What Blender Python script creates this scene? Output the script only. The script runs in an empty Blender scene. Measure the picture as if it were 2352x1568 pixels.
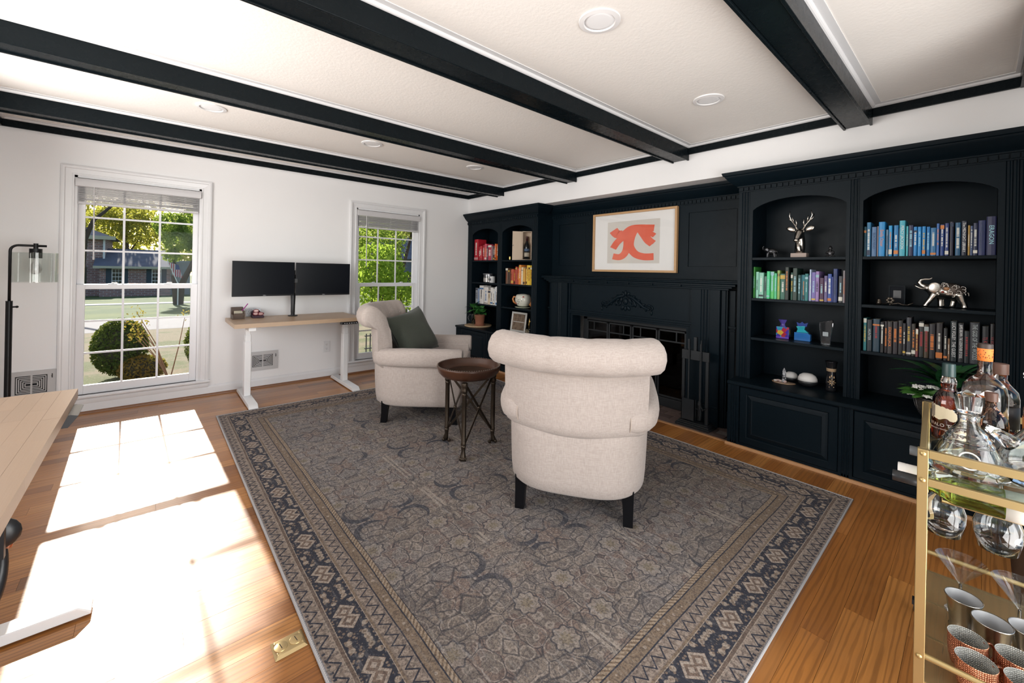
import bpy, bmesh, math, random
from mathutils import Vector, Matrix
random.seed(7)
SC = bpy.context.scene
COL = SC.collection
PI = math.pi
# ------------------------------------------------------------------ camera
F_PX = 943.41
cam_d = bpy.data.cameras.new('camera'); cam = bpy.data.objects.new('camera', cam_d); COL.objects.link(cam)
cam_d.sensor_fit = 'HORIZONTAL'; cam_d.sensor_width = 36.0
cam_d.lens = F_PX * 36.0 / 2352.0
cam_d.shift_y = -(784.0 - 622.0) / 2352.0
cam_d.clip_start = 0.05; cam_d.clip_end = 300
_r = Vector((0.6583017, 0.75247832, 0.02037771)); _u = Vector((-0.013414, -0.01534, 0.99979235)); _f = Vector((-0.7526347, 0.6584384, 0.0))
_m = Matrix((_r, _u, -_f)).transposed().to_4x4(); _m.translation = (5.0268, -3.5160, 1.2874)
cam.matrix_world = _m
SC.camera = cam
# ------------------------------------------------------------------ light and exposure
SC.view_settings.view_transform = 'Standard'; SC.view_settings.look = 'None'
SC.view_settings.gamma = 1.0; SC.view_settings.use_curve_mapping = False
SC.view_settings.exposure = -0.08
w = bpy.data.worlds.new('sky'); SC.world = w; w.use_nodes = True
wn = w.node_tree; wn.nodes.clear()
_sky = wn.nodes.new('ShaderNodeTexSky'); _sky.sky_type = 'NISHITA'; _sky.sun_disc = False
_sky.sun_elevation = math.radians(26); _sky.sun_rotation = math.radians(-92); _sky.altitude = 150; _sky.dust_density = 1.5
_bg = wn.nodes.new('ShaderNodeBackground'); _bg.inputs['Strength'].default_value = 0.22
_wo = wn.nodes.new('ShaderNodeOutputWorld')
wn.links.new(_sky.outputs[0], _bg.inputs[0]); wn.links.new(_bg.outputs[0], _wo.inputs[0])
sun_d = bpy.data.lights.new('sun', 'SUN'); sun_d.energy = 11.5; sun_d.angle = math.radians(0.55); sun_d.color = (1.0, 0.93, 0.82)
sun = bpy.data.objects.new('sun', sun_d); COL.objects.link(sun)
sun.rotation_euler = Vector((1.0, 0.036, -0.485)).to_track_quat('-Z', 'Y').to_euler()
sun.location = (-12, 0, 9)
def area(name, loc, direction, sx, sy, energy, color=(1, 1, 1)):
    d = bpy.data.lights.new(name, 'AREA'); d.shape = 'RECTANGLE'; d.size = sx; d.size_y = sy; d.energy = energy; d.color = color
    o = bpy.data.objects.new(name, d); COL.objects.link(o); o.location = loc
    o.rotation_euler = Vector(direction).to_track_quat('-Z', 'Z').to_euler()
    return o
# added fill lamps beyond the side opening and doorway, aimed up at the ceiling
area('window_daylight', (2.6, -5.3, 1.35), (0, 1, 0.42), 3.6, 2.2, 235, (1.0, 0.975, 0.945))
area('doorway_daylight', (6.45, -2.5, 0.95), (-1, 0.0, 0.8), 2.8, 1.8, 150, (1.0, 0.985, 0.965))

# ------------------------------------------------------------------ node helper
class NT:
    def __init__(s, name):
        s.m = bpy.data.materials.new(name); s.m.use_nodes = True; s.t = s.m.node_tree; s.t.nodes.clear()
        s.out = s.n('ShaderNodeOutputMaterial')
    def n(s, typ, **kw):
        nd = s.t.nodes.new(typ)
        for k, v in kw.items(): setattr(nd, k, v)
        return nd
    def put(s, sock, v):
        if v is None: return
        if isinstance(v, bpy.types.NodeSocket): s.t.links.new(v, sock)
        elif isinstance(v, (tuple, list)):
            v = tuple(v)
            if sock.type == 'RGBA' and len(v) == 3: v = v + (1.0,)
            sock.default_value = v
        else: sock.default_value = v
    def math(s, op, a, b=None, c=None):
        nd = s.n('ShaderNodeMath', operation=op)
        for i, v in enumerate((a, b, c)):
            if v is not None: s.put(nd.inputs[i], v)
        return nd.outputs[0]
    def mix(s, f, a, b, mode='MIX'):
        nd = s.n('ShaderNodeMix', data_type='RGBA', blend_type=mode)
        s.put(nd.inputs[0], f); s.put(nd.inputs[6], a); s.put(nd.inputs[7], b)
        return nd.outputs[2]
    def coord(s, kind='Object'):
        return s.n('ShaderNodeTexCoord').outputs[kind]
    def pos(s): return s.n('ShaderNodeNewGeometry').outputs['Position']
    def mapv(s, vec, scale=(1, 1, 1), loc=(0, 0, 0), rot=(0, 0, 0)):
        nd = s.n('ShaderNodeMapping'); s.put(nd.inputs[0], vec); nd.inputs[1].default_value = loc; nd.inputs[2].default_value = rot; nd.inputs[3].default_value = scale
        return nd.outputs[0]
    def noise(s, vec, scale=5, detail=3, rough=.5, dist=0):
        nd = s.n('ShaderNodeTexNoise'); s.put(nd.inputs['Vector'], vec); s.put(nd.inputs['Scale'], scale); s.put(nd.inputs['Detail'], detail); s.put(nd.inputs['Roughness'], rough); s.put(nd.inputs['Distortion'], dist)
        return nd.outputs['Fac']
    def voro(s, vec, scale=5, feature='F1', rnd=1.0, out='Distance', metric='EUCLIDEAN'):
        nd = s.n('ShaderNodeTexVoronoi', feature=feature)
        if feature in ('F1', 'F2'): nd.distance = metric
        s.put(nd.inputs['Vector'], vec); s.put(nd.inputs['Scale'], scale); s.put(nd.inputs['Randomness'], rnd)
        return nd.outputs[out]
    def wave(s, vec, scale=5, dist=0, detail=2, typ='BANDS', direction='X', dscale=1.0):
        nd = s.n('ShaderNodeTexWave', wave_type=typ)
        if typ == 'BANDS': nd.bands_direction = direction
        s.put(nd.inputs['Vector'], vec); s.put(nd.inputs['Scale'], scale); s.put(nd.inputs['Distortion'], dist); s.put(nd.inputs['Detail'], detail); s.put(nd.inputs['Detail Scale'], dscale)
        return nd.outputs['Fac']
    def ramp(s, fac, stops, interp='LINEAR'):
        nd = s.n('ShaderNodeValToRGB'); nd.color_ramp.interpolation = interp
        e = nd.color_ramp.elements
        while len(e) < len(stops): e.new(0.5)
        for i, (p, c) in enumerate(stops):
            e[i].position = p; e[i].color = tuple(c) + (1.0,) if len(c) == 3 else tuple(c)
        s.put(nd.inputs[0], fac); return nd.outputs[0]
    def sep(s, vec):
        nd = s.n('ShaderNodeSeparateXYZ'); s.put(nd.inputs[0], vec); return nd.outputs
    def comb(s, x, y, z):
        nd = s.n('ShaderNodeCombineXYZ'); s.put(nd.inputs[0], x); s.put(nd.inputs[1], y); s.put(nd.inputs[2], z); return nd.outputs[0]
    def smooth(s, v, a, b):
        nd = s.n('ShaderNodeMapRange', interpolation_type='SMOOTHSTEP'); s.put(nd.inputs[0], v); nd.inputs[1].default_value = a; nd.inputs[2].default_value = b
        return nd.outputs[0]
    def rand(s): return s.n('ShaderNodeObjectInfo').outputs['Random']
    def bump(s, h, strength=.3, dist=.01):
        nd = s.n('ShaderNodeBump'); s.put(nd.inputs['Height'], h); nd.inputs['Strength'].default_value = strength; nd.inputs['Distance'].default_value = dist
        return nd.outputs[0]
    def bsdf(s, color=None, rough=.5, metal=0, normal=None, **kw):
        b = s.n('ShaderNodeBsdfPrincipled')
        s.put(b.inputs['Base Color'], color); s.put(b.inputs['Roughness'], rough); s.put(b.inputs['Metallic'], metal)
        if normal is not None: s.put(b.inputs['Normal'], normal)
        for k, v in kw.items(): s.put(b.inputs[k.replace('_', ' ')], v)
        s.t.links.new(b.outputs[0], s.out.inputs[0]); s.b = b
        return s.m

_cache = {}
def srgb(r, g, b):
    f = lambda c: (c / 255 / 12.92) if c / 255 <= .04045 else ((c / 255 + .055) / 1.055) ** 2.4
    return (f(r), f(g), f(b))
def paint(name, col, rough=.5, metal=0, var=.08, nscale=6, bump=0.0, bscale=120, **kw):
    """plain procedural paint: a base colour with slight tonal mottling and optional fine relief"""
    key = (name, tuple(round(c, 4) for c in col), rough, metal, var, bump)
    if key in _cache: return _cache[key]
    t = NT(name); p = t.coord('Object')
    nz = t.noise(p, nscale, 3)
    lo = tuple(c * (1 - var) for c in col); hi = tuple(min(1, c * (1 + var)) for c in col)
    c = t.mix(nz, lo, hi)
    nrm = t.bump(t.noise(p, bscale, 2), bump, .004) if bump else None
    _cache[key] = t.bsdf(c, rough, metal, nrm, **kw)
    return _cache[key]
def glass(name, col=(1, 1, 1), rough=0.0, ior=1.45):
    key = ('glass', name)
    if key in _cache: return _cache[key]
    t = NT(name); c = t.mix(t.noise(t.coord('Object'), 4), tuple(x * .985 for x in col), col)
    _cache[key] = t.bsdf(c, rough, 0, None, Transmission_Weight=1.0, IOR=ior)
    return _cache[key]
def thin_glass(name, tint=(1, 1, 1), refl=.06, fres=.22):
    key = ('thin', name)
    if key in _cache: return _cache[key]
    t = NT(name)
    tr = t.n('ShaderNodeBsdfTransparent'); tr.inputs[0].default_value = tuple(tint) + (1,)
    gl = t.n('ShaderNodeBsdfGlossy'); gl.inputs['Roughness'].default_value = .02
    fr = t.n('ShaderNodeFresnel'); fr.inputs[0].default_value = 1.45
    fac = t.math('ADD', t.math('MULTIPLY', fr.outputs[0], fres), t.math('MULTIPLY', t.noise(t.coord('Object'), 3), refl * .3))
    mx = t.n('ShaderNodeMixShader'); t.put(mx.inputs[0], fac); t.t.links.new(tr.outputs[0], mx.inputs[1]); t.t.links.new(gl.outputs[0], mx.inputs[2])
    t.t.links.new(mx.outputs[0], t.out.inputs[0])
    _cache[key] = t.m
    return t.m

# ------------------------------------------------------------------ mesh helper
class MB:
    def __init__(s): s.v = []; s.f = []
    def add(s, v, f):
        o = len(s.v); s.v += [tuple(p) for p in v]; s.f += [tuple(i + o for i in q) for q in f]; return s
    def box(s, x0, x1, y0, y1, z0, z1, rot=None, c=None):
        v = [(x0, y0, z0), (x1, y0, z0), (x1, y1, z0), (x0, y1, z0), (x0, y0, z1), (x1, y0, z1), (x1, y1, z1), (x0, y1, z1)]
        if rot is not None:
            c = Vector(c if c is not None else ((x0 + x1) / 2, (y0 + y1) / 2, (z0 + z1) / 2))
            v = [tuple(rot @ (Vector(p) - c) + c) for p in v]
        return s.add(v, [(0, 3, 2, 1), (4, 5, 6, 7), (0, 1, 5, 4), (1, 2, 6, 5), (2, 3, 7, 6), (3, 0, 4, 7)])
    def cbox(s, c, d, rot=None):
        return s.box(c[0] - d[0] / 2, c[0] + d[0] / 2, c[1] - d[1] / 2, c[1] + d[1] / 2, c[2] - d[2] / 2, c[2] + d[2] / 2, rot, c)
    def lathe(s, prof, c=(0, 0, 0), seg=24, ax=None, closed=False, cap=True):
        """prof: list of (r, z); ax: optional 3x3 matrix"""
        v = []; n = len(prof); c = Vector(c)
        for r, z in prof:
            for k in range(seg):
                a = 2 * PI * k / seg
                p = Vector((r * math.cos(a), r * math.sin(a), z))
                if ax is not None: p = ax @ p
                v.append(tuple(p + c))
        f = []
        for i in range(n - 1):
            for k in range(seg):
                f.append((i * seg + k, i * seg + (k + 1) % seg, (i + 1) * seg + (k + 1) % seg, (i + 1) * seg + k))
        if closed:
            for k in range(seg): f.append(((n - 1) * seg + k, (n - 1) * seg + (k + 1) % seg, (k + 1) % seg, k))
        elif cap:
            if prof[0][0] > 1e-6: f.append(tuple(reversed(range(seg))))
            if prof[-1][0] > 1e-6: f.append(tuple((n - 1) * seg + k for k in range(seg)))
        return s.add(v, f)
    def cyl(s, p0, p1, r0, r1=None, seg=16):
        r1 = r0 if r1 is None else r1
        p0 = Vector(p0); p1 = Vector(p1); d = p1 - p0
        q = d.to_track_quat('Z', 'Y').to_matrix()
        return s.lathe([(r0, 0), (r1, d.length)], p0, seg, q)
    def tube(s, pts, r, seg=8, closed=False, cap=True):
        pts = [Vector(p) for p in pts]; n = len(pts); rr = r if isinstance(r, (list, tuple)) else [r] * n
        v = []; up = None
        for i, p in enumerate(pts):
            if closed: t = pts[(i + 1) % n] - pts[i - 1]
            else: t = pts[min(i + 1, n - 1)] - pts[max(i - 1, 0)]
            t = t.normalized() if t.length > 1e-9 else Vector((0, 0, 1))
            if up is None:
                up = Vector((0, 0, 1)) if abs(t.z) < .9 else Vector((1, 0, 0))
            a = (up - t * up.dot(t))
            a = a.normalized() if a.length > 1e-6 else t.orthogonal().normalized()
            up = a; b = t.cross(a)
            for k in range(seg):
                an = 2 * PI * k / seg
                v.append(tuple(p + (a * math.cos(an) + b * math.sin(an)) * rr[i]))
        f = []
        m = n if closed else n - 1
        for i in range(m):
            j = (i + 1) % n
            for k in range(seg): f.append((i * seg + k, i * seg + (k + 1) % seg, j * seg + (k + 1) % seg, j * seg + k))
        if cap and not closed: f += [tuple(reversed(range(seg))), tuple((n - 1) * seg + k for k in range(seg))]
        return s.add(v, f)
    def prism(s, poly, fn):
        """poly: 2-D outline; fn(u, v, k) -> 3-D with k 0 or 1"""
        n = len(poly)
        v = [fn(a, b, 0) for a, b in poly] + [fn(a, b, 1) for a, b in poly]
        f = [tuple(reversed(range(n))), tuple(range(n, 2 * n))] + [(i, (i + 1) % n, n + (i + 1) % n, n + i) for i in range(n)]
        return s.add(v, f)
    def loft(s, rings, cap=True, closed_ring=True):
        n = len(rings[0]); v = [p for r in rings for p in r]; f = []
        for i in range(len(rings) - 1):
            for k in range(n if closed_ring else n - 1):
                f.append((i * n + k, i * n + (k + 1) % n, (i + 1) * n + (k + 1) % n, (i + 1) * n + k))
        if cap and closed_ring: f += [tuple(reversed(range(n))), tuple((len(rings) - 1) * n + k for k in range(n))]
        return s.add(v, f)
    def ball(s, c, r, seg=14, rings=8, sc=(1, 1, 1), rot=None):
        v = [Vector((0, 0, -1))]; f = []
        for i in range(1, rings):
            t = -PI / 2 + PI * i / rings
            for k in range(seg): v.append(Vector((math.cos(t) * math.cos(2 * PI * k / seg), math.cos(t) * math.sin(2 * PI * k / seg), math.sin(t))))
        v.append(Vector((0, 0, 1))); e = len(v) - 1
        for k in range(seg):
            f.append((0, 1 + (k + 1) % seg, 1 + k)); f.append((e, e - seg + k, e - seg + (k + 1) % seg))
        for i in range(rings - 2):
            for k in range(seg): f.append((1 + i * seg + k, 1 + i * seg + (k + 1) % seg, 1 + (i + 1) * seg + (k + 1) % seg, 1 + (i + 1) * seg + k))
        w = []
        for p in v:
            q = Vector((p.x * r * sc[0], p.y * r * sc[1], p.z * r * sc[2]))
            if rot is not None: q = rot @ q
            w.append(tuple(q + Vector(c)))
        return s.add(w, f)
    def mesh(s, name, off=(0, 0, 0), smooth=False):
        me = bpy.data.meshes.new(name)
        me.from_pydata([(a - off[0], b - off[1], c - off[2]) for a, b, c in s.v], [], s.f)
        if smooth:
            for p in me.polygons: p.use_smooth = True
        return me

def rootloc(o):
    l = Vector((0, 0, 0))
    while o is not None: l += o.location; o = o.parent
    return l
def tag(o, label=None, cat=None, group=None, kind=None):
    if label: o['label'] = label
    if cat: o['category'] = cat
    if group: o['group'] = group
    if kind: o['kind'] = kind
    return o
def build(mb, name, m, parent=None, smooth=False, bevel=0, bseg=2, subsurf=0, world=True, loc=None, label=None, auto=None):
    """one mesh object. Vertices are in world space (world=True) or in the root's own space"""
    if parent is None:
        off = Vector(loc) if loc is not None else Vector((0, 0, 0))
    else:
        off = rootloc(parent) if world else Vector((0, 0, 0))
    me = mb.mesh(name, off, smooth)
    o = bpy.data.objects.new(name, me); COL.objects.link(o)
    if m is not None: me.materials.append(m)
    if parent is None: o.location = off
    else: o.parent = parent
    if bevel:
        b = o.modifiers.new('bevel', 'BEVEL'); b.width = bevel; b.segments = bseg; b.limit_method = 'ANGLE'; b.angle_limit = math.radians(40)
        for p in me.polygons: p.use_smooth = True
        b.harden_normals = True
    if subsurf:
        q = o.modifiers.new('subd', 'SUBSURF'); q.levels = subsurf; q.render_levels = subsurf
    if auto is not None and not bevel:
        for p in me.polygons: p.use_smooth = True
        bm = bmesh.new(); bm.from_mesh(me)
        for e in bm.edges:
            if len(e.link_faces) == 2 and e.calc_face_angle(0) > math.radians(auto): e.smooth = False
        bm.to_mesh(me); bm.free()
    if label: o['label'] = label
    return o
def thing(name, label, cat, loc=(0, 0, 0), rz=0, group=None):
    o = bpy.data.objects.new(name, None); COL.objects.link(o); o.empty_display_size = .1
    o.location = loc; o.rotation_euler = (0, 0, rz)
    return tag(o, label, cat, group)
def struct(o): o['kind'] = 'structure'; return o
def copy_tree(o, parent=None):
    c = o.copy(); COL.objects.link(c); c.parent = parent
    for ch in list(o.children): copy_tree(ch, c)
    return c
_fonts = {}
def text_mesh(body, size, depth=.0004, bold=False):
    """lettering as flat mesh, centred at origin in the XY plane"""
    cu = bpy.data.curves.new('lettering', 'FONT'); cu.body = body; cu.size = size; cu.align_x = 'CENTER'; cu.align_y = 'CENTER'; cu.extrude = depth; cu.resolution_u = 2
    o = bpy.data.objects.new('lettering', cu); COL.objects.link(o)
    dg = bpy.context.evaluated_depsgraph_get(); me = bpy.data.meshes.new_from_object(o.evaluated_get(dg))
    bpy.data.objects.remove(o); bpy.data.curves.remove(cu)
    return me
def lettering(body, size, m, parent, mat4, name='lettering', label=None, fit=None):
    me = text_mesh(body, size)
    xs = [v.co.x for v in me.vertices] or [0]
    if fit and (max(xs) - min(xs)) > fit:
        k = fit / (max(xs) - min(xs))
        for v in me.vertices: v.co.x *= k
    me.transform(mat4); me.materials.clear(); me.materials.append(m)
    o = bpy.data.objects.new(name, me); COL.objects.link(o); o.parent = parent
    if label: o['label'] = label
    return o
# ================================================================== materials of the room
def m_wall():
    t = NT('white_wall_paint'); p = t.pos()
    c = t.mix(t.noise(p, 2.2, 3), (.80, .795, .80), (.84, .835, .835))
    return t.bsdf(c, .6, 0, t.bump(t.noise(p, 90, 3), .12, .002))
def m_ceil():
    t = NT('textured_ceiling_paint'); p = t.pos()
    c = t.mix(t.noise(p, 3, 3), (.84, .805, .765), (.88, .845, .805))
    h = t.math('ADD', t.noise(p, 55, 4, .65), t.math('MULTIPLY', t.noise(p, 14, 3), .5))
    return t.bsdf(c, .7, 0, t.bump(h, .22, .006))
def m_black(name='black_satin_paint', col=(.0030, .0075, .0115), rough=.42, grain=None):
    t = NT(name); p = t.pos()
    c = t.mix(t.noise(p, 4, 3), tuple(x * .8 for x in col), tuple(x * 1.2 for x in col))
    h = t.noise(t.mapv(p, (60, 60, 60)), 1, 3) if grain is None else t.noise(t.mapv(p, grain), 1, 5, .6, .4)
    return t.bsdf(c, t.math('ADD', rough - .05, t.math('MULTIPLY', t.noise(p, 25, 2), .1)), 0, t.bump(h, .15 if grain is None else .10, .002 if grain is None else .003), Specular_IOR_Level=.11)
def m_floor():
    t = NT('oak_floor'); r = t.rand(); p = t.pos()
    off = t.math('MULTIPLY', r, 37.0)
    x, y, z = t.sep(p)
    q = t.comb(t.math('ADD', x, off), t.math('ADD', y, t.math('MULTIPLY', r, 11.0)), z)
    gr = t.noise(t.mapv(q, (60, 2.2, 1)), 1, 5, .6, .6)
    ring = t.wave(t.mapv(q, (16, 1.1, 1)), 1, 9, 3, 'BANDS', 'X', 1.3)
    base = t.ramp(r, [(0, (.20, .072, .018)), (.10, (.36, .135, .032)), (.5, (.54, .22, .052)), (.8, (.64, .285, .076)), (1, (.46, .175, .042))])
    c = t.mix(t.math('MULTIPLY', gr, .6), base, (.10, .036, .010))
    c = t.mix(t.math('MULTIPLY', t.smooth(ring, .55, .95), .42), c, (.13, .048, .014))
    sm = t.noise(q, 1.6, 3)
    c = t.mix(t.math('MULTIPLY', t.smooth(sm, .52, .75), .45), c, (.45, .21, .07))
    return t.bsdf(c, t.math('ADD', .24, t.math('MULTIPLY', gr, .14)), 0, t.bump(gr, .08, .002), Coat_Weight=.25, Coat_Roughness=.12)
M_WALL = m_wall(); M_CEIL = m_ceil(); M_BLACK = m_black(); M_BEAM = m_black('black_gloss_beam_paint', (.005, .008, .010), .27, (30, 4, 30)); M_FLOOR = m_floor()
M_TRIM = paint('white_trim_gloss', (.74, .74, .75), .3, 0, .03)
M_VINYL = paint('white_vinyl_sash', (.78, .78, .80), .28, 0, .02)
M_PANE = thin_glass('window_glass', (1, 1, 1), .0, .09)
def m_wood(name, a, b, scale=(2, 60, 60), rough=.45, coord='Object'):
    t = NT(name); p = t.coord(coord); r = t.rand()
    x, y, z = t.sep(p); q = t.comb(t.math('ADD', x, t.math('MULTIPLY', r, 7)), t.math('ADD', y, t.math('MULTIPLY', r, 3)), t.math('ADD', z, t.math('MULTIPLY', r, 5)))
    g = t.noise(t.mapv(q, scale), 1, 4, .6, .5)
    c = t.mix(g, a, b)
    c = t.mix(t.math('MULTIPLY', r, .35), c, tuple(v * .7 for v in b))
    return t.bsdf(c, rough, 0, t.bump(g, .08, .002))
M_OAKTRIM = m_wood('oak_shoe_molding', (.42, .21, .09), (.55, .30, .14), (3, 40, 40))
M_DKTRIM = m_wood('dark_oak_shoe_molding', (.17, .075, .035), (.25, .115, .055), (40, 3, 40))

XR = 5.20; YF = -4.43; ZC = 2.405; YB = .36; XW = -.14
# ---------------------------------------------------------------- floor with its boards
def make_floor():
    fl = MB(); fl.box(XW, XR + 1.5, YF - .1, YB + .4, -.12, -.016)
    floor = struct(build(fl, 'floor', paint('subfloor', (.12, .06, .03), .7), loc=(2.6, -2, 0)))
    unit = MB(); unit.box(-.5, .5, -.5, .5, -.014, 0); ume = unit.mesh('plank'); ume.materials.append(M_FLOOR)
    rnd = random.Random(3); W = .0885; n = 0
    def plank(x, y0, y1):
        o = bpy.data.objects.new('plank', ume); COL.objects.link(o); o.parent = floor
        o.location = (x + W / 2 - 2.6, (y0 + y1) / 2 + 2, -rnd.random() * .0006); o.scale = (W - .0009, y1 - y0 - .0009, 1)
    i = 0; x = 0.0
    while x < XR + .5:
        under = x > .80 and x + W < 4.50
        segs = [(YF, -3.02), (-.52, -.165 if 1.50 < x < 3.74 else -.17)] if under else [(YF, -.17)] if x < XR - .08 else [(-3.98, -1.02)]
        for a, b in segs:
            y = a; first = True
            while y < b - .01:
                L = rnd.uniform(.55, 1.5) if not first else rnd.uniform(.3, 1.1)
                first = False
                e = y + L
                if b - e < .3: e = b
                plank(x, y, e); y = e
        x += W
    return floor
FLOOR = make_floor()

# ---------------------------------------------------------------- walls
def wall_with_holes(name, axis, plane, thick, a0, a1, holes, z1=ZC, mat=None, loc=None):
    """holes: (a0, a1, z0, z1) along the wall; axis 'x' means the wall is x=const"""
    mb = MB(); hs = sorted(holes); cur = a0
    def put(u0, u1, w0, w1):
        if axis == 'x': mb.box(min(plane, plane + thick), max(plane, plane + thick), u0, u1, w0, w1)
        else: mb.box(u0, u1, min(plane, plane + thick), max(plane, plane + thick), w0, w1)
    for h in hs:
        put(cur, h[0], 0, z1); put(h[0], h[1], 0, h[2]); put(h[0], h[1], h[3], z1); cur = h[1]
    put(cur, a1, 0, z1)
    return struct(build(mb, name, mat or M_WALL, loc=loc or (0, 0, 0)))
W1 = (-4.02, -3.165, .155, 2.02); W2 = (-1.655, -.80, .155, 2.02)
wall_left = wall_with_holes('wall_left', 'x', 0, XW, YF - .1, YB + .1, [W1, W2], loc=(0, -2, 0))
wall_front = wall_with_holes('wall_front', 'y', YF, -.1, XW, XR + .1, [(1.1, 4.2, .95, 2.2)], loc=(2.6, YF, 0))
wall_right = wall_with_holes('wall_right', 'x', XR, .1, YF - .1, YB + .1, [(-4.0, -1.0, -.001, 2.2)], loc=(XR, -2, 0))
mb = MB(); mb.box(0, 1.93, YB, YB + .1, 0, ZC); mb.box(3.30, XR, YB, YB + .1, 0, ZC); mb.box(1.93, 3.30, YB, YB + .1, .93, ZC); mb.box(0, XR, 0, YB, 2.10, ZC)
wall_back = struct(build(mb, 'wall_back', M_WALL, loc=(2.6, .3, 0)))
mb = MB(); mb.box(XW, XR + 1.5, YF - .1, YB + .1, ZC, ZC + .1)
ceiling = struct(build(mb, 'ceiling', M_CEIL, loc=(2.6, -2, ZC)))

# ---------------------------------------------------------------- ceiling beams, dark wall trim, white quarter rounds
BEAMS = [(.685, .805), (1.93, 2.053), (3.19, 3.316), (4.41, 4.533)]
for a, b in BEAMS:
    mb = MB(); mb.box(a, b, YF, 0, 2.292, ZC)
    o = build(mb, 'beam', M_BEAM, ceiling, bevel=.004, label='black painted wooden ceiling beam')
    mb = MB(); mb.box(a - .014, a, YF, 0, 2.283, ZC)
    mb.box(b, b + .014, YF, 0, 2.283, ZC)
    build(mb, 'beam_cheek', M_BEAM, o, bevel=.003)
edges = [0.0] + [e for ab in BEAMS for e in ab] + [XR]
bays = [(edges[i] + (.014 if i else .02), edges[i + 1] - (.014 if i + 2 < len(edges) else .02)) for i in range(0, len(edges), 2)]
for a, b in bays:
    mb = MB(); s = .017
    y0, y1 = YF + .02, -.02
    if b - a < .1: continue
    # a quarter-round ring lying against the beams
    prof = [(0, 0), (s, 0), (s * .92, -s * .38), (s * .7, -s * .7), (s * .38, -s * .92), (0, -s)]
    for (p, q) in prof[:1]: pass
    ring = []
    for px, pz in prof:
        ring.append([(a + px, y0 + px, ZC + pz), (b - px, y0 + px, ZC + pz), (b - px, y1 - px, ZC + pz), (a + px, y1 - px, ZC + pz)])
    mb.loft(ring, cap=False)
    mb.box(a + s, a + s + .03, y0 + s, y1 - s, ZC - .003, ZC); mb.box(b - s - .03, b - s, y0 + s, y1 - s, ZC - .003, ZC)
    mb.box(a + s + .03, b - s - .03, y1 - s - .03, y1 - s, ZC - .003, ZC)
    build(mb, 'quarter_round', M_TRIM, ceiling, label='white quarter round molding')
mb = MB(); mb.box(0, .02, YF, 0, 2.333, ZC); struct(build(mb, 'trim_1', M_BEAM, loc=(0, -2, 2.333), bevel=.003))
mb = MB()
for a, b in zip([0.02] + [b + .014 for a, b in BEAMS], [a - .014 for a, b in BEAMS] + [XR]):
    mb.box(a, b, -.02, 0, 2.333, ZC)
struct(build(mb, 'trim_2', M_BEAM, loc=(2.6, 0, 2.333), bevel=.003))
mb = MB(); mb.box(XR - .05, XR, YF, -.02, 2.325, ZC); struct(build(mb, 'trim_3', M_BEAM, loc=(XR, -2, 2.325), bevel=.003))
mb = MB(); mb.box(0.02, XR - .05, YF, YF + .02, 2.333, ZC); struct(build(mb, 'trim_4', M_BEAM, loc=(2.6, YF, 2.333), bevel=.003))

# ---------------------------------------------------------------- baseboards
mb = MB()
for a, b in [(YF, -4.05), (-3.13, -1.69), (-.77, -.2)]:
    mb.prism([(0, 0), (.016, 0), (.016, .075), (.011, .088), (.006, .095), (0, .10)], lambda u, v, k, a=a, b=b: (u, (a, b)[k], v))
mb.box(0, .016, -4.05, -3.13, 0, .08); mb.box(0, .016, -1.69, -.77, 0, .08)
struct(build(mb, 'baseboard_left', M_TRIM, loc=(0, -2, 0)))
mb = MB(); mb.prism([(.016, 0), (.032, 0), (.030, .010), (.024, .016), (.016, .019)], lambda u, v, k: (u, (YF, -.2)[k], v))
struct(build(mb, 'trim_5', M_DKTRIM, loc=(0, -2, 0)))

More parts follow.
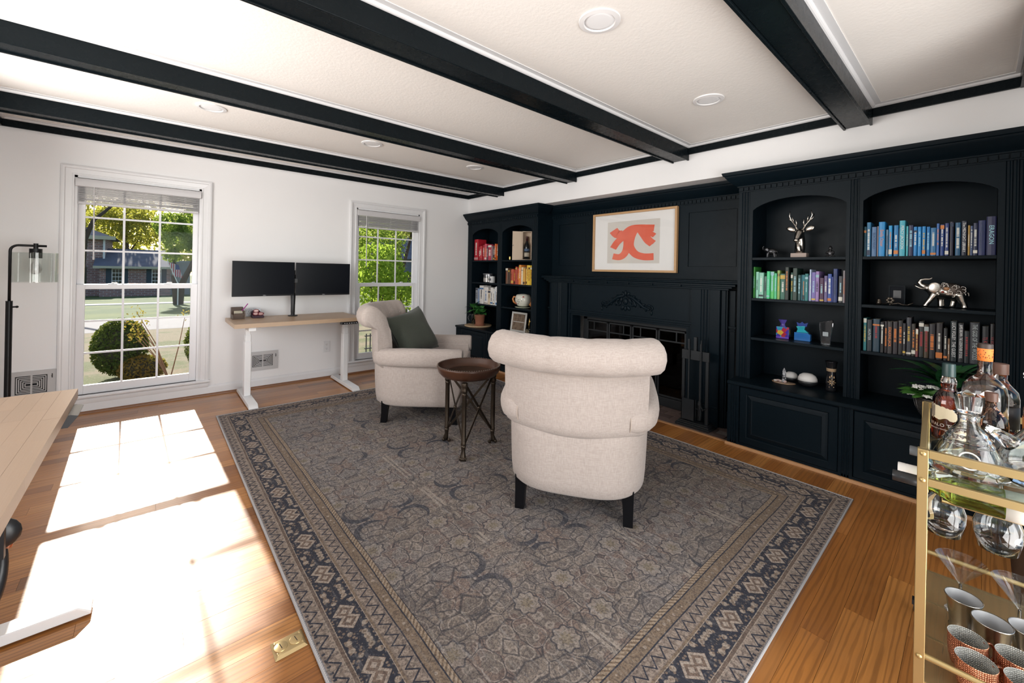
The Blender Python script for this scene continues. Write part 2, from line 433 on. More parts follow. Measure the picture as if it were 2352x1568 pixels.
# ---------------------------------------------------------------- windows
def make_window(idx, y0, y1):
    """y0..y1 is the wall opening; sash inside it"""
    z0, z1 = .155, 2.02
    win = struct(thing('window_%d' % idx, None, None, (0, (y0 + y1) / 2, z0)))
    # jamb liner
    mb = MB(); mb.box(XW, 0, y0, y0 + .018, z0, z1); mb.box(XW, 0, y1 - .018, y1, z0, z1); mb.box(XW, 0, y0, y1, z1 - .018, z1)
    build(mb, 'jamb', M_TRIM, win)
    # moulded casing: three stepped bands, mitred, left / right / head
    cw = .078
    prof = [(0, 0), (0, .012), (.010, .014), (.014, .010), (.030, .012), (.050, .016), (.056, .024), (.066, .026), (cw, .024), (cw, 0)]
    def casing(pts):
        mb = MB(); rings = []
        for (yy, zz, ny, nz) in pts: rings.append([(d, yy + ny * u, zz + nz * u) for u, d in prof])
        mb.loft(rings); return mb
    build(casing([(y0, z0, -1, 0), (y0, z1, -1, 1)]), 'casing', M_TRIM, win, auto=20)
    build(casing([(y1, z1, 1, 1), (y1, z0, 1, 0)]), 'casing', M_TRIM, win, auto=20)
    build(casing([(y0, z1, -1, 1), (y1, z1, 1, 1)]), 'casing', M_TRIM, win, auto=20)
    mb = MB(); mb.prism([(-.10, 0), (.030, 0), (.036, .008), (.036, .018), (.030, .026), (-.10, .026)], lambda u, v, k: (u, (y0 - cw - .012, y1 + cw + .012)[k], z0 - .026 + v))
    build(mb, 'sill', M_TRIM, win, auto=30)
    mb = MB(); mb.prism([(0, 0), (.010, 0), (.022, -.006 + .03), (.022, .05), (.014, .058), (0, .058)], lambda u, v, k: (u, (y0 - cw, y1 + cw)[k], z0 - .026 - .058 + v))
    build(mb, 'apron', M_TRIM, win, auto=30)
    # two sashes
    zm = 1.078
    def sash(a0, a1, b0, b1, x0, x1, stile, rail_b, rail_t):
        mb = MB()
        mb.box(x0, x1, a0, a0 + stile, b0, b1); mb.box(x0, x1, a1 - stile, a1, b0, b1)
        mb.box(x0, x1, a0 + stile, a1 - stile, b0, b0 + rail_b); mb.box(x0, x1, a0 + stile, a1 - stile, b1 - rail_t, b1)
        o = build(mb, 'sash', M_VINYL, win, bevel=.002)
        ga0, ga1, gb0, gb1 = a0 + stile, a1 - stile, b0 + rail_b, b1 - rail_t
        xm = (x0 + x1) / 2
        mb = MB(); mb.box(xm - .002, xm + .002, ga0 - .004, ga1 + .004, gb0 - .004, gb1 + .004)
        build(mb, 'glass_pane', M_PANE, o)
        for k in (1, 2):
            yy = ga0 + (ga1 - ga0) * k / 3; mb = MB(); mb.box(xm + .003, xm + .011, yy - .008, yy + .008, gb0, gb1); build(mb, 'muntin', M_VINYL, o)
            zz = gb0 + (gb1 - gb0) * k / 3; mb = MB(); mb.box(xm + .003, xm + .0095, ga0, ga1, zz - .008, zz + .008); build(mb, 'muntin', M_VINYL, o)
        return o
    u = sash(y0 + .018, y1 - .018, zm - .012, z1 - .018, -.095, -.065, .042, .034, .035)
    l = sash(y0 + .018, y1 - .018, z0, zm + .018, -.058, -.026, .052, .075, .040)
    for s in (.28, .72):
        yy = y0 + (y1 - y0) * s; mb = MB(); mb.box(-.062, -.040, yy - .03, yy + .03, zm + .018, zm + .026); mb.cyl((-.05, yy, zm + .026), (-.05, yy, zm + .034), .009); mb.box(-.056, -.044, yy - .006, yy + .03, zm + .030, zm + .036)
        build(mb, 'sash_lock', M_VINYL, l, bevel=.001)
    return win
make_window(1, W1[0], W1[1]); make_window(2, W2[0], W2[1])
M_SLAT = paint('white_blind_slat', (.58, .57, .58), .4, 0, .03)
def make_blind(y0, y1, label):
    b = thing('window_blind', label, 'blind', (0, (y0 + y1) / 2, 1.8))
    mb = MB(); mb.prism([(.018, 0), (.030, .004), (.034, .03), (.036, .055), (.030, .068), (.018, .068)], lambda u, v, k: (u, (y0 - .012, y1 + .012)[k], 1.925 + v))
    mb.box(-.03, .018, y0 - .012, y0 - .004, 1.930, 1.990); mb.box(-.03, .018, y1 + .004, y1 + .012, 1.930, 1.990)
    build(mb, 'valance', M_SLAT, b, bevel=.002)
    mb = MB(); mb.box(-.028, .014, y0 + .004, y1 - .004, 1.955, 1.995); build(mb, 'head_rail', M_SLAT, b)
    rnd = random.Random(int(abs(y0) * 100)); n = 19
    for i in range(n):
        z = 1.808 + i * .0078 + rnd.uniform(-.001, .001); tilt = rnd.uniform(-.05, .05)
        mb = MB(); pts = []
        for k in range(5):
            u = -1 + k * .5; pts.append((-.006 + u * .024, z + .003 * (1 - u * u) + tilt * u * .02))
        poly = pts + [(x, zz - .0022) for x, zz in reversed(pts)]
        j0, j1 = rnd.uniform(-.003, .003), rnd.uniform(-.003, .003)
        mb.prism(poly, lambda u, v, k: (u + (j0, j1)[k], (y0 + .006, y1 - .006)[k], v))
        build(mb, 'slat', M_SLAT, b)
    mb = MB(); mb.box(-.028, .016, y0 + .006, y1 - .006, 1.780, 1.800); build(mb, 'bottom_rail', M_SLAT, b, bevel=.003)
    for s in (.14, .5, .86):
        yy = y0 + (y1 - y0) * s
        mb = MB(); mb.tube([(.0195, yy - .004, 1.79), (.021, yy, 1.86), (.0195, yy + .003, 1.93)], .0012, 5); mb.tube([(.019, yy + .012, 1.79), (.0205, yy + .009, 1.85), (.019, yy + .012, 1.93)], .0009, 5)
        for z in (1.80, 1.825, 1.85, 1.875): mb.tube([(.019, yy - .012, z), (.024, yy, z + .006), (.019, yy + .013, z)], .0012, 4)
        build(mb, 'ladder_cord', M_SLAT, b)
    yy = y0 + .10; mb = MB(); mb.cyl((.024, yy, 1.93), (.026, yy + .004, 1.335), .0045, .0055, 8); mb.cyl((.026, yy + .004, 1.335), (.026, yy + .004, 1.31), .007, .006, 8)
    build(mb, 'tilt_wand', M_SLAT, b)
make_blind(W1[0] + .018, W1[1] - .018, 'white raised slat blind on the window looking out at the brick house')
make_blind(W2[0] + .018, W2[1] - .018, 'white raised slat blind on the window looking out at leafy green shrubs')

# recessed ceiling lights
M_LAMP = paint('white_light_trim', (.80, .79, .79), .35, 0, .02); M_LENS = paint('frosted_light_lens', (.86, .86, .87), .25, 0, .02)
for (x, y), lb in zip([(3.895, -2.04), (3.865, -.865), (1.41, -3.22), (1.405, -2.05), (1.385, -.90)],
        ['round recessed ceiling light above the armchair turned to the bookcase', 'round recessed ceiling light near the large bookcase of green and blue books', 'round recessed ceiling light above the sunlit floor', 'round recessed ceiling light in front of the monitor desk', 'round recessed ceiling light near the small bookcase corner']):
    t = thing('recessed_light', lb, 'ceiling light', (x, y, ZC), 0, 'recessed ceiling lights')
    mb = MB(); mb.lathe([(.092, 0), (.090, -.006), (.070, -.009), (.066, -.005), (.066, 0)], (0, 0, 0), 40); build(mb, 'trim_ring', M_LAMP, t, world=False, auto=40)
    mb = MB(); mb.lathe([(.0001, -.004), (.05, -.0045), (.066, -.003), (.066, 0.0)], (0, 0, 0), 40); build(mb, 'lens', M_LENS, t, world=False, smooth=True)
# ================================================================== built-in bookcases and fireplace wall
Z_TOP = 1.945; Z_SH = (1.43, 1.115, .81); Z_CT = .487; YL = -.18
def fluted(mb, x0, x1, y, z0, z1, n=3, d=.006):
    """upright with n grooves on its face (facing -y)"""
    w = x1 - x0; pts = [(x0, y + .02), (x0, y)]
    m = w * .2; g = (w - 2 * m) / n
    for i in range(n):
        a = x0 + m + i * g
        pts += [(a + g * .12, y), (a + g * .3, y + d), (a + g * .7, y + d), (a + g * .88, y)]
    pts += [(x1, y), (x1, y + .02)]
    mb.prism(list(reversed(pts)), lambda u, v, k: (u, v, (z0, z1)[k]))
    return mb
CROWN = [(0, .040), (.010, .042), (.012, .050), (.018, .056), (.026, .062), (.040, .072), (.058, .090), (.072, .108), (.080, .118), (.082, .126), (.092, .130), (.096, .140), (.100, .155), (0, .155)]
def crown_path(pts, zb):
    """pts: list of (x, y, nx, ny); sweep of CROWN outward"""
    mb = MB(); rings = []
    for x, y, nx, ny in pts: rings.append([(x + nx * d, y + ny * d, zb + h) for d, h in CROWN])
    return mb.loft(rings)
_dent = MB(); _dent.box(-.0155, .0155, -.014, 0, 0, .026); DENT_ME = _dent.mesh('dentil'); DENT_ME.materials.append(M_BLACK)
def dentils(parent, x0, x1, y, z):
    n = int((x1 - x0) / .0375); r = rootloc(parent)
    for i in range(n):
        o = bpy.data.objects.new('dentil', DENT_ME); COL.objects.link(o); o.parent = parent
        o.location = (x0 + (i + .5) * (x1 - x0) / n - r.x, y - r.y, z - r.z)
def rect_rings(mb, x0, x1, z0, z1, steps, back):
    rings = [[(x0, back, z0), (x1, back, z0), (x1, back, z1), (x0, back, z1)]]
    for ins, yy in steps: rings.append([(x0 + ins, yy, z0 + ins), (x1 - ins, yy, z0 + ins), (x1 - ins, yy, z1 - ins), (x0 + ins, yy, z1 - ins)])
    return mb.loft(rings)
def cab_door(parent, x0, x1, z0, z1, y):
    mb = MB(); rect_rings(mb, x0, x1, z0, z1, [(0, y + .004), (.004, y), (.046, y), (.050, y + .003), (.054, y + .010)], y + .018)
    d = build(mb, 'cabinet_door', M_BLACK, parent)
    mb = MB(); rect_rings(mb, x0 + .053, x1 - .053, z0 + .053, z1 - .053, [(0, y + .008), (.012, y + .004), (.026, y - .002), (.030, y - .004), (.034, y - .001)], y + .010)
    build(mb, 'raised_panel', M_BLACK, d)
def arch(mb, x0, x1, zs, za, zt, y0, y1, n=20):
    """panel with an arched lower edge: strips between the arch curve and zt"""
    pts = []
    for i in range(n + 1):
        u = -1 + 2 * i / n
        pts.append((x0 + (x1 - x0) * i / n, zs + (za - zs) * math.sqrt(max(0, 1 - (u * .93) ** 2)) - (za - zs) * math.sqrt(1 - .93 ** 2) * 1.0))
    poly = pts + [(x1, zt), (x0, zt)]
    for i in range(n):
        a, b = pts[i], pts[i + 1]
        mb.add([(a[0], y0, a[1]), (b[0], y0, b[1]), (b[0], y0, zt), (a[0], y0, zt), (a[0], y1, a[1]), (b[0], y1, b[1]), (b[0], y1, zt), (a[0], y1, zt)],
               [(0, 1, 2, 3), (7, 6, 5, 4), (0, 4, 5, 1)])
def bookcase(label, xa, xb, cuts, side):
    """cuts: stile/opening edges along x: [s0a,s0b,s1a,s1b,s2a,s2b]; side: 'L' return on the right end or 'R' return on the left end"""
    t = thing('built_in_bookcase', label, 'bookcase', ((xa + xb) / 2, .1, 0))
    s = cuts; YK = .31
    mb = MB()
    mb.box(xa, s[1], .02, YK, Z_CT, Z_TOP); mb.box(s[2], s[3], .02, YK, Z_CT, Z_TOP); mb.box(s[4], xb, .02, YK, Z_CT, Z_TOP)
    mb.box(xa, xb, .0, YK, Z_TOP, 2.085)
    build(mb, 'carcass', M_BLACK, t)
    mb = MB(); mb.box(xa, xb, YK, YK + .02, Z_CT, Z_TOP); build(mb, 'back_panel', M_BLACK, t)
    for a, b in ((s[0], s[1]), (s[2], s[3]), (s[4], s[5])): build(fluted(MB(), a, b, 0, Z_CT, Z_TOP, 3), 'stile', M_BLACK, t)
    for a, b in ((s[1], s[2]), (s[3], s[4])):
        mb = MB(); arch(mb, a, b, 1.797, 1.918, Z_TOP, 0, .02); build(mb, 'arched_header', M_BLACK, t)
        for z in Z_SH:
            mb = MB(); mb.box(a, b, .004, YK, z - .02, z); build(mb, 'shelf', M_BLACK, t, bevel=.002)
    zb = Z_TOP
    if side == 'L': path = [(xa, 0, 0, -1), (xb, 0, 1, -1), (xb, .16, 1, 0)]
    else: path = [(xa, .16, -1, 0), (xa, 0, -1, -1), (xb, 0, 0, -1)]
    c = build(crown_path(path, zb), 'crown_molding', M_BLACK, t, auto=25)
    mb = MB(); mb.box(xa, xb, -.006, 0, zb, zb + .040); build(mb, 'dentil_band', M_BLACK, c)
    dentils(c, xa, xb, -.004, zb + .010)
    # lower cabinet
    la, lb = (xa, xb + .035) if side == 'L' else (xa + .012, xb)
    mb = MB(); mb.box(la, lb, YL + .018, YK, 0, Z_CT - .026); b = build(mb, 'base_cabinet', M_BLACK, t)
    mb = MB(); mb.prism([(YL - .012, 0), (YL - .016, .006), (YL - .016, .020), (YL - .010, .026), (YK, .026), (YK, 0)], lambda u, v, k: ((la, lb)[k], u, Z_CT - .026 + v))
    build(mb, 'counter_top', M_BLACK, t, auto=30)
    ls = [(la, s[1] - .01), (s[2] + .012, s[3] - .002), (s[4] + .012, lb)]
    for a, bb in ls: build(fluted(MB(), a, bb, YL, 0, Z_CT - .026, 3, .004), 'base_stile', M_BLACK, t)
    for a, bb in ((ls[0][1], ls[1][0]), (ls[1][1], ls[2][0])): cab_door(t, a + .004, bb - .004, .035, Z_CT - .035, YL)
    mb = MB(); mb.box(la, lb, YL + .004, YL + .02, 0, .034); build(mb, 'toe_rail', M_BLACK, t)
    mb = MB(); mb.prism([(YL + .002, 0), (YL - .018, 0), (YL - .017, .008), (YL - .010, .016), (YL + .002, .018)], lambda u, v, k: ((la - .01 if side == 'R' else la, lb + (.0 if side == 'R' else .01))[k], u, v))
    build(mb, 'shoe_molding', M_OAKTRIM, t, label='oak shoe molding')
    return t
bookcase('black built-in bookcase in the corner beside the window with red, orange and white books', 0.004, 1.47, [.004, .117, .703, .797, 1.375, 1.47], 'L')
bookcase('large black built-in bookcase with green, blue and black books right of the fireplace', 3.745, XR - .004, [3.745, 3.847, 4.422, 4.508, 5.082, XR - .004], 'R')

# ------------------------------------------------------------------ overmantel panelling and mantel
fp = thing('fireplace_surround', 'black panelled overmantel and mantelpiece around the fireplace', 'fireplace', (2.61, .2, 0))
YO = .26; x0, x1 = 1.472, 3.743
mb = MB(); mb.box(x0, x1, YO + .012, YO + .05, 1.2, 2.09); build(mb, 'overmantel_board', M_BLACK, fp)
P = [(1.585, 2.0), (3.213, 3.64)]; zp0, zp1 = 1.36, 1.866
mb = MB(); g = .004
mb.box(x0, x1, YO, YO + .014, 1.2, zp0); mb.box(x0, x1, YO, YO + .014, zp1, 2.09)
for a, b in ((x0, P[0][0]), (P[0][1], P[1][0]), (P[1][1], x1)): mb.box(a, b, YO, YO + .014, zp0, zp1)
build(mb, 'overmantel_frame', M_BLACK, fp)
for a, b in P:
    mb = MB(); mb.box(a + g, b - g, YO + .003, YO + .014, zp0 + g, zp1 - g); build(mb, 'panel', M_BLACK, fp, bevel=.001)
c = build(crown_path([(x0, YO, 0, -1), (x1, YO, 0, -1)], Z_TOP - .005), 'crown_molding', M_BLACK, fp, auto=25)
mb = MB(); mb.box(x0, x1, YO - .006, YO, Z_TOP - .005, Z_TOP + .035); build(mb, 'dentil_band', M_BLACK, c); dentils(c, x0, x1, YO - .004, Z_TOP + .003)
# mantel shelf with bed moulding
xs0, xs1 = 1.49, 3.735
mb = MB(); mb.prism([(YO, 0), (.052, 0), (.046, .006), (.046, .014), (.056, .020), (.056, .028), (.050, .032), (YO, .032)], lambda u, v, k: ((xs0, xs1)[k], u, 1.211 + v)); build(mb, 'mantel_shelf', M_BLACK, fp, auto=30)
for i, (dx, dy, h0, h1) in enumerate([(.03, .066, 1.192, 1.211), (.06, .078, 1.176, 1.192), (.09, .088, 1.160, 1.176)]):
    mb = MB(); mb.box(xs0 + dx, xs1 - dx, dy, YO, h0, h1); build(mb, 'bed_molding', M_BLACK, fp, bevel=.003)
for xx in (1.98, 2.20, 2.44, 2.70, 2.96, 3.24):
    mb = MB(); mb.box(xx - .005, xx + .005, .062, .08, 1.178, 1.206); build(mb, 'mantel_block', M_BLACK, fp, bevel=.001)
YM = .115
ox0, ox1 = 1.945, 3.28; zo = .80
mb = MB(); mb.box(1.60, 3.63, YM, YO, .86, 1.16); build(mb, 'frieze_board', M_BLACK, fp)
for a, b in ((1.60, ox0), (ox1, 3.63)):
    mb = MB(); mb.box(a, b, YM, YO, 0, .86); build(mb, 'jamb_board', M_BLACK, fp)
mb = MB(); mb.box(ox0, ox1, YM, YO, zo, .86); build(mb, 'lintel_board', M_BLACK, fp)
# stepped architrave below the frieze and round the opening
for ins, dep, h in ((.0, .020, .022), (.022, .012, .018)):
    mb = MB(); mb.box(1.89, 3.334, YM - dep, YM, .862 - ins - h, .862 - ins); build(mb, 'architrave', M_BLACK, fp, bevel=.003)
for a, b in ((1.89, 1.912), (3.312, 3.334)):
    mb = MB(); mb.box(a, b, YM - .014, YM, 0, 1.16); build(mb, 'architrave', M_BLACK, fp, bevel=.004)
# fluted pilasters with plinths, and the stepped outer strips
for a, b in ((1.645, 1.885), (3.338, 3.578)):
    mb = MB(); w = b - a; yy = YM - .03; mid = a + w * .36
    pts = [(a, YM), (a, yy), (a + w * .34, yy)]
    for i in range(3):
        u = a + w * (.34 + i * .11); pts += [(u + .004, yy + .008), (u + w * .08, yy + .008), (u + w * .1, yy)]
    pts += [(b, yy), (b, YM)]
    mb.prism(list(reversed(pts)), lambda u, v, k: (u, v, (.16, 1.16)[k])); build(mb, 'pilaster', M_BLACK, fp)
    mb = MB(); mb.box(a - .006, b + .006, yy - .012, YM, 0, .15); mb.box(a - .002, b + .002, yy - .006, YM, .15, .17); build(mb, 'plinth', M_BLACK, fp, bevel=.004)
for a, b, yy in ((1.605, 1.64, YM - .012), (3.583, 3.618, YM - .012), (1.545, 1.60, YM + .03), (3.625, 3.68, YM + .03)):
    mb = MB(); mb.box(a, b, yy, YO, .0, 1.16); build(mb, 'return_strip', M_BLACK, fp, bevel=.004)
for a, b in ((1.535, 1.61), (3.615, 3.69)):
    mb = MB(); mb.box(a, b, YM + .018, YO, .84, .86); mb.box(a + .006, b - .006, YM + .022, YO, .815, .828); build(mb, 'return_cap', M_BLACK, fp, bevel=.003)
    mb = MB(); mb.box(a, b, YM + .012, YO, 0, .14); build(mb, 'plinth', M_BLACK, fp, bevel=.004)
# carved acanthus ornament
def scroll(mb, cx, cz, r, turns, a0, sgn, y, rad):
    pts = []; n = int(14 * turns)
    for i in range(n + 1):
        a = a0 + sgn * 2 * PI * turns * i / n; rr = r * (1 - .72 * i / n)
        pts.append((cx + rr * math.cos(a), y, cz + rr * math.sin(a)))
    mb.tube(pts, [rad * (1 - .4 * i / n) for i in range(n + 1)], 6)
mb = MB(); oc = 2.645; yo = YM - .004
for s in (-1, 1):
    scroll(mb, oc + s * .075, .985, .034, 1.2, PI / 2, -s, yo, .012)
    scroll(mb, oc + s * .285, .958, .022, 1.1, -PI / 2, s, yo, .008)
    mb.tube([(oc + s * .02, yo, 1.06), (oc + s * .08, yo, 1.045), (oc + s * .15, yo, 1.0), (oc + s * .21, yo, .955), (oc + s * .27, yo, .937)], [.015, .019, .018, .015, .010], 8)
    for i in range(9):
        u = i / 8; px = oc + s * (.05 + .24 * u); pz = 1.035 - .095 * u + .012 * math.sin(i * 2.1)
        ang = s * (-.4 - .3 * u) + (0.7 if i % 2 else -.9) * s
        mb.ball((px, yo, pz + (.016 if i % 2 else -.022)), .034 - .010 * u, 8, 6, (1.0, .35, .42), Matrix.Rotation(-ang, 3, 'Y'))
    mb.ball((oc + s * .03, yo, 1.075), .026, 8, 6, (.6, .35, 1), Matrix.Rotation(s * .5, 3, 'Y'))
    mb.ball((oc + s * .035, yo, .935), .028, 8, 6, (.7, .35, 1), Matrix.Rotation(-s * .6, 3, 'Y'))
mb.ball((oc, yo, 1.085), .03, 8, 6, (.5, .4, 1)); mb.ball((oc, yo, 1.0), .03, 10, 6, (.9, .5, 1.2)); mb.ball((oc, yo, .93), .03, 8, 6, (.5, .4, .9))
build(mb, 'carved_ornament', M_BLACK, fp, smooth=True)

# ------------------------------------------------------------------ firebox with bricks
def m_brick(name, a, b):
    t = NT(name); r = t.rand(); p = t.pos()
    c = t.mix(r, a, b); c = t.mix(t.math('MULTIPLY', t.noise(p, 30, 4), .6), c, tuple(v * .45 for v in a))
    return t.bsdf(c, .85, 0, t.bump(t.noise(p, 70, 4), .5, .006))
M_FBRICK = m_brick('sooty_fire_brick', (.045, .024, .017), (.10, .058, .04)); M_HBRICK = m_brick('hearth_brick', (.07, .045, .04), (.16, .11, .095))
M_MORTAR = paint('mortar', (.10, .09, .085), .9, 0, .2, 30); M_SOOT = paint('soot_lining', (.02, .016, .014), .95, 0, .3)
fb = thing('firebox', 'brick-lined firebox behind the glass doors', 'firebox', (2.61, .5, 0))
bx0, bx1, by0, by1 = ox0 + .09, ox1 - .07, .275, .78
mb = MB(); mb.box(bx0 - .06, bx0 - .012, by0, by1 + .1, -.01, zo + .05); mb.box(bx1 + .012, bx1 + .06, by0, by1 + .1, -.01, zo + .05); mb.box(bx0 - .06, bx1 + .06, by1 + .012, by1 + .08, -.01, zo + .05); mb.box(bx0 - .06, bx1 + .06, by0, by1 + .1, zo + .02, zo + .07); mb.box(bx0 - .06, bx1 + .06, by0, by1 + .1, -.03, -.008)
build(mb, 'lining', M_SOOT, fb)
def brick_obj(parent, me, loc, rz=0):
    o = bpy.data.objects.new('brick', me); COL.objects.link(o); o.parent = parent; r = rootloc(parent); o.location = (loc[0] - r.x, loc[1] - r.y, loc[2] - r.z); o.rotation_euler = (0, 0, rz); return o
u = MB(); u.box(-.098, .098, -.012, .012, -.031, .031); ume = u.mesh('brick'); ume.materials.append(M_FBRICK)
for i in range(11):
    z = .035 + i * .072
    off = .1 if i % 2 else 0
    for x in [bx0 + .1 + off + k * .205 for k in range(6)]:
        if x < bx1 - .05: brick_obj(fb, ume, (x, by1, z))
    for y in [by0 + .11 + off + k * .205 for k in range(3)]:
        if y < by1 - .02: brick_obj(fb, ume, (bx0, y, z), PI / 2); brick_obj(fb, ume, (bx1, y, z), PI / 2)
# glass fireplace doors
M_IRON = paint('black_iron', (.012, .014, .016), .45, .3, .15); M_FGLASS = thin_glass('smoked_fireplace_glass', (.16, .16, .17))
dr = thing('fireplace_doors', 'black metal framed glass fireplace doors with small upper panes', 'fireplace doors', (2.61, .24, 0))
dx0, dx1, yd, dz0, dz1 = ox0 + .07, ox1, .235, .01, zo
mb = MB(); mb.box(dx0, dx0 + .05, yd, yd + .03, dz0, dz1); mb.box(dx1 - .05, dx1, yd, yd + .03, dz0, dz1); mb.box(dx0, dx1, yd, yd + .03, dz1 - .045, dz1); mb.box(dx0, dx1, yd - .01, yd + .03, dz0, dz0 + .085)
build(mb, 'frame', M_IRON, dr, bevel=.003)
n = 4; wd = (dx1 - dx0 - .1) / n
for i in range(n):
    a = dx0 + .05 + i * wd + .004; b = a + wd - .008; z0_, z1_ = dz0 + .09, dz1 - .05
    mb = MB(); f = .017
    mb.box(a, a + f, yd - .006, yd + .014, z0_, z1_); mb.box(b - f, b, yd - .006, yd + .014, z0_, z1_); mb.box(a, b, yd - .006, yd + .014, z1_ - f, z1_); mb.box(a, b, yd - .006, yd + .014, z0_, z0_ + f)
    d = build(mb, 'door_panel', M_IRON, dr, bevel=.002)
    mb = MB(); mb.box(a + f, b - f, yd - .002, yd + .010, z1_ - .115, z1_ - .102); xm = a + (b - a) * (.34 if i % 2 == 0 else .66); mb.box(xm - .006, xm + .006, yd - .002, yd + .010, z1_ - .102, z1_ - f); build(mb, 'muntin', M_IRON, d)
    mb = MB(); mb.box(a + f, b - f, yd + .003, yd + .006, z0_ + f, z1_ - f); build(mb, 'glass_pane', M_FGLASS, d)
    if i in (1, 2):
        mb = MB(); xk = b - .012 if i == 1 else a + .012; mb.cyl((xk, yd - .006, .45), (xk, yd - .03, .45), .006); mb.ball((xk, yd - .034, .45), .011); build(mb, 'knob', M_IRON, d, smooth=True)
# gas logs
M_LOG = None
def m_log():
    t = NT('ceramic_log_bark'); p = t.coord('Object'); g = t.noise(t.mapv(p, (14, 14, 14)), 1, 5, .65, .5)
    return t.bsdf(t.ramp(g, [(0, (.03, .02, .015)), (.45, (.16, .12, .09)), (.7, (.40, .35, .29)), (1, (.55, .5, .42))]), .9, 0, t.bump(g, .6, .01))
M_LOG = m_log()
for (a, b, r, lb) in (((2.45, .50, .20), (3.02, .43, .205), .055, 'ash grey split log lying low at the front of the firebox'), ((2.3, .67, .225), (2.95, .69, .205), .055, 'ash grey log at the back of the firebox'), ((2.55, .47, .315), (2.95, .68, .315), .045, 'ash grey log laid across the other logs in the firebox')):
    a = Vector(a); b = Vector(b); mb = MB(); n = 9; rings = []
    q = (b - a).to_track_quat('Z', 'Y').to_matrix(); rnd = random.Random(int(r * 1000))
    for i in range(n + 1):
        c0 = a.lerp(b, i / n); ring = []
        for k in range(12):
            rr = r * (1 + rnd.uniform(-.13, .13)); ring.append(tuple(c0 + q @ Vector((rr * math.cos(k * PI / 6), rr * math.sin(k * PI / 6), 0))))
        rings.append(ring)
    mb.loft(rings); o = build(mb, 'fireplace_log', M_LOG, loc=tuple((a + b) / 2), smooth=True); tag(o, lb, 'log', 'logs in the firebox')
gr = thing('fire_grate', 'black iron grate under the logs in the firebox', 'grate', (2.65, .55, 0))
for k in range(6):
    xx = 2.32 + k * .13; mb = MB(); mb.tube([(xx, .36, .21), (xx, .38, .13), (xx, .45, .12), (xx, .68, .12), (xx, .72, .2)], .009, 8); build(mb, 'grate_bar', M_IRON, gr, smooth=True)
mb = MB()
for yy in (.42, .66): mb.cyl((2.28, yy, .112), (3.01, yy, .112), .009)
for xx in (2.33, 2.96):
    for yy in (.42, .66): mb.cyl((xx, yy, 0.0), (xx, yy, .115), .009)
build(mb, 'grate_frame', M_IRON, gr)

# hearth laid flush in the floor
h = thing('hearth', 'flush brick hearth strip in front of the fireplace with wood border', 'hearth', (2.6, 0, 0))
mb = MB(); mb.box(1.51, 3.752, -.165, .235, -.015, -.004); build(mb, 'mortar_bed', M_MORTAR, h)
u = MB(); u.box(-.097, .097, -.044, .044, -.02, 0); ume = u.mesh('brick'); ume.materials.append(M_HBRICK)
for j in range(5):
    y = -.085 + j * .093
    for i in range(-1, 12):
        x = 1.51 + .1 + i * .2 + (.1 if j % 2 else 0)
        if 1.6 < x < 3.66: brick_obj(h, ume, (x, y, .001 + .0012 * ((i * 7 + j * 3) % 3)))
mb = MB(); mb.box(1.51, 3.752, -.165, -.132, -.012, .0035); build(mb, 'border_board', M_OAKTRIM, h, bevel=.002)

# fireplace tools
ft = thing('fireplace_tool_set', 'black fireplace tool stand with shovel and poker beside the mantel', 'fireplace tools', (3.44, 0.0, .0))
tx0, tx1, ty0, ty1 = 3.30, 3.59, -.105, .045
mb = MB(); mb.box(tx0, tx1, ty0, ty1, .004, .022); mb.box(tx0 + .012, tx1 - .012, ty0 + .012, ty1 - .012, .022, .036); mb.box(tx0 + .022, tx1 - .022, ty0 + .022, ty1 - .022, .036, .046); build(mb, 'base', M_IRON, ft, bevel=.003)
for xx in (tx0 + .045, tx1 - .045):
    mb = MB(); mb.box(xx - .012, xx + .012, -.06, -.036, .046, .64); build(mb, 'post', M_IRON, ft, bevel=.002)
mb = MB(); mb.box(tx0 + .03, tx1 - .03, -.062, -.034, .565, .645); build(mb, 'top_rail', M_IRON, ft, bevel=.003)
mb = MB(); mb.box(3.43, 3.455, -.06, -.03, .60, .76); build(mb, 'handle', M_IRON, ft, bevel=.003)
mb = MB(); mb.cyl((3.40, -.075, .70), (3.40, -.075, .23), .006); mb.box(3.393, 3.407, -.082, -.068, .66, .74); build(mb, 'shovel_rod', M_IRON, ft)
mb = MB(); mb.box(3.345, 3.46, -.085, -.078, .06, .235); mb.box(3.345, 3.350, -.085, -.06, .06, .235); mb.box(3.455, 3.46, -.085, -.06, .06, .235); build(mb, 'shovel_pan', paint('shovel_steel', (.03, .035, .04), .35, .6, .1), ft)
mb = MB(); mb.tube([(3.50, -.072, .74), (3.50, -.072, .14), (3.50, -.072, .09)], .006, 8); mb.tube([(3.50, -.072, .2), (3.52, -.072, .17), (3.54, -.072, .175), (3.55, -.072, .19)], .005, 6); build(mb, 'poker', M_IRON, ft)
mb = MB(); mb.cyl((3.47, -.02, .70), (3.47, -.02, .2), .006); mb.lathe([(.02, .06), (.026, .1), (.022, .19), (.008, .22)], (3.47, -.02, 0), 12); build(mb, 'hearth_brush', M_IRON, ft)
mb = MB(); mb.box(3.36, 3.52, -.06, -.04, .155, .165); build(mb, 'cross_bar', M_IRON, ft)

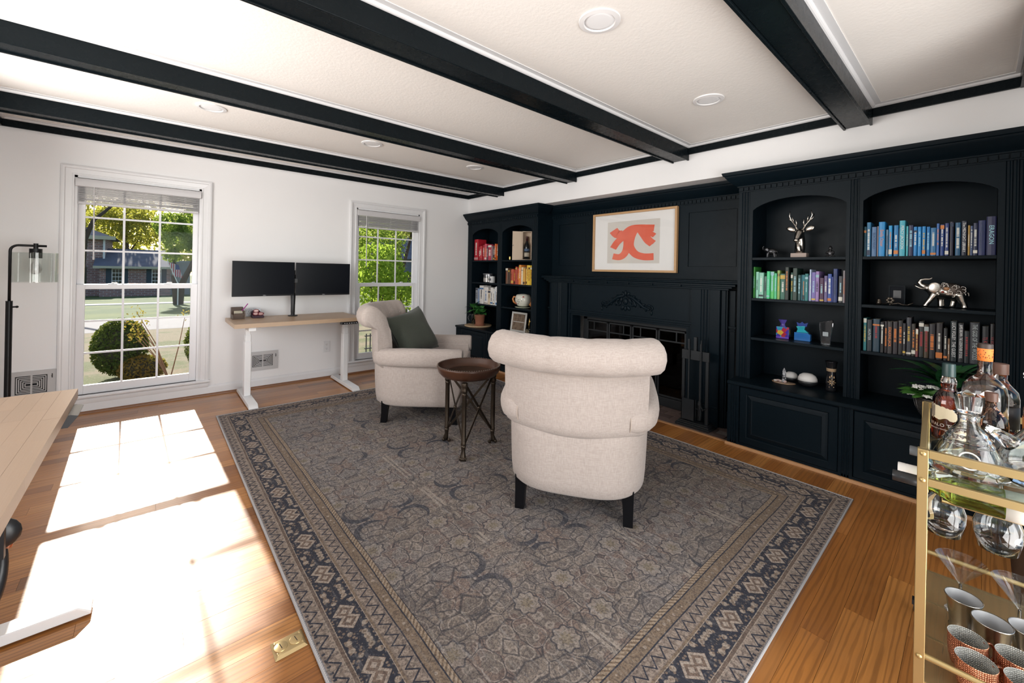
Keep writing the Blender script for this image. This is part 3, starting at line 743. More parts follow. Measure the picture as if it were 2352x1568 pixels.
# ------------------------------------------------------------------ framed print over the mantel
pic = thing('framed_print', 'light oak framed red abstract brushstroke print above the mantel', 'picture', (2.62, YO, 1.30))
a, b, z0_, z1_ = 2.127, 3.117, 1.300, 1.938; fw = .022; yf = .222
mb = MB(); mb.box(a, b, yf, YO - .002, z0_, z0_ + fw); mb.box(a, b, yf, YO - .002, z1_ - fw, z1_); mb.box(a, a + fw, yf, YO - .002, z0_ + fw, z1_ - fw); mb.box(b - fw, b, yf, YO - .002, z0_ + fw, z1_ - fw)
build(mb, 'frame', m_wood('light_oak_frame', (.42, .24, .105), (.55, .33, .16), (3, 60, 60)), pic, bevel=.0015)
mb = MB(); mb.box(a + fw, b - fw, yf + .018, YO - .004, z0_ + fw, z1_ - fw); build(mb, 'mat_board', paint('white_mat_board', (.74, .73, .72), .8, 0, .02), pic)
pa, pb, pz0, pz1 = 2.318, 2.935, 1.392, 1.838; yp = yf + .0172
mb = MB(); mb.box(pa, pb, yp, yp + .002, pz0, pz1); build(mb, 'paper', paint('warm_grey_paper', (.58, .55, .51), .9, 0, .04, 3), pic)
# abstract strokes: generic looping ribbons of even width (flat print)
def m_stroke():
    t = NT('red_brush_ink'); p = t.coord('Object'); g = t.noise(t.mapv(p, (9, 1, 9)), 1, 4, .6, 1.0)
    return t.bsdf(t.mix(g, (.62, .085, .045), (.74, .17, .10)), .85)
M_INK = m_stroke()
def ribbon(pts, wid, lift, name='brush_stroke'):
    P = []; n = len(pts)
    for i in range(n - 1):
        p0, p1, p2, p3 = [Vector(pts[max(0, min(n - 1, k))]) for k in (i - 1, i, i + 1, i + 2)]
        for s in range(8):
            t_ = s / 8; P.append(.5 * ((2 * p1) + (p2 - p0) * t_ + (2 * p0 - 5 * p1 + 4 * p2 - p3) * t_ ** 2 + (3 * p1 - p0 - 3 * p2 + p3) * t_ ** 3))
    P.append(Vector(pts[-1])); mb = MB(); L = []; R_ = []
    for i, p in enumerate(P):
        d = (P[min(i + 1, len(P) - 1)] - P[max(i - 1, 0)]).normalized(); nn = Vector((-d.y, d.x)) * wid / 2
        L.append((p.x + nn.x, p.y + nn.y)); R_.append((p.x - nn.x, p.y - nn.y))
    W = pb - pa; Hh = pz1 - pz0; k = len(P); yy = yp - .0003 - lift
    v = [(pa + q[0] * W, yy, pz0 + q[1] * Hh) for q in L + R_]
    mb.add(v, [(i, i + 1, k + i + 1, k + i) for i in range(k - 1)])
    build(mb, name, M_INK, pic)
ribbon([(.13, .79), (.22, .68), (.34, .70), (.46, .80), (.60, .82), (.90, .79)], .15, .0002)
ribbon([(.12, .80), (.20, .70), (.30, .69)], .19, .0004)
ribbon([(.55, .80), (.48, .62), (.46, .40), (.56, .22), (.72, .15), (.90, .15)], .155, .0006)
ribbon([(.62, .84), (.72, .66), (.80, .52), (.88, .44)], .16, .0008)
ribbon([(.86, .42), (.80, .50), (.72, .60)], .10, .0010)
ribbon([(.91, .62), (.78, .72), (.70, .78)], .10, .0011)
ribbon([(.12, .36), (.20, .50), (.30, .60), (.40, .66)], .14, .0012)
ribbon([(.40, .60), (.40, .40), (.36, .24), (.26, .15), (.12, .17)], .145, .0014)
mb = MB(); mb.box(a + fw, b - fw, yf + .008, yf + .010, z0_ + fw, z1_ - fw); build(mb, 'glass_pane', thin_glass('picture_glass', (1, 1, 1), .1), pic)
# ================================================================== rug
RX0, RX1, RY0, RY1 = .785, 4.555, -3.09, -.457
def m_rug():
    t = NT('distressed_persian_rug'); p = t.pos(); x, y, z = t.sep(p)
    wob = t.math('MULTIPLY', t.math('SUBTRACT', t.noise(p, 2.5, 2), .5), .012)
    dx = t.math('MINIMUM', t.math('SUBTRACT', x, RX0), t.math('SUBTRACT', RX1, x))
    dy = t.math('MINIMUM', t.math('SUBTRACT', y, RY0), t.math('SUBTRACT', RY1, y))
    d = t.math('ADD', t.math('MINIMUM', dx, dy), wob)
    sel = t.math('LESS_THAN', dx, dy)                     # 1 on the short-side borders
    along = t.math('ADD', t.math('MULTIPLY', sel, y), t.math('MULTIPLY', t.math('SUBTRACT', 1, sel), x))
    navy = (.018, .024, .042); beige = (.40, .33, .265); tan = (.235, .17, .115); grey = (.30, .30, .32); brown = (.17, .12, .09)
    band = lambda a, b: t.math('MULTIPLY', t.math('GREATER_THAN', d, a), t.math('LESS_THAN', d, b))
    def zig(per, amp, mid, w):                            # zig-zag vine line inside a guard band
        u = t.math('PINGPONG', t.math('ADD', along, t.math('MULTIPLY', wob, 1.5)), per)
        v = t.math('ABSOLUTE', t.math('SUBTRACT', t.math('SUBTRACT', d, mid), t.math('MULTIPLY', t.math('SUBTRACT', t.math('DIVIDE', u, per), .5), amp)))
        return t.math('LESS_THAN', v, w)
    pl = t.comb(along, d, 0.0)
    # ---- field: mirrored lattice of rosettes and leaves
    fx = t.math('PINGPONG', t.math('SUBTRACT', x, 2.67), .33); fy = t.math('PINGPONG', t.math('SUBTRACT', y, -1.77), .27)
    wv = t.math('MULTIPLY', t.math('SUBTRACT', t.noise(p, 9, 2), .5), .035)
    q = t.comb(t.math('ADD', fx, wv), t.math('ADD', fy, wv), 0)
    v1 = t.voro(q, 13, 'F1', .9); ringl = t.math('ABSOLUTE', t.math('SUBTRACT', t.math('FRACT', t.math('MULTIPLY', v1, 3.1)), .5))
    e1 = t.voro(q, 13, 'DISTANCE_TO_EDGE', .9); v2 = t.voro(q, 36, 'F1', 1.0); c2 = t.voro(q, 22, 'F1', 1.0, 'Color')
    e3 = t.voro(q, 48, 'DISTANCE_TO_EDGE', 1.0)
    big = t.noise(p, 1.0, 3, .6); fine = t.noise(t.mapv(p, (9, 60, 1)), 1, 3, .6); weave = t.noise(t.mapv(p, (340, 90, 1)), 1, 2)
    fld = t.mix(t.smooth(big, .40, .62), (.20, .165, .14), (.25, .225, .215))
    cr, cg, cb = t.sep(c2)
    fld = t.mix(t.math('MULTIPLY', t.math('GREATER_THAN', cr, .62), .55), fld, (.33, .27, .22))
    fld = t.mix(t.math('MULTIPLY', t.math('LESS_THAN', cg, .2), .5), fld, (.20, .125, .10))
    fld = t.mix(t.math('MULTIPLY', t.smooth(e3, .07, .02), .5), fld, (.05, .052, .06))
    fld = t.mix(t.math('MULTIPLY', t.smooth(ringl, .11, .05), .60), fld, (.42, .36, .31))
    fld = t.mix(t.math('MULTIPLY', t.smooth(e1, .035, .012), .75), fld, (.04, .042, .052))
    # medallions and dark crescent leaves on the lattice
    rx = t.math('SUBTRACT', fx, .10); ry = t.math('SUBTRACT', fy, .10)
    rad = t.math('SQRT', t.math('ADD', t.math('MULTIPLY', rx, rx), t.math('MULTIPLY', ry, ry)))
    ang = t.math('ARCTAN2', ry, rx)
    pet = t.math('ADD', rad, t.math('MULTIPLY', t.math('SINE', t.math('MULTIPLY', ang, 8)), .005))
    fld = t.mix(t.math('MULTIPLY', t.math('LESS_THAN', pet, .050), .5), fld, (.38, .33, .28))
    fld = t.mix(t.math('MULTIPLY', t.math('LESS_THAN', t.math('ABSOLUTE', t.math('SUBTRACT', pet, .050)), .0035), .75), fld, navy)
    fld = t.mix(t.math('MULTIPLY', t.math('LESS_THAN', pet, .022), .6), fld, (.20, .155, .09))
    mx_ = t.math('SUBTRACT', fx, .235); my_ = t.math('SUBTRACT', fy, .165)
    r2 = t.math('SQRT', t.math('ADD', t.math('MULTIPLY', mx_, mx_), t.math('MULTIPLY', my_, my_))); a2 = t.math('ARCTAN2', my_, mx_)
    cres = t.math('MULTIPLY', t.math('LESS_THAN', t.math('ABSOLUTE', t.math('SUBTRACT', r2, .078)), t.math('MULTIPLY', t.math('ADD', t.math('COSINE', t.math('ADD', a2, .7)), .35), .011)), t.smooth(t.noise(p, 1.7, 2), .42, .52))
    fld = t.mix(t.math('MULTIPLY', cres, .85), fld, (.028, .036, .055))
    ln = t.math('MULTIPLY', t.math('LESS_THAN', t.math('ABSOLUTE', t.math('SUBTRACT', fy, .012)), .007), t.smooth(t.noise(p, 5, 2), .5, .56))
    fld = t.mix(t.math('MULTIPLY', ln, .8), fld, (.42, .36, .30))
    # ---- wear: bluish bare patches towards the far side, warmer in the middle
    farx = t.math('SUBTRACT', t.math('ADD', t.math('MULTIPLY', y, .5), t.math('MULTIPLY', t.noise(p, .9, 3), 1.3)), t.math('MULTIPLY', x, .28))
    blue = t.smooth(farx, -.75, .15)
    fld = t.mix(t.math('MULTIPLY', blue, t.math('MULTIPLY', t.smooth(fine, .40, .60), .75)), fld, (.27, .295, .335))
    fld = t.mix(t.math('MULTIPLY', t.smooth(fine, .56, .75), .45), fld, (.40, .385, .37))
    # ---- borders
    bd = t.mix(band(-1, .007), fld, grey)
    guard = t.mix(t.math('GREATER_THAN', t.voro(pl, 40, 'F1', .3), .42), (.36, .29, .235), (.25, .195, .16))
    bd = t.mix(band(.007, .058), bd, guard); bd = t.mix(t.math('MULTIPLY', band(.012, .053), zig(.032, .036, .033, .0045)), bd, navy)
    bd = t.mix(t.math('MULTIPLY', band(.011, .022), t.math('LESS_THAN', t.math('FRACT', t.math('MULTIPLY', along, 36)), .3)), bd, navy)
    bd = t.mix(band(.058, .074), bd, brown); bd = t.mix(band(.058, .061), bd, beige); bd = t.mix(band(.072, .075), bd, beige)
    # main navy border with rosettes and leaves
    u = t.math('PINGPONG', along, .135); vv = t.math('SUBTRACT', d, .128)
    mp = t.comb(u, vv, 0)
    dd = t.math('ADD', t.math('MULTIPLY', t.math('ABSOLUTE', t.math('SUBTRACT', u, .025)), 1.0), t.math('ABSOLUTE', vv))
    ros = t.math('SINE', t.math('MULTIPLY', dd, 230))
    mainb = t.mix(t.smooth(t.voro(mp, 27, 'F1', .9), .36, .28), navy, beige)
    mainb = t.mix(t.smooth(t.voro(mp, 62, 'F1', 1.0), .36, .26), mainb, (.24, .175, .13))
    mainb = t.mix(t.math('LESS_THAN', dd, .043), mainb, t.mix(t.math('GREATER_THAN', ros, .1), (.20, .14, .105), (.44, .365, .30)))
    mainb = t.mix(t.math('LESS_THAN', t.math('ABSOLUTE', t.math('SUBTRACT', dd, .046)), .0035), mainb, navy)
    bd = t.mix(band(.075, .181), bd, mainb)
    bd = t.mix(band(.181, .192), bd, tan); bd = t.mix(band(.181, .184), bd, beige)
    bd = t.mix(band(.192, .248), bd, guard); bd = t.mix(t.math('MULTIPLY', band(.196, .244), zig(.027, .036, .220, .0045)), bd, navy)
    bd = t.mix(band(.248, .253), bd, navy); bd = t.mix(band(.253, .290), bd, tan)
    bd = t.mix(t.math('MULTIPLY', band(.262, .281), t.math('LESS_THAN', t.voro(pl, 30, 'F1', .4), .2)), bd, beige)
    bd = t.mix(band(.290, .295), bd, navy)
    tw = t.math('GREATER_THAN', t.math('FRACT', t.math('ADD', t.math('MULTIPLY', along, 45), t.math('MULTIPLY', d, 50))), .45)
    bd = t.mix(band(.295, .318), bd, t.mix(tw, (.21, .145, .09), (.40, .31, .22))); bd = t.mix(band(.316, .319), bd, navy)
    # distress over all
    c = t.mix(t.math('MULTIPLY', t.smooth(fine, .5, .72), .22), bd, (.38, .36, .345))
    c = t.mix(t.math('MULTIPLY', t.math('MULTIPLY', blue, band(.0, .32)), .42), c, (.13, .145, .18))
    spk = t.noise(p, 150, 3, .7); c = t.mix(.10, c, (.16, .145, .135)); c = t.mix(t.math('MULTIPLY', t.smooth(spk, .55, .38), .55), c, (.035, .034, .038)); c = t.mix(t.math('MULTIPLY', t.smooth(spk, .56, .72), .35), c, (.42, .39, .36)); c = t.mix(t.math('MULTIPLY', weave, .25), c, (.06, .056, .06))
    return t.bsdf(c, .95, 0, t.bump(weave, .35, .004), Specular_IOR_Level=.15)
rug = thing('area_rug', 'distressed grey-beige Persian style area rug with navy floral border', 'rug', ((RX0 + RX1) / 2, (RY0 + RY1) / 2, 0))
mb = MB(); mb.box(RX0, RX1, RY0, RY1, .001, .010); build(mb, 'pile', m_rug(), rug, bevel=.002)
def m_bind():
    t = NT('grey_serged_binding'); p = t.pos(); s = t.math('ADD', t.sep(p)[0], t.sep(p)[1])
    return t.bsdf(t.mix(t.math('GREATER_THAN', t.math('FRACT', t.math('MULTIPLY', s, 110)), .72), (.46, .45, .45), (.26, .25, .25)), .9)
mb = MB(); r_ = .0065; zz = .007
mb.tube([(RX0, RY0, zz), (RX1, RY0, zz), (RX1, RY1, zz), (RX0, RY1, zz)], r_, 8, closed=True)
build(mb, 'binding', m_bind(), rug, smooth=True, label='light grey serged edge')

# ================================================================== armchairs
def m_linen():
    t = NT('oatmeal_linen'); p = t.coord('Object')
    a = t.noise(t.mapv(p, (420, 420, 30)), 1, 2); b = t.noise(t.mapv(p, (36, 36, 460)), 1, 2)
    s = t.math('MULTIPLY', t.math('ADD', a, b), .5)
    c = t.mix(t.smooth(s, .36, .62), (.345, .292, .26), (.43, .37, .335)); c = t.mix(t.math('MULTIPLY', t.noise(p, 3, 2), .18), c, (.38, .32, .29))
    return t.bsdf(c, .9, 0, t.bump(s, .25, .003), Sheen_Weight=.15, Specular_IOR_Level=.2)
M_LINEN = m_linen(); M_SEAM = paint('linen_seam', (.40, .33, .28), .95, 0, .1)
M_LEG = paint('black_lacquer_leg', (.004, .004, .005), .3, 0, .1, Specular_IOR_Level=.2)
def make_armchair(label, cx, cy, rz):
    t = thing('armchair', label, 'armchair', (cx, cy, .011), rz, 'tufted linen armchairs')
    # lower body: rings of a plan outline with rounded back
    def outline(w, yb, yf, n=14):
        pts = [(-w + .02, yf), (-w, yf - .02), (-w, .12), (-w, -.02)]
        for i in range(1, 2 * n):
            a = PI + PI * i / (2 * n); pts.append((w * abs(math.cos(a)) ** .62 * (1 if math.cos(a) > 0 else -1), -.02 + (yb + .02) * abs(math.sin(a)) ** .80))
        pts += [(w, -.02), (w, .12), (w, yf - .02), (w - .02, yf)]
        return pts
    rings = []
    for z, w, yb, yf in ((.150, .338, -.350, .335), (.153, .356, -.374, .355), (.166, .367, -.388, .366), (.22, .372, -.398, .370), (.34, .377, -.405, .372), (.43, .380, -.408, .374), (.478, .380, -.408, .374), (.486, .372, -.402, .368), (.489, .346, -.375, .345)):
        rings.append([(x, y, z) for x, y in outline(w, yb, yf)])
    mb = MB(); mb.loft(rings); build(mb, 'lower_body', M_LINEN, t, world=False, auto=50)
    # back: profile swept along a shallow arc, rolled over at the top
    NP = 44
    prof = [(-.055, .44), (-.056, .52), (-.052, .60), (-.045, .68), (-.034, .76), (-.018, .83), (.004, .885), (.032, .928), (.068, .958), (.105, .968), (.142, .962), (.172, .940), (.190, .905), (.194, .866), (.183, .828), (.158, .803), (.125, .792), (.098, .790), (.078, .784), (.070, .770), (.068, .70), (.064, .60), (.058, .52), (.050, .484), (.02, .46)]
    R_ = .475; half = math.radians(43); rings = []
    for i in range(NP + 1):
        s = -1 + 2 * i / NP; a = s * half
        nx, ny = math.sin(a), -math.cos(a); bx, by = R_ * nx, .085 + R_ * ny
        edge = 1 - max(0, (abs(s) - .93) / .07) ** 2 * .20
        ring = []
        pleat = min(abs(s - k) for k in (-.62, -.22, .2, .6)); cusp = max(0, 1 - pleat / .09)
        for k, (n_, z) in enumerate(prof):
            nn, zz = n_, z
            if z > .79 and n_ > -.03:                        # roll: pulled in at the pleats and at its ends
                c0n, c0z = .09, .88; f = (1 - .055 * cusp ** 1.5) * edge
                nn = c0n + (n_ - c0n) * f; zz = c0z + (z - c0z) * f
            if n_ < .01 and .5 < z < .9:                     # tufted inner face
                dmin = 9
                for rz_, row in enumerate((.62, .74, .86)):
                    for cc in ((-.6, -.2, .2, .6) if rz_ % 2 else (-.8, -.4, 0, .4, .8)):
                        dmin = min(dmin, math.hypot((s - cc) * .36, z - row))
                nn += .030 * math.exp(-(dmin / .035) ** 2) - .012
            ring.append((bx + nx * nn, by + ny * nn, zz))
        rings.append(ring)
    mb = MB(); mb.loft(rings); bk = build(mb, 'back', M_LINEN, t, world=False, auto=60)
    for row, cols in ((.62, (-.8, -.4, 0, .4, .8)), (.74, (-.6, -.2, .2, .6)), (.86, (-.8, -.4, 0, .4, .8))):
        for s in cols:
            a = s * half; n_ = -.045 + max(0, (row - .62)) * .14; mb = MB(); mb.ball((math.sin(a) * (R_ + n_ + .010), .085 - math.cos(a) * (R_ + n_ + .010), row), .010, 8, 6); build(mb, 'tuft_button', M_LINEN, bk, world=False, smooth=True)
    # seam lines
    mb = MB()
    def arc(n_, z, s0, s1, m=18):
        return [(math.sin((s0 + (s1 - s0) * k / m) * half) * (R_ + n_), .085 - math.cos((s0 + (s1 - s0) * k / m) * half) * (R_ + n_), z) for k in range(m + 1)]
    mb.tube(arc(.088, .788, -.97, .97, 30), .0022, 5); build(mb, 'roll_seam', M_SEAM, bk, world=False)
    # arms: fat rolled bolsters that wrap from the back corner to the front
    for sg in (-1, 1):
        path = [(.268, -.330), (.303, -.316), (.338, -.277), (.362, -.215), (.376, -.12), (.380, .0), (.380, .13), (.380, .26), (.380, .362), (.380, .378)]
        rr = [(.055, .050), (.060, .055), (.064, .060), (.066, .063), (.067, .066), (.067, .067), (.067, .067), (.067, .067), (.066, .066), (.058, .060)]
        rings = []
        for i, (px, py) in enumerate(path):
            q0 = path[max(0, i - 1)]; q1 = path[min(len(path) - 1, i + 1)]; tx, ty = q1[0] - q0[0], q1[1] - q0[1]; L = math.hypot(tx, ty); nx, ny = ty / L, -tx / L
            w, h = rr[i]; ring = []
            zc = .545 + (.010 if i > 3 else .010 * i / 4)
            for k in range(18):
                a = 2 * PI * k / 18; ca, sa = math.cos(a), math.sin(a)
                u = abs(ca) ** .75 * (1 if ca > 0 else -1) * w; v = abs(sa) ** .75 * (1 if sa > 0 else -1) * h * 1.12
                ring.append((sg * (px + nx * (u - .008)), py + ny * (u - .008), zc + v))
            rings.append(ring if sg > 0 else list(reversed(ring)))
        mb = MB(); mb.loft(rings); arm = build(mb, 'arm', M_LINEN, t, world=False, auto=50)
        mb = MB(); xi = sg * .30
        mb.box(min(sg * .30, sg * .372), max(sg * .30, sg * .372), -.12, .365, .40, .56); build(mb, 'arm_inner_panel', M_LINEN, arm, world=False, bevel=.015)
        mb = MB(); p0 = rings[0]; mb.tube([Vector(p) * 1.0 for p in p0], .0028, 5, closed=True); build(mb, 'arm_seam', M_SEAM, arm, world=False)
    # seat cushion
    rings = []
    for z, g in ((.36, .03), (.375, .008), (.40, 0), (.45, 0), (.475, .010), (.488, .035), (.494, .08)):
        ring = []
        for k in range(32):
            a = 2 * PI * k / 32; ca, sa = math.cos(a), math.sin(a)
            ring.append(((.305 - g) * abs(ca) ** .35 * (1 if ca > 0 else -1), .06 + (.325 - g) * abs(sa) ** .35 * (1 if sa > 0 else -1), z))
        rings.append(ring)
    mb = MB(); mb.loft(rings); build(mb, 'seat_cushion', M_LINEN, t, world=False, auto=50)
    for sx in (-1, 1):
        for yb, yt, x_ in ((-.275, -.262, .278), (.315, .305, .300)):
            mb = MB(); s0, s1 = .024, .031; bx = sx * (x_ + .004); tx = sx * x_
            mb.loft([[(bx - s0, yb - s0, 0), (bx + s0, yb - s0, 0), (bx + s0, yb + s0, 0), (bx - s0, yb + s0, 0)], [(tx + sx * .003 - s0 - .002, yt - .007 - s0, .08), (tx + sx * .003 + s0 + .002, yt - .007 - s0, .08), (tx + sx * .003 + s0 + .002, yt - .007 + s0, .08), (tx + sx * .003 - s0 - .002, yt - .007 + s0, .08)], [(tx - s1, yt - s1, .18), (tx + s1, yt - s1, .18), (tx + s1, yt + s1, .18), (tx - s1, yt + s1, .18)]])
            build(mb, 'leg', M_LEG, t, world=False, bevel=.002)
    return t
def chair_pose(pl, pr):
    """pl, pr: floor points of the rear left and rear right legs"""
    pl, pr = Vector(pl), Vector(pr); w = (pr - pl); rz = math.atan2(w.y, w.x); m = (pl + pr) / 2
    f = Vector((-math.sin(rz), math.cos(rz))); c = m + f * .285
    return c.x, c.y, rz
cx, cy, rz = chair_pose((3.395, -2.005), (3.872, -1.688))
armchair_a = make_armchair('beige linen tub armchair seen from behind, next to the round side table', cx, cy, rz)
armchair_b = make_armchair('beige tufted linen armchair holding a dark green cushion near the window', 1.735, -1.655, rz=math.radians(-41))
# green cushion on the far chair
def m_green():
    t = NT('dark_green_linen'); p = t.coord('Object'); s = t.noise(t.mapv(p, (200, 200, 200)), 1, 2)
    return t.bsdf(t.mix(s, (.030, .036, .026), (.062, .070, .052)), .9, 0, t.bump(t.math('ADD', s, t.noise(p, 9, 3)), .3, .006), Sheen_Weight=.2)
def make_pillow(size, thick):
    mb = MB(); n = 16; top = []; bot = []
    for i in range(n + 1):
        for j in range(n + 1):
            u = -1 + 2 * i / n; v = -1 + 2 * j / n
            pin = 1 - .10 * (1 - abs(u) ** 2) * abs(v) ** 3; pin2 = 1 - .10 * (1 - abs(v) ** 2) * abs(u) ** 3
            h = thick / 2 * (max(0, (1 - u ** 4)) * max(0, (1 - v ** 4))) ** .55
            x = u * size / 2 * pin2; y = v * size / 2 * pin
            top.append((x, y, h + .006 * math.sin(5 * u + 3 * v))); bot.append((x, y, -h))
    f = []
    for i in range(n):
        for j in range(n):
            a = i * (n + 1) + j; f.append((a, a + n + 1, a + n + 2, a + 1)); k = (n + 1) ** 2; f.append((k + a, k + a + 1, k + a + n + 2, k + a + n + 1))
    mb.add(top + bot, f); return mb
mp = make_pillow(.44, .20)
pw = mp.mesh('throw_pillow'); bm = bmesh.new(); bm.from_mesh(pw); bmesh.ops.remove_doubles(bm, verts=bm.verts, dist=.0008); bm.to_mesh(pw); bm.free()
for q in pw.polygons: q.use_smooth = True
pw.materials.append(m_green())
pillow = bpy.data.objects.new('throw_pillow', pw); COL.objects.link(pillow)
_n = Vector((math.cos(math.radians(12)) * .88, math.sin(math.radians(12)) * .88, .47)).normalized()
_cz = math.radians(-41); pillow.location = Vector((1.735, -1.655, .70)) + Matrix.Rotation(_cz, 3, 'Z') @ Vector((-.05, -.135, 0))
pillow.rotation_euler = (_n.to_track_quat('Z', 'Y').to_matrix() @ Matrix.Rotation(math.radians(12), 3, 'Z')).to_euler()
tag(pillow, 'dark green square cushion leaning in the tufted armchair', 'cushion')

# ================================================================== side table
M_BRONZE = paint('antique_bronze', (.060, .046, .034), .38, .85, .35, 22, .2, 90)
def m_leather():
    t = NT('dark_brown_leather'); p = t.coord('Object'); n1 = t.noise(p, 6, 4); n2 = t.voro(p, 180, 'DISTANCE_TO_EDGE')
    return t.bsdf(t.mix(n1, (.018, .007, .004), (.075, .028, .013)), .33, 0, t.bump(n2, .12, .002))
tb = thing('side_table', 'round dark leather tray side table on bronze legs between the armchairs', 'side table', (2.606, -1.791, .011))
M_LEATHER = m_leather()
mb = MB(); mb.lathe([(.05, .515), (.165, .516), (.195, .528), (.216, .552), (.226, .582), (.229, .594), (.226, .599), (.219, .600), (.215, .594), (.206, .566), (.190, .548), (.168, .543), (.0001, .542)], (0, 0, 0), 56); tray = build(mb, 'tray_top', M_LEATHER, tb, world=False, smooth=True)
mb = MB(); mb.lathe([(.0001, .5435), (.166, .5435), (.166, .5475), (.0001, .5475)], (0, 0, 0), 48); build(mb, 'glass_inset', paint('dark_glass_inset', (.02, .012, .008), .06, 0, .05), tray, world=False)
mb = MB()
for k in range(84):
    a = 2 * PI * k / 84; mb.ball((.2225 * math.cos(a), .2225 * math.sin(a), .600), .0046, 6, 4, (1, 1, .8))
tag(build(mb, 'nailheads', paint('pewter_nailhead', (.16, .13, .11), .3, .9), tray, world=False, smooth=True), kind='stuff')
ths = [math.atan2(-1.936 + 1.791, 2.76 - 2.606) + k * 2 * PI / 3 for k in range(3)]; rl = .197
for a in ths:
    x, y = rl * math.cos(a), rl * math.sin(a)
    mb = MB(); n = 16; rings = []
    for z, r in ((.10, .017), (.108, .019), (.116, .0165), (.43, .0165), (.440, .019), (.447, .016), (.456, .021), (.47, .022), (.482, .017), (.490, .021), (.505, .022), (.517, .020)):
        flute = .116 <= z <= .43
        rings.append([(x + (r * (1 - (.13 if flute and k % 2 else 0))) * math.cos(2 * PI * k / n), y + (r * (1 - (.13 if flute and k % 2 else 0))) * math.sin(2 * PI * k / n), z) for k in range(n)])
    mb.loft(rings); leg = build(mb, 'leg', M_BRONZE, tb, world=False, auto=50)
    # paw foot with toes
    mb = MB(); mb.loft([[(x + (ox_ + r * math.cos(2 * PI * k / 12)) * 1.0, y + (oy_ + r * math.sin(2 * PI * k / 12)), z) for k in range(12)] for z, r, ox_, oy_ in ((.012, .020, .012 * math.cos(a), .012 * math.sin(a)), (.03, .019, .008 * math.cos(a), .008 * math.sin(a)), (.06, .013, 0, 0), (.085, .016, 0, 0), (.10, .018, 0, 0))])
    for s in (-.7, -.25, .25, .7): mb.ball((x + .024 * math.cos(a + s), y + .024 * math.sin(a + s), .014), .0105, 8, 6, (1, 1, 1.2))
    build(mb, 'paw_foot', M_BRONZE, leg, world=False, smooth=True)
    mb = MB(); q = Matrix.Rotation(a, 3, 'Z') @ Matrix.Rotation(PI / 2, 3, 'X'); mb.lathe([(.008, -.007), (.0125, -.005), (.0125, .005), (.008, .007)], (x - .022 * math.cos(a), y - .022 * math.sin(a), .0125), 12, q); build(mb, 'caster', M_BRONZE, leg, world=False)
for i in range(3):
    a, b = ths[i], ths[(i + 1) % 3]; A = Vector((rl * math.cos(a), rl * math.sin(a), 0)); B = Vector((rl * math.cos(b), rl * math.sin(b), 0)); d = (B - A).normalized(); nrm = Vector((d.y, -d.x, 0)); A2 = A + d * .016; B2 = B - d * .016
    mb = MB()
    for (p, q, o) in ((A2 + Vector((0, 0, .11)), B2 + Vector((0, 0, .50)), .002), (A2 + Vector((0, 0, .50)), B2 + Vector((0, 0, .11)), -.002)):
        dv = (q - p).normalized(); up = nrm.cross(dv) * .008; w = nrm * .0025; c0 = nrm * o
        v = [p + up + w + c0, p - up + w + c0, p - up - w + c0, p + up - w + c0, q + up + w + c0, q - up + w + c0, q - up - w + c0, q + up - w + c0]
        mb.add([tuple(k) for k in v], [(0, 1, 2, 3), (7, 6, 5, 4), (0, 4, 5, 1), (1, 5, 6, 2), (2, 6, 7, 3), (3, 7, 4, 0)])
    m_ = (A2 + B2) / 2 + Vector((0, 0, .305)); rot = nrm.to_track_quat('Z', 'Y').to_matrix()
    mb.lathe([(.0001, -.007), (.016, -.006), (.017, 0), (.016, .006), (.009, .008), (.006, .012), (.0001, .013)], m_, 16, rot)
    build(mb, 'cross_brace', M_BRONZE, tb, world=False, auto=40)

# ================================================================== standing desks with butcher-block tops
M_BLOCK = m_wood('butcher_block', (.36, .245, .155), (.54, .38, .25), (70, 3, 70), .4)
M_BLOCKX = m_wood('butcher_block_lengthwise', (.29, .19, .12), (.40, .28, .19), (3, 70, 70), .38)
M_WHITE_METAL = paint('white_powder_coat', (.78, .78, .78), .35, 0, .02); M_BLK_PLASTIC = paint('black_plastic', (.012, .013, .015), .4, 0, .1)
def butcher_top(parent, x0, x1, y0, y1, z0, z1, axis, strip, lmin, lmax, m, seed):
    mb = MB(); mb.box(x0 + .002, x1 - .002, y0 + .002, y1 - .002, z0 + .001, z1 - .002); top = build(mb, 'tabletop', m, parent)
    rnd = random.Random(seed); u = MB(); u.box(-.5, .5, -.5, .5, -.5, .5); me = u.mesh('stave'); me.materials.append(m); r = rootloc(parent)
    a0, a1, b0, b1 = (x0, x1, y0, y1) if axis == 'x' else (y0, y1, x0, x1)
    b = b0; n = max(1, round((b1 - b0) / strip)); w = (b1 - b0) / n
    for i in range(n):
        a = a0 - rnd.random() * lmin * .8
        while a < a1:
            e = a + rnd.uniform(lmin, lmax); s0, s1 = max(a, a0), min(e, a1)
            if a1 - s1 < .08: s1 = a1; e = a1
            if s1 - s0 > .01:
                o = bpy.data.objects.new('stave', me); COL.objects.link(o); o.parent = top
                ca, cb, dz = (s0 + s1) / 2, b0 + (i + .5) * w, rnd.random() * .0003
                o.location = ((ca if axis == 'x' else cb) - r.x, (cb if axis == 'x' else ca) - r.y, (z0 + z1) / 2 - r.z + dz)
                o.scale = ((s1 - s0 - .0004, w - .0004, z1 - z0) if axis == 'x' else (w - .0004, s1 - s0 - .0004, z1 - z0))
            a = e
    return top
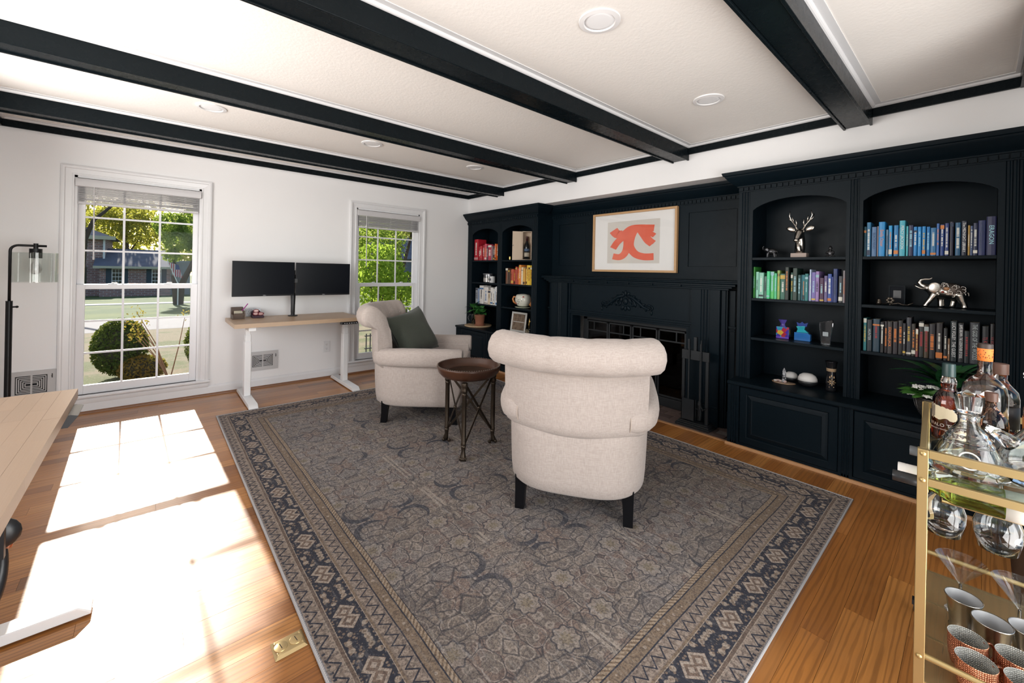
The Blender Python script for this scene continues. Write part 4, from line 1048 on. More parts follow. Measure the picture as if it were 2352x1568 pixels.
def desk_leg(parent, x, y, zt, axis, f0, f1, wid=.075):
    """telescoping column with its foot; foot runs along axis from f0 to f1"""
    mb = MB()
    def b(ax0, ax1, c0, c1, z0, z1): mb.box(*( (ax0, ax1, c0, c1) if axis == 'x' else (c0, c1, ax0, ax1) ), z0, z1)
    ca, cc = (x, y) if axis == 'x' else (y, x)
    v = [(f0, .008), (f1, .008), (f1, .018), (f1 - .035, .045), (f0 + .035, .045), (f0, .018)]
    mb.prism(v, lambda u, w, k: ((u, cc + (-wid / 2, wid / 2)[k], w) if axis == 'x' else (cc + (wid / 2, -wid / 2)[k], u, w)))
    foot = build(mb, 'foot', M_WHITE_METAL, parent, bevel=.004)
    for q in (f0 + .04, f1 - .04):
        mb = MB(); mb.cyl(((q, cc, 0) if axis == 'x' else (cc, q, 0)), ((q, cc, .010) if axis == 'x' else (cc, q, .010)), .018); build(mb, 'glide', M_WHITE_METAL, foot)
    mb = MB(); b(ca - .04, ca + .04, cc - .028, cc + .028, .045, .565); leg = build(mb, 'leg', M_WHITE_METAL, parent, bevel=.006)
    mb = MB(); b(ca - .036, ca + .036, cc - .024, cc + .024, .56, .63); build(mb, 'inner_stage', M_WHITE_METAL, leg, bevel=.005)
    mb = MB(); b(ca - .032, ca + .032, cc - .020, cc + .020, .625, zt - .03); build(mb, 'inner_stage', M_WHITE_METAL, leg, bevel=.004)
    mb = MB(); b(ca - .25, ca + .25, cc - .03, cc + .03, zt - .034, zt); build(mb, 'bracket', M_WHITE_METAL, leg, bevel=.003)
dk = thing('standing_desk', 'butcher block standing desk on white legs carrying two monitors', 'desk', (.36, -2.4, 0))
butcher_top(dk, .058, .672, -2.962, -1.812, .722, .760, 'y', .045, .35, .75, M_BLOCK, 5)
desk_leg(dk, .40, -2.82, .722, 'x', .06, .775); desk_leg(dk, .40, -1.905, .722, 'x', .06, .775)
mb = MB(); mb.box(.36, .44, -2.80, -1.93, .690, .722); build(mb, 'crossbar', M_WHITE_METAL, dk, bevel=.003)
mb = MB(); mb.prism([(.60, .722), (.69, .722), (.675, .694), (.61, .690)], lambda u, v, k: (u, (-2.03, -1.87)[k], v)); cp = build(mb, 'control_panel', M_BLK_PLASTIC, dk, bevel=.002)
mb = MB()
for k in range(6): mb.box(.680, .6845, -2.012 + k * .024, -2.000 + k * .024, .704, .710)
tag(build(mb, 'buttons', paint('button_print', (.55, .55, .56), .5), cp), kind='stuff')
d2 = thing('standing_desk', 'butcher block standing desk with black control box beside the sunlit floor', 'desk', (3.3, -4.08, 0))
butcher_top(d2, 2.552, 4.05, -4.385, -3.742, .722, .760, 'x', .046, .22, .6, M_BLOCKX, 9)
desk_leg(d2, 2.87, -4.05, .722, 'y', -4.36, -3.665); desk_leg(d2, 3.75, -4.05, .722, 'y', -4.36, -3.75)
mb = MB(); mb.box(2.9, 3.72, -4.09, -4.01, .690, .722); build(mb, 'crossbar', M_WHITE_METAL, d2, bevel=.003)
mb = MB(); mb.prism([(-3.84, .722), (-3.735, .722), (-3.715, .716), (-3.742, .676), (-3.84, .680)], lambda u, v, k: ((2.82, 2.66)[k], u, v)); cp = build(mb, 'control_panel', paint('grey_black_plastic', (.035, .038, .042), .45), d2, bevel=.0015)
mb = MB()
for k in range(5): mb.box(2.685 + k * .024, 2.697 + k * .024, -3.7285, -3.7275, .695, .701)
tag(build(mb, 'buttons', paint('button_print', (.55, .55, .56), .5), cp), kind='stuff')
# black headphones hanging under the near desk edge
hp = thing('headphones', 'black headphones with copper detail hanging under the desk edge', 'headphones', (3.30, -3.80, .40))
mb = MB(); c0 = Vector((3.33, -3.835, .47)); pts = []
for i in range(19):
    a = -PI * .08 + PI * 1.16 * i / 18; pts.append(c0 + Vector((-.075 * math.cos(a) * .9, .0 + .02 * math.cos(a), -.105 * math.sin(a))))
mb.tube(pts, [.010 + .006 * math.sin(PI * i / 18) for i in range(19)], 8); build(mb, 'headband', M_BLK_PLASTIC, hp, smooth=True)
for p in (pts[0], pts[-1]):
    mb = MB(); mb.ball(p + Vector((0, 0, .04)), .036, 12, 8, (.55, 1, 1.15)); build(mb, 'ear_cup', M_BLK_PLASTIC, hp, smooth=True)
    mb = MB(); mb.cyl(p + Vector((0, .01, .0)), p + Vector((0, .016, .02)), .008); build(mb, 'hinge', paint('copper_detail', (.45, .2, .12), .3, .9), hp)
mb = MB(); mb.box(3.32, 3.34, -3.85, -3.80, .50, .722); build(mb, 'hook', M_BLK_PLASTIC, hp)

# monitors and their arm
M_SCREEN = paint('black_screen', (.003, .004, .007), .25, 0, .05, Specular_IOR_Level=.12); M_BEZEL = paint('monitor_bezel', (.006, .006, .008), .4, 0, .1, Specular_IOR_Level=.2)
M_LOGO = paint('silver_logo', (.5, .5, .52), .4, .4)
ar = thing('monitor_stand', 'black twin monitor stand pole clamped to the desk', 'monitor stand', (.20, -2.385, .76))
mb = MB(); mb.lathe([(.045, 0), (.048, .004), (.045, .010), (.02, .012)], (.20, -2.385, .7605), 24); build(mb, 'base', M_BLK_PLASTIC, ar, auto=40)
mb = MB(); mb.lathe([(.019, 0), (.019, .03), (.0205, .035), (.0205, .10), (.024, .20), (.024, .23), (.018, .24), (.018, .48)], (.20, -2.385, .768), 20); build(mb, 'pole', M_BLK_PLASTIC, ar, auto=40)
mb = MB(); mb.box(.19, .215, -2.68, -2.09, 1.14, 1.175); build(mb, 'arm', M_BLK_PLASTIC, ar, bevel=.004)
mb = MB(); mb.cyl((.20, -2.385, 1.12), (.20, -2.385, 1.20), .03); mb.box(.2, .335, -2.402, -2.378, 1.12, 1.16); build(mb, 'collar', M_BLK_PLASTIC, ar)
def monitor(label, y0, y1, dz, yaw):
    c = ((.32), (y0 + y1) / 2, 1.158 + dz); W = (y1 - y0); Hh = .345
    t = thing('monitor', label, 'monitor', c, yaw, 'twin black monitors')
    mb = MB(); mb.box(-.020, .0, -W / 2, W / 2, -Hh / 2, Hh / 2); mb.box(-.05, -.02, -W * .36, W * .36, -Hh * .3, Hh * .34); body = build(mb, 'housing', M_BEZEL, t, world=False, bevel=.003)
    mb = MB(); mb.box(.0, .0012, -W / 2 + .006, W / 2 - .006, -Hh / 2 + .016, Hh / 2 - .006); build(mb, 'screen', M_SCREEN, t, world=False)
    mb = MB(); mb.box(-.102, -.05, -.04, .04, -.04, .04); build(mb, 'mount_plate', M_BLK_PLASTIC, t, world=False)
    m4 = Matrix.Translation((.0014, .0, -Hh / 2 + .008)) @ Matrix(((0, 0, 1, 0), (1, 0, 0, 0), (0, 1, 0, 0), (0, 0, 0, 1)))
    lettering('DELL', .012, M_LOGO, t, m4, 'logo')
    return t
monitor('wide black monitor above the wooden pen holder', -2.945, -2.398, 0.0, 0.05)
monitor('wide black monitor on the side of the desk next to the leafy window', -2.388, -1.838, -.002, -0.04)
# small things on the desk
M_WALNUT = m_wood('dark_walnut', (.035, .018, .010), (.085, .046, .026), (30, 4, 30), .5)
ph = thing('desk_organizer', 'dark wooden desk organizer box with card slots and a pen', 'organizer', (.20, -2.865, .7605))
x0_, x1_, y0_, y1_ = .105, .255, -2.925, -2.825; z_ = .7605
mb = MB(); mb.box(x0_, x0_ + .05, y0_, y1_, z_, z_ + .11); mb.box(x0_ + .05, x1_, y0_, y0_ + .012, z_, z_ + .045); mb.box(x0_ + .05, x1_, y1_ - .012, y1_, z_, z_ + .08); mb.box(x0_ + .05, x1_, y0_ + .012, y1_ - .012, z_, z_ + .008); mb.box(x1_ - .03, x1_, y0_ + .012, y1_ - .012, z_ + .008, z_ + .055); build(mb, 'box', M_WALNUT, ph, bevel=.0015)
for k, hh in enumerate((.078, .070)):
    mb = MB(); mb.box(x1_ - .062 + k * .020, x1_ - .058 + k * .020, y0_ + .016, y1_ - .014, z_ + .010, z_ + hh); build(mb, 'card', paint('cream_card', (.48, .43, .33), .8), ph)
pn = MB(); pn.cyl((.165, -2.86, .80), (.20, -2.795, .905), .0042, .0042, 10); pn.cyl((.195, -2.8045, .89), (.2005, -2.794, .907), .0048, .0040, 10)
tag(build(pn, 'pen', paint('magenta_plastic', (.34, .012, .24), .3), loc=(.18, -2.83, .85), smooth=False), 'magenta pen stuck slanting in the desk organizer', 'pen')
gs = thing('glasses_case', 'dark plum glasses stand holding red framed sunglasses on the desk', 'eyewear stand', (.16, -2.71, .7605))
M_PLUM = paint('plum_fabric', (.035, .012, .025), .6); M_REDF = paint('red_frame', (.16, .012, .020), .25); M_LENSG = paint('pink_lens', (.42, .22, .20), .15)
mb = MB(); mb.box(.10, .235, -2.755, -2.655, .7605, .785); mb.ball((.15, -2.715, .80), .042, 14, 8, (.8, 1.05, 1)); build(mb, 'stand', M_PLUM, gs, bevel=.006)
for (yy, zz, rr) in ((-2.722, .832, .020), (-2.725, .803, .021), (-2.683, .800, .021)):
    mb = MB(); mb.tube([(.205, yy + rr * 1.15 * math.cos(2 * PI * k / 16), zz + rr * .75 * math.sin(2 * PI * k / 16)) for k in range(16)], .0035, 6, closed=True); fr_ = build(mb, 'frame', M_REDF, gs, smooth=True)
    mb = MB(); mb.lathe([(.0001, 0), (rr * .95, 0), (rr * .95, .002), (.0001, .002)], (.204, yy, zz), 16, Matrix(((0, 0, 1), (1.15, 0, 0), (0, .75, 0)))); build(mb, 'lens', M_LENSG, fr_)
mb = MB(); mb.box(.185, .195, -2.655, -2.65, .79, .81); mb.tube([(.205, -2.70, .806), (.208, -2.704, .81), (.205, -2.708, .806)], .003, 6); build(mb, 'bridge', M_REDF, gs)
def m_pattern_paper():
    t = NT('speckled_blue_paper'); p = t.coord('Object'); return t.bsdf(t.mix(t.smooth(t.voro(p, 90), .25, .4), (.30, .34, .42), (.68, .68, .70)), .8)
mb = MB(); mb.box(.05, .062, -2.79, -2.655, .7605, .845, Matrix.Rotation(math.radians(-12), 3, 'Y')); tag(build(mb, 'note_pad', m_pattern_paper(), loc=(.056, -2.72, .7605), bevel=.001), 'speckled blue and white notebook leaning behind the red glasses', 'notebook')

# ================================================================== floor lamp
fl = thing('floor_lamp', 'black floor lamp with a clear glass drum shade in the corner', 'lamp', (.30, -4.31, 0))
M_LBLK = paint('matte_black_metal', (.010, .010, .011), .4, .5, .1)
lx = .30
mb = MB(); mb.lathe([(.125, 0), (.125, .012), (.115, .018), (.02, .020)], (lx, -4.31, 0), 32); build(mb, 'base', M_LBLK, fl, auto=40)
mb = MB(); mb.cyl((lx, -4.31, .018), (lx, -4.31, .985), .0175, .0175, 18); mb.cyl((lx, -4.31, .985), (lx, -4.31, .99), .0185, .0185, 18); build(mb, 'lower_pole', M_LBLK, fl, auto=40)
pts = [(lx, -4.31, .98), (lx, -4.31, 1.36)] + [(lx, -4.31 + .042 * (1 - math.cos(a)), 1.362 + .042 * math.sin(a)) for a in [PI / 2 * k / 6 for k in range(1, 7)]] + [(lx, -4.13, 1.404)]
mb = MB(); mb.tube(pts, .0085, 12); build(mb, 'upper_arm', M_LBLK, fl, smooth=True)
mb = MB(); mb.cyl((lx, -4.302, .945), (lx, -4.275, .945), .006); mb.ball((lx, -4.272, .945), .009); build(mb, 'knob', M_LBLK, fl, smooth=True)
sc_ = (lx, -4.185, 0)
mb = MB(); mb.cyl((lx, -4.185, 1.38), (lx, -4.185, 1.422), .013); mb.cyl((lx, -4.185, 1.31), (lx, -4.185, 1.382), .034, .034, 24); so = build(mb, 'socket', M_LBLK, fl, auto=40)
mb = MB(); mb.lathe([(.036, 1.352), (.118, 1.352), (.118, 1.128), (.115, 1.128), (.115, 1.349), (.036, 1.349)], sc_, 48, closed=True); build(mb, 'glass_shade', thin_glass('lamp_glass', (.93, .95, .94), .2), fl, auto=40)
mb = MB(); mb.lathe([(.014, 1.31), (.016, 1.285), (.030, 1.25), (.034, 1.225), (.028, 1.200), (.012, 1.187), (.0001, 1.185)], sc_, 20); build(mb, 'bulb', thin_glass('bulb_glass', (.95, .95, .95), .3), fl, smooth=True)

# ================================================================== wall vents, outlets
M_VENT = paint('grey_white_register', (.50, .49, .49), .45, 0, .04); M_DARK = paint('duct_dark', (.02, .02, .022), .9)
def vent(label, y0, y1, z0, z1):
    t = thing('wall_vent', label, 'vent', (0.004, (y0 + y1) / 2, z0), 0, 'wall air registers'); W = y1 - y0; Hh = z1 - z0; m = .035
    mb = MB(); x1 = .009
    for a in ((y0, y1, z0, z0 + m), (y0, y1, z1 - m, z1), (y0, y0 + m, z0 + m, z1 - m), (y1 - m - .012, y1, z0 + m, z1 - m)): mb.box(.003, x1, *a)
    build(mb, 'frame', M_VENT, t)
    mb = MB(); mb.box(.0012, .003, y0 + m * .6, y1 - m * .6, z0 + m * .6, z1 - m * .6); build(mb, 'duct_opening', M_DARK, t)
    ya, yb, za, zb = y0 + m, y1 - m - .012, z0 + m, z1 - m; cy_, cz_ = (ya + yb) / 2, (za + zb) / 2
    for k in range(6):
        f = k / 6
        a0, a1, b0, b1 = ya + (cy_ - ya) * f * .75, yb - (yb - cy_) * f * .75, za + (cz_ - za) * f, zb - (zb - cz_) * f
        for (p, q) in (((a0, b0), (a0, b1)), ((a1, b0), (a1, b1))):
            mb = MB(); mb.box(.004, .008, p[0] - .003, p[0] + .003, p[1], q[1]); build(mb, 'louver', M_VENT, t)
        for zz in (b0, b1):
            mb = MB(); mb.box(.004, .008, a0, a1, zz - .003, zz + .003); build(mb, 'louver', M_VENT, t)
    mb = MB(); mb.box(.004, .0088, cy_ - .005, cy_ + .005, za, zb); build(mb, 'mullion', M_VENT, t)
    mb = MB(); mb.box(.009, .011, y1 - .026, y1 - .021, z1 - .07, z1 - .035); mb.box(.011, .022, y1 - .026, y1 - .021, z1 - .058, z1 - .050); build(mb, 'lever', M_DARK, t)
    mb = MB(); mb.cyl((.009, y1 - .014, z0 + .10), (.011, y1 - .014, z0 + .10), .004); build(mb, 'screw', M_VENT, t)
vent('white louvred wall register beside the black floor lamp', -4.36, -4.10, .185, .405)
vent('white louvred wall register under the monitor desk', -2.752, -2.476, .182, .380)
po = thing('power_outlet', 'white duplex power outlet on the wall under the monitor desk', 'outlet', (0.002, -1.973, .30))
mb = MB(); mb.box(.002, .008, -2.009, -1.937, .300, .424); build(mb, 'plate', M_TRIM, po, bevel=.0025)
for zz in (.338, .386):
    mb = MB(); mb.box(.008, .0095, -1.989, -1.957, zz - .016, zz + .016); r_ = build(mb, 'receptacle', M_TRIM, po, bevel=.003)
    mb = MB(); mb.box(.0095, .0098, -1.981, -1.979, zz - .003, zz + .008); mb.box(.0095, .0098, -1.968, -1.966, zz - .002, zz + .007); mb.box(.0095, .0098, -1.975, -1.971, zz - .011, zz - .007); tag(build(mb, 'slots', M_DARK, r_), kind='stuff')
fo = thing('floor_outlet', 'brass floor outlet plate with two round screw covers beside the rug', 'outlet', (3.49, -3.145, 0))
M_BRASS = paint('satin_brass', (.62, .47, .24), .32, .75, .06)
mb = MB(); rect = lambda g, z: [(3.451 + g, -3.196 + g, z), (3.533 - g, -3.196 + g, z), (3.533 - g, -3.098 - g, z), (3.451 + g, -3.098 - g, z)]
mb.loft([rect(0, .0006), rect(.009, .0075), rect(.011, .0078)]); build(mb, 'plate', M_BRASS, fo)
for yy in (-3.172, -3.126):
    mb = MB(); mb.lathe([(.0001, .0105), (.018, .0105), (.0205, .0095), (.021, .0078)], (3.492, yy, 0), 28); cv = build(mb, 'screw_cover', M_BRASS, fo, auto=40)
    mb = MB(); mb.box(3.480, 3.504, yy - .001, yy + .001, .0104, .0108, Matrix.Rotation(.15, 3, 'Z')); build(mb, 'slot', M_DARK, cv)
for xx in (3.470, 3.514):
    for yy in (-3.186, -3.110):
        mb = MB(); mb.lathe([(.0001, .0092), (.003, .0088), (.004, .0078)], (xx, yy, 0), 10); build(mb, 'screw', M_BRASS, fo, smooth=True)
# ================================================================== books  (x, width, height, spine colour, title)
BK_A = [(3.839,0.02,0.242,(45,120,45),0),(3.864,0.02,0.204,(130,185,165),0),(3.887,0.031,0.197,(125,180,160),0),(3.923,0.019,0.171,(70,105,95),0),(3.944,0.019,0.209,(70,190,130),0),(3.965,0.023,0.208,(75,170,90),0),(3.991,0.016,0.195,(80,180,130),0),(4.012,0.015,0.217,(130,160,90),0),(4.03,0.033,0.192,(40,95,80),0),(4.065,0.022,0.241,(28,38,34),0),(4.097,0.014,0.202,(25,75,60),0),(4.113,0.026,0.234,(30,50,42),0),(4.142,0.018,0.185,(28,70,70),0),(4.165,0.007,0.187,(60,110,125),0),(4.173,0.013,0.187,(40,110,120),0),(4.188,0.018,0.195,(40,110,110),0),(4.208,0.007,0.184,(140,130,170),0),(4.215,0.008,0.226,(170,185,210),0),(4.226,0.023,0.207,(110,100,160),0),(4.251,0.019,0.213,(140,115,165),0),(4.276,0.023,0.167,(65,35,65),0),(4.301,0.018,0.183,(95,85,125),0),(4.32,0.02,0.196,(55,80,150),0),(4.342,0.009,0.177,(60,70,130),0),(4.351,0.021,0.232,(35,50,100),'LOST APOTHECARY'),(4.379,0.021,0.182,(52,54,60),0),(4.403,0.01,0.221,(150,145,150),0),(4.415,0.005,0.186,(120,35,45),0)]
BK_B = [(4.507,0.014,0.197,(30,75,90),0),(4.523,0.019,0.225,(45,110,150),0),(4.548,0.023,0.193,(75,110,150),'BEACH READ'),(4.576,0.007,0.196,(150,130,130),0),(4.584,0.029,0.222,(35,130,190),'Emily Oster'),(4.619,0.009,0.171,(95,125,150),0),(4.63,0.016,0.197,(40,150,205),0),(4.656,0.02,0.196,(35,115,170),0),(4.678,0.003,0.177,(140,60,70),0),(4.682,0.025,0.223,(70,165,185),'PERCY JACKSON'),(4.713,0.008,0.187,(80,175,185),0),(4.723,0.021,0.192,(35,40,75),0),(4.747,0.014,0.18,(30,125,190),0),(4.765,0.015,0.179,(32,130,195),0),(4.784,0.014,0.18,(34,128,192),0),(4.802,0.014,0.178,(30,120,185),0),(4.82,0.023,0.169,(45,105,150),0),(4.846,0.01,0.193,(60,105,170),0),(4.86,0.016,0.187,(25,60,125),0),(4.88,0.015,0.193,(45,60,115),0),(4.899,0.015,0.201,(28,26,48),0),(4.922,0.02,0.193,(35,85,120),0),(4.946,0.021,0.201,(20,28,48),'The MIDNIGHT LIBRARY'),(4.971,0.008,0.175,(165,130,60),0),(4.981,0.01,0.171,(70,85,120),0),(4.992,0.016,0.186,(35,42,70),0),(5.011,0.027,0.199,(28,38,85),'A MARVELLOUS LIGHT'),(5.042,0.035,0.218,(32,36,72),'ERAGON')]
BK_C = [(4.516,0.015,0.214,(40,115,120),0),(4.535,0.024,0.205,(20,32,40),'HUNTER'),(4.562,0.034,0.212,(22,50,66),0),(4.601,0.016,0.197,(18,18,22),0),(4.619,0.015,0.202,(30,20,24),0),(4.635,0.023,0.203,(42,38,38),'STALKING JACK'),(4.659,0.023,0.205,(34,28,34),0),(4.684,0.021,0.214,(20,18,20),0),(4.707,0.012,0.2,(36,36,42),0),(4.721,0.022,0.237,(46,48,56),0),(4.745,0.017,0.2,(38,34,26),0),(4.764,0.012,0.173,(110,55,60),0),(4.777,0.021,0.218,(34,38,38),0),(4.8,0.02,0.202,(60,45,25),0),(4.822,0.026,0.208,(18,18,26),0),(4.851,0.027,0.217,(26,22,24),0),(4.883,0.015,0.19,(16,18,22),0),(4.9,0.009,0.13,(130,100,75),0),(4.91,0.026,0.235,(24,36,40),'LUCY FOLEY  THE GUEST'),(4.941,0.022,0.226,(18,22,28),'JAMES BROWN  THE GODFATHER OF SOUL'),(4.965,0.02,0.183,(16,24,28),0),(4.987,0.036,0.235,(42,44,50),'THE GOD OF THE WOODS'),(5.032,0.026,0.217,(14,20,26),'TJ KLUNE'),(5.063,0.023,0.234,(20,18,22),'V.E. SCHWAB')]
BK_D = [(0.103,0.107,0.306,(165,25,40),0),(0.221,0.043,0.198,(160,30,45),0),(0.269,0.04,0.205,(175,40,50),0),(0.314,0.045,0.219,(150,30,40),0),(0.366,0.041,0.233,(190,70,90),0),(0.416,0.023,0.2,(80,50,60),0),(0.446,0.076,0.214,(170,55,75),0),(0.53,0.03,0.197,(120,95,100),0),(0.567,0.027,0.198,(60,50,55),0),(0.601,0.026,0.225,(200,95,30),0),(0.632,0.032,0.221,(215,100,25),0)]
BK_E = [(0.841,0.043,0.208,(95,65,45),0),(0.894,0.025,0.184,(70,55,45),0),(0.926,0.033,0.189,(140,75,45),0),(0.963,0.038,0.195,(175,70,45),0),(1.005,0.022,0.185,(150,55,35),0),(1.033,0.032,0.227,(160,60,40),0),(1.072,0.03,0.207,(185,80,50),0),(1.107,0.04,0.251,(205,120,45),0),(1.155,0.031,0.222,(205,185,150),0),(1.193,0.031,0.208,(190,140,60),0),(1.23,0.023,0.202,(215,190,120),0),(1.257,0.029,0.248,(205,165,45),0),(1.292,0.026,0.245,(215,180,55),0),(1.326,0.03,0.246,(220,175,40),0)]
BK_F = [(0.163,0.057,0.217,(150,155,160),0),(0.229,0.029,0.208,(120,140,170),0),(0.265,0.095,0.259,(205,200,195),0),(0.368,0.088,0.239,(210,205,200),0),(0.465,0.055,0.204,(200,185,160),0),(0.527,0.052,0.238,(215,210,205),0),(0.587,0.029,0.225,(220,215,210),0),(0.622,0.022,0.249,(205,205,205),0),(0.649,0.034,0.258,(215,215,215),0)]
def lin(c, k=1.15): return tuple(min(.78, v * k) for v in srgb(*c))
def cname(c):
    import colorsys
    h, s, v = colorsys.rgb_to_hsv(*[x / 255 for x in c]); h *= 360
    if v < .14: return 'black'
    if s < .14: return 'white' if v > .72 else 'grey' if v > .35 else 'charcoal'
    pre = 'dark ' if v < .4 else 'pale ' if s < .38 and v > .6 else 'bright ' if s > .6 and v > .65 else ''
    for lim, n in ((14, 'red'), (42, 'orange' if v > .55 else 'brown'), (70, 'yellow'), (150, 'green'), (188, 'teal'), (250, 'blue'), (318, 'purple'), (346, 'pink'), (361, 'red')):
        if h < lim: return pre + n
ORD = ['first', 'second', 'third', 'fourth', 'fifth', 'sixth', 'seventh', 'eighth', 'ninth', 'tenth', 'eleventh', 'twelfth', 'thirteenth', 'fourteenth', 'fifteenth', 'sixteenth', 'seventeenth', 'eighteenth', 'nineteenth', 'twentieth', 'twenty-first', 'twenty-second', 'twenty-third', 'twenty-fourth', 'twenty-fifth', 'twenty-sixth', 'twenty-seventh', 'twenty-eighth']
def m_cover(col):
    key = ('cover', col)
    if key not in _cache:
        c = lin(col); t = NT('book_cover'); p = t.coord('Object'); n = t.noise(t.mapv(p, (60, 60, 14)), 1, 3)
        _cache[key] = t.bsdf(t.mix(n, tuple(v * .78 for v in c), tuple(min(.85, v * 1.12) for v in c)), .45)
    return _cache[key]
M_PAGES = paint('book_pages', (.50, .45, .36), .9, 0, .12, 60)
def shelf_books(tbl, z, side, shelf, group, accents, lo, hi):
    rnd = random.Random(len(tbl) * 31)
    for i, (x, w_, h, col, title) in enumerate(tbl):
        nx = tbl[i + 1][0] if i + 1 < len(tbl) else x + w_ + .004
        w_ = max(.006, min(w_ + .0015, nx - x - .0006)); d = rnd.uniform(.125, .165); y = .028 + rnd.uniform(-.006, .014)
        if x < lo: w_ -= lo - x; x = lo
        w_ = min(w_, hi - x)
        cv = MB(); b = .0018 if w_ > .01 else .001
        # spine slightly rounded, two boards
        sp = [(0, .004), (w_ * .12, .001), (w_ * .5, 0), (w_ * .88, .001), (w_, .004), (w_, d), (w_ - b, d), (w_ - b, .006), (b, .006), (b, d), (0, d)]
        cv.prism(list(reversed(sp)), lambda u, v, k: (x + u, y + v, z + .0004 + (0, h)[k]))
        lab = '%s book%s on %s, %s from %s' % (cname(col), (' titled ' + ' '.join(title.split()[:3]).title()) if title else '', shelf, ORD[i], side)
        o = build(cv, 'book', m_cover(col), loc=(x + w_ / 2, y + d / 2, z)); tag(o, lab, 'book', group)
        pg = MB(); pg.box(x + b, x + w_ - b, y + .006, y + d - .004, z + .003, z + h - .004); build(pg, 'pages', M_PAGES, o)
        ac = accents[rnd.randrange(len(accents))]
        M = Matrix(((0, 1, 0, x + w_ / 2), (0, 0, -1, y - .0003), (-1, 0, 0, z + h * .53), (0, 0, 0, 1)))
        M.translation = M.translation - rootloc(o)
        if title: lettering(title, min(.026, w_ * .74), paint('spine_print', lin(ac, 1.2), .6), o, M, 'spine_title', fit=h * .86)
        elif w_ > .009:
            mk = MB(); L = h * rnd.uniform(.35, .62); s = w_ * rnd.uniform(.28, .5); zc = z + h * rnd.uniform(.48, .6); q = -L / 2
            while q < L / 2:
                g = rnd.uniform(.0022, .0048)
                if rnd.random() > .16: mk.box(x + w_ / 2 - s / 2, x + w_ / 2 + s / 2, y - .0004, y, zc + q, zc + q + g * .72)
                q += g
            tag(build(mk, 'spine_print', paint('spine_print', lin(ac, 1.1), .6), o), kind='stuff')
            if rnd.random() < .75 and w_ > .012:
                bd = MB(); zz = z + (h * rnd.choice((.04, .07, .80, .86))); hh = rnd.uniform(.008, .035); bd.box(x + .0008, x + w_ - .0008, y - .0002, y + .001, zz, min(zz + hh, z + h - .003)); build(bd, 'spine_band', paint('spine_band', lin(accents[rnd.randrange(len(accents))], .9), .5), o)
W_ = (225, 222, 210); Y_ = (205, 170, 70)
shelf_books(BK_A, 1.115, 'fireplace side', 'green to purple shelf', 'books on the green to purple shelf', [W_, W_, Y_, (30, 45, 50), (150, 190, 200), (200, 120, 60)], 3.849, 4.42)
shelf_books(BK_B, 1.43, 'deer side', 'the blue shelf', 'books on the blue shelf', [W_, W_, (150, 200, 220), Y_, (30, 50, 80), (215, 130, 60)], 4.51, 5.08)
shelf_books(BK_C, .81, 'fireplace side', 'black books shelf', 'books on the black books shelf', [W_, W_, Y_, (210, 120, 50), (150, 40, 45), (160, 170, 170)], 4.51, 5.08)
shelf_books(BK_D, 1.43, 'window wall', 'the red shelf', 'books on the red shelf', [W_, W_, Y_, (50, 20, 30), (190, 140, 140)], 0.119, 0.701)
shelf_books(BK_E, 1.115, 'bookcase divider', 'the orange and yellow shelf', 'books on the orange and yellow shelf', [W_, (60, 30, 20), Y_, (130, 50, 30)], 0.799, 1.373)
shelf_books(BK_F, .81, 'window wall', 'the white books shelf', 'books on the white books shelf', [(70, 70, 80), (60, 110, 160), (180, 60, 60), (120, 100, 80)], 0.119, 0.701)
# ================================================================== ornaments on the shelves
def remesh(o, v):
    m = o.modifiers.new('remesh', 'REMESH'); m.mode = 'VOXEL'; m.voxel_size = v; m.use_smooth_shade = True
    s = o.modifiers.new('smooth', 'SMOOTH'); s.factor = .5; s.iterations = 2
M_SILVER = paint('antique_silver', (.62, .58, .53), .24, 1.0, .25, 14); M_DKSIL = paint('dark_pewter', (.07, .07, .075), .35, .9, .4, 30)
# deer bust
de = thing('deer_bust', 'silver deer head bust with antlers on a pale block', 'ornament', (4.13, .12, 1.4305))
x, y, z = 4.13, .12, 1.4305
mb = MB(); mb.box(x - .05, x + .05, y - .035, y + .035, z, z + .033); build(mb, 'plinth', paint('pinkish_block', (.42, .33, .29), .55, 0, .1), de, bevel=.003)
mb = MB()
mb.tube([(x - .004, y + .012, z + .03), (x - .002, y + .014, z + .07), (x, y + .012, z + .11), (x, y + .006, z + .15), (x, y + .002, z + .185)], [.030, .034, .032, .029, .025], 14)
mb.tube([(x, y + .014, z + .195), (x - .002, y - .012, z + .178), (x - .006, y - .036, z + .150), (x - .009, y - .052, z + .128)], [.029, .030, .021, .016], 14)
mb.ball((x - .010, y - .054, z + .126), .018, 12, 8, (1, 1, .85)); mb.ball((x, y - .002, z + .187), .031, 12, 8)
mb.tube([(x - .012, y - .012, z + .112), (x - .004, y - .014, z + .078), (x, y - .012, z + .045)], [.010, .017, .015], 10)
o = build(mb, 'head', M_SILVER, de, smooth=True); remesh(o, .004)
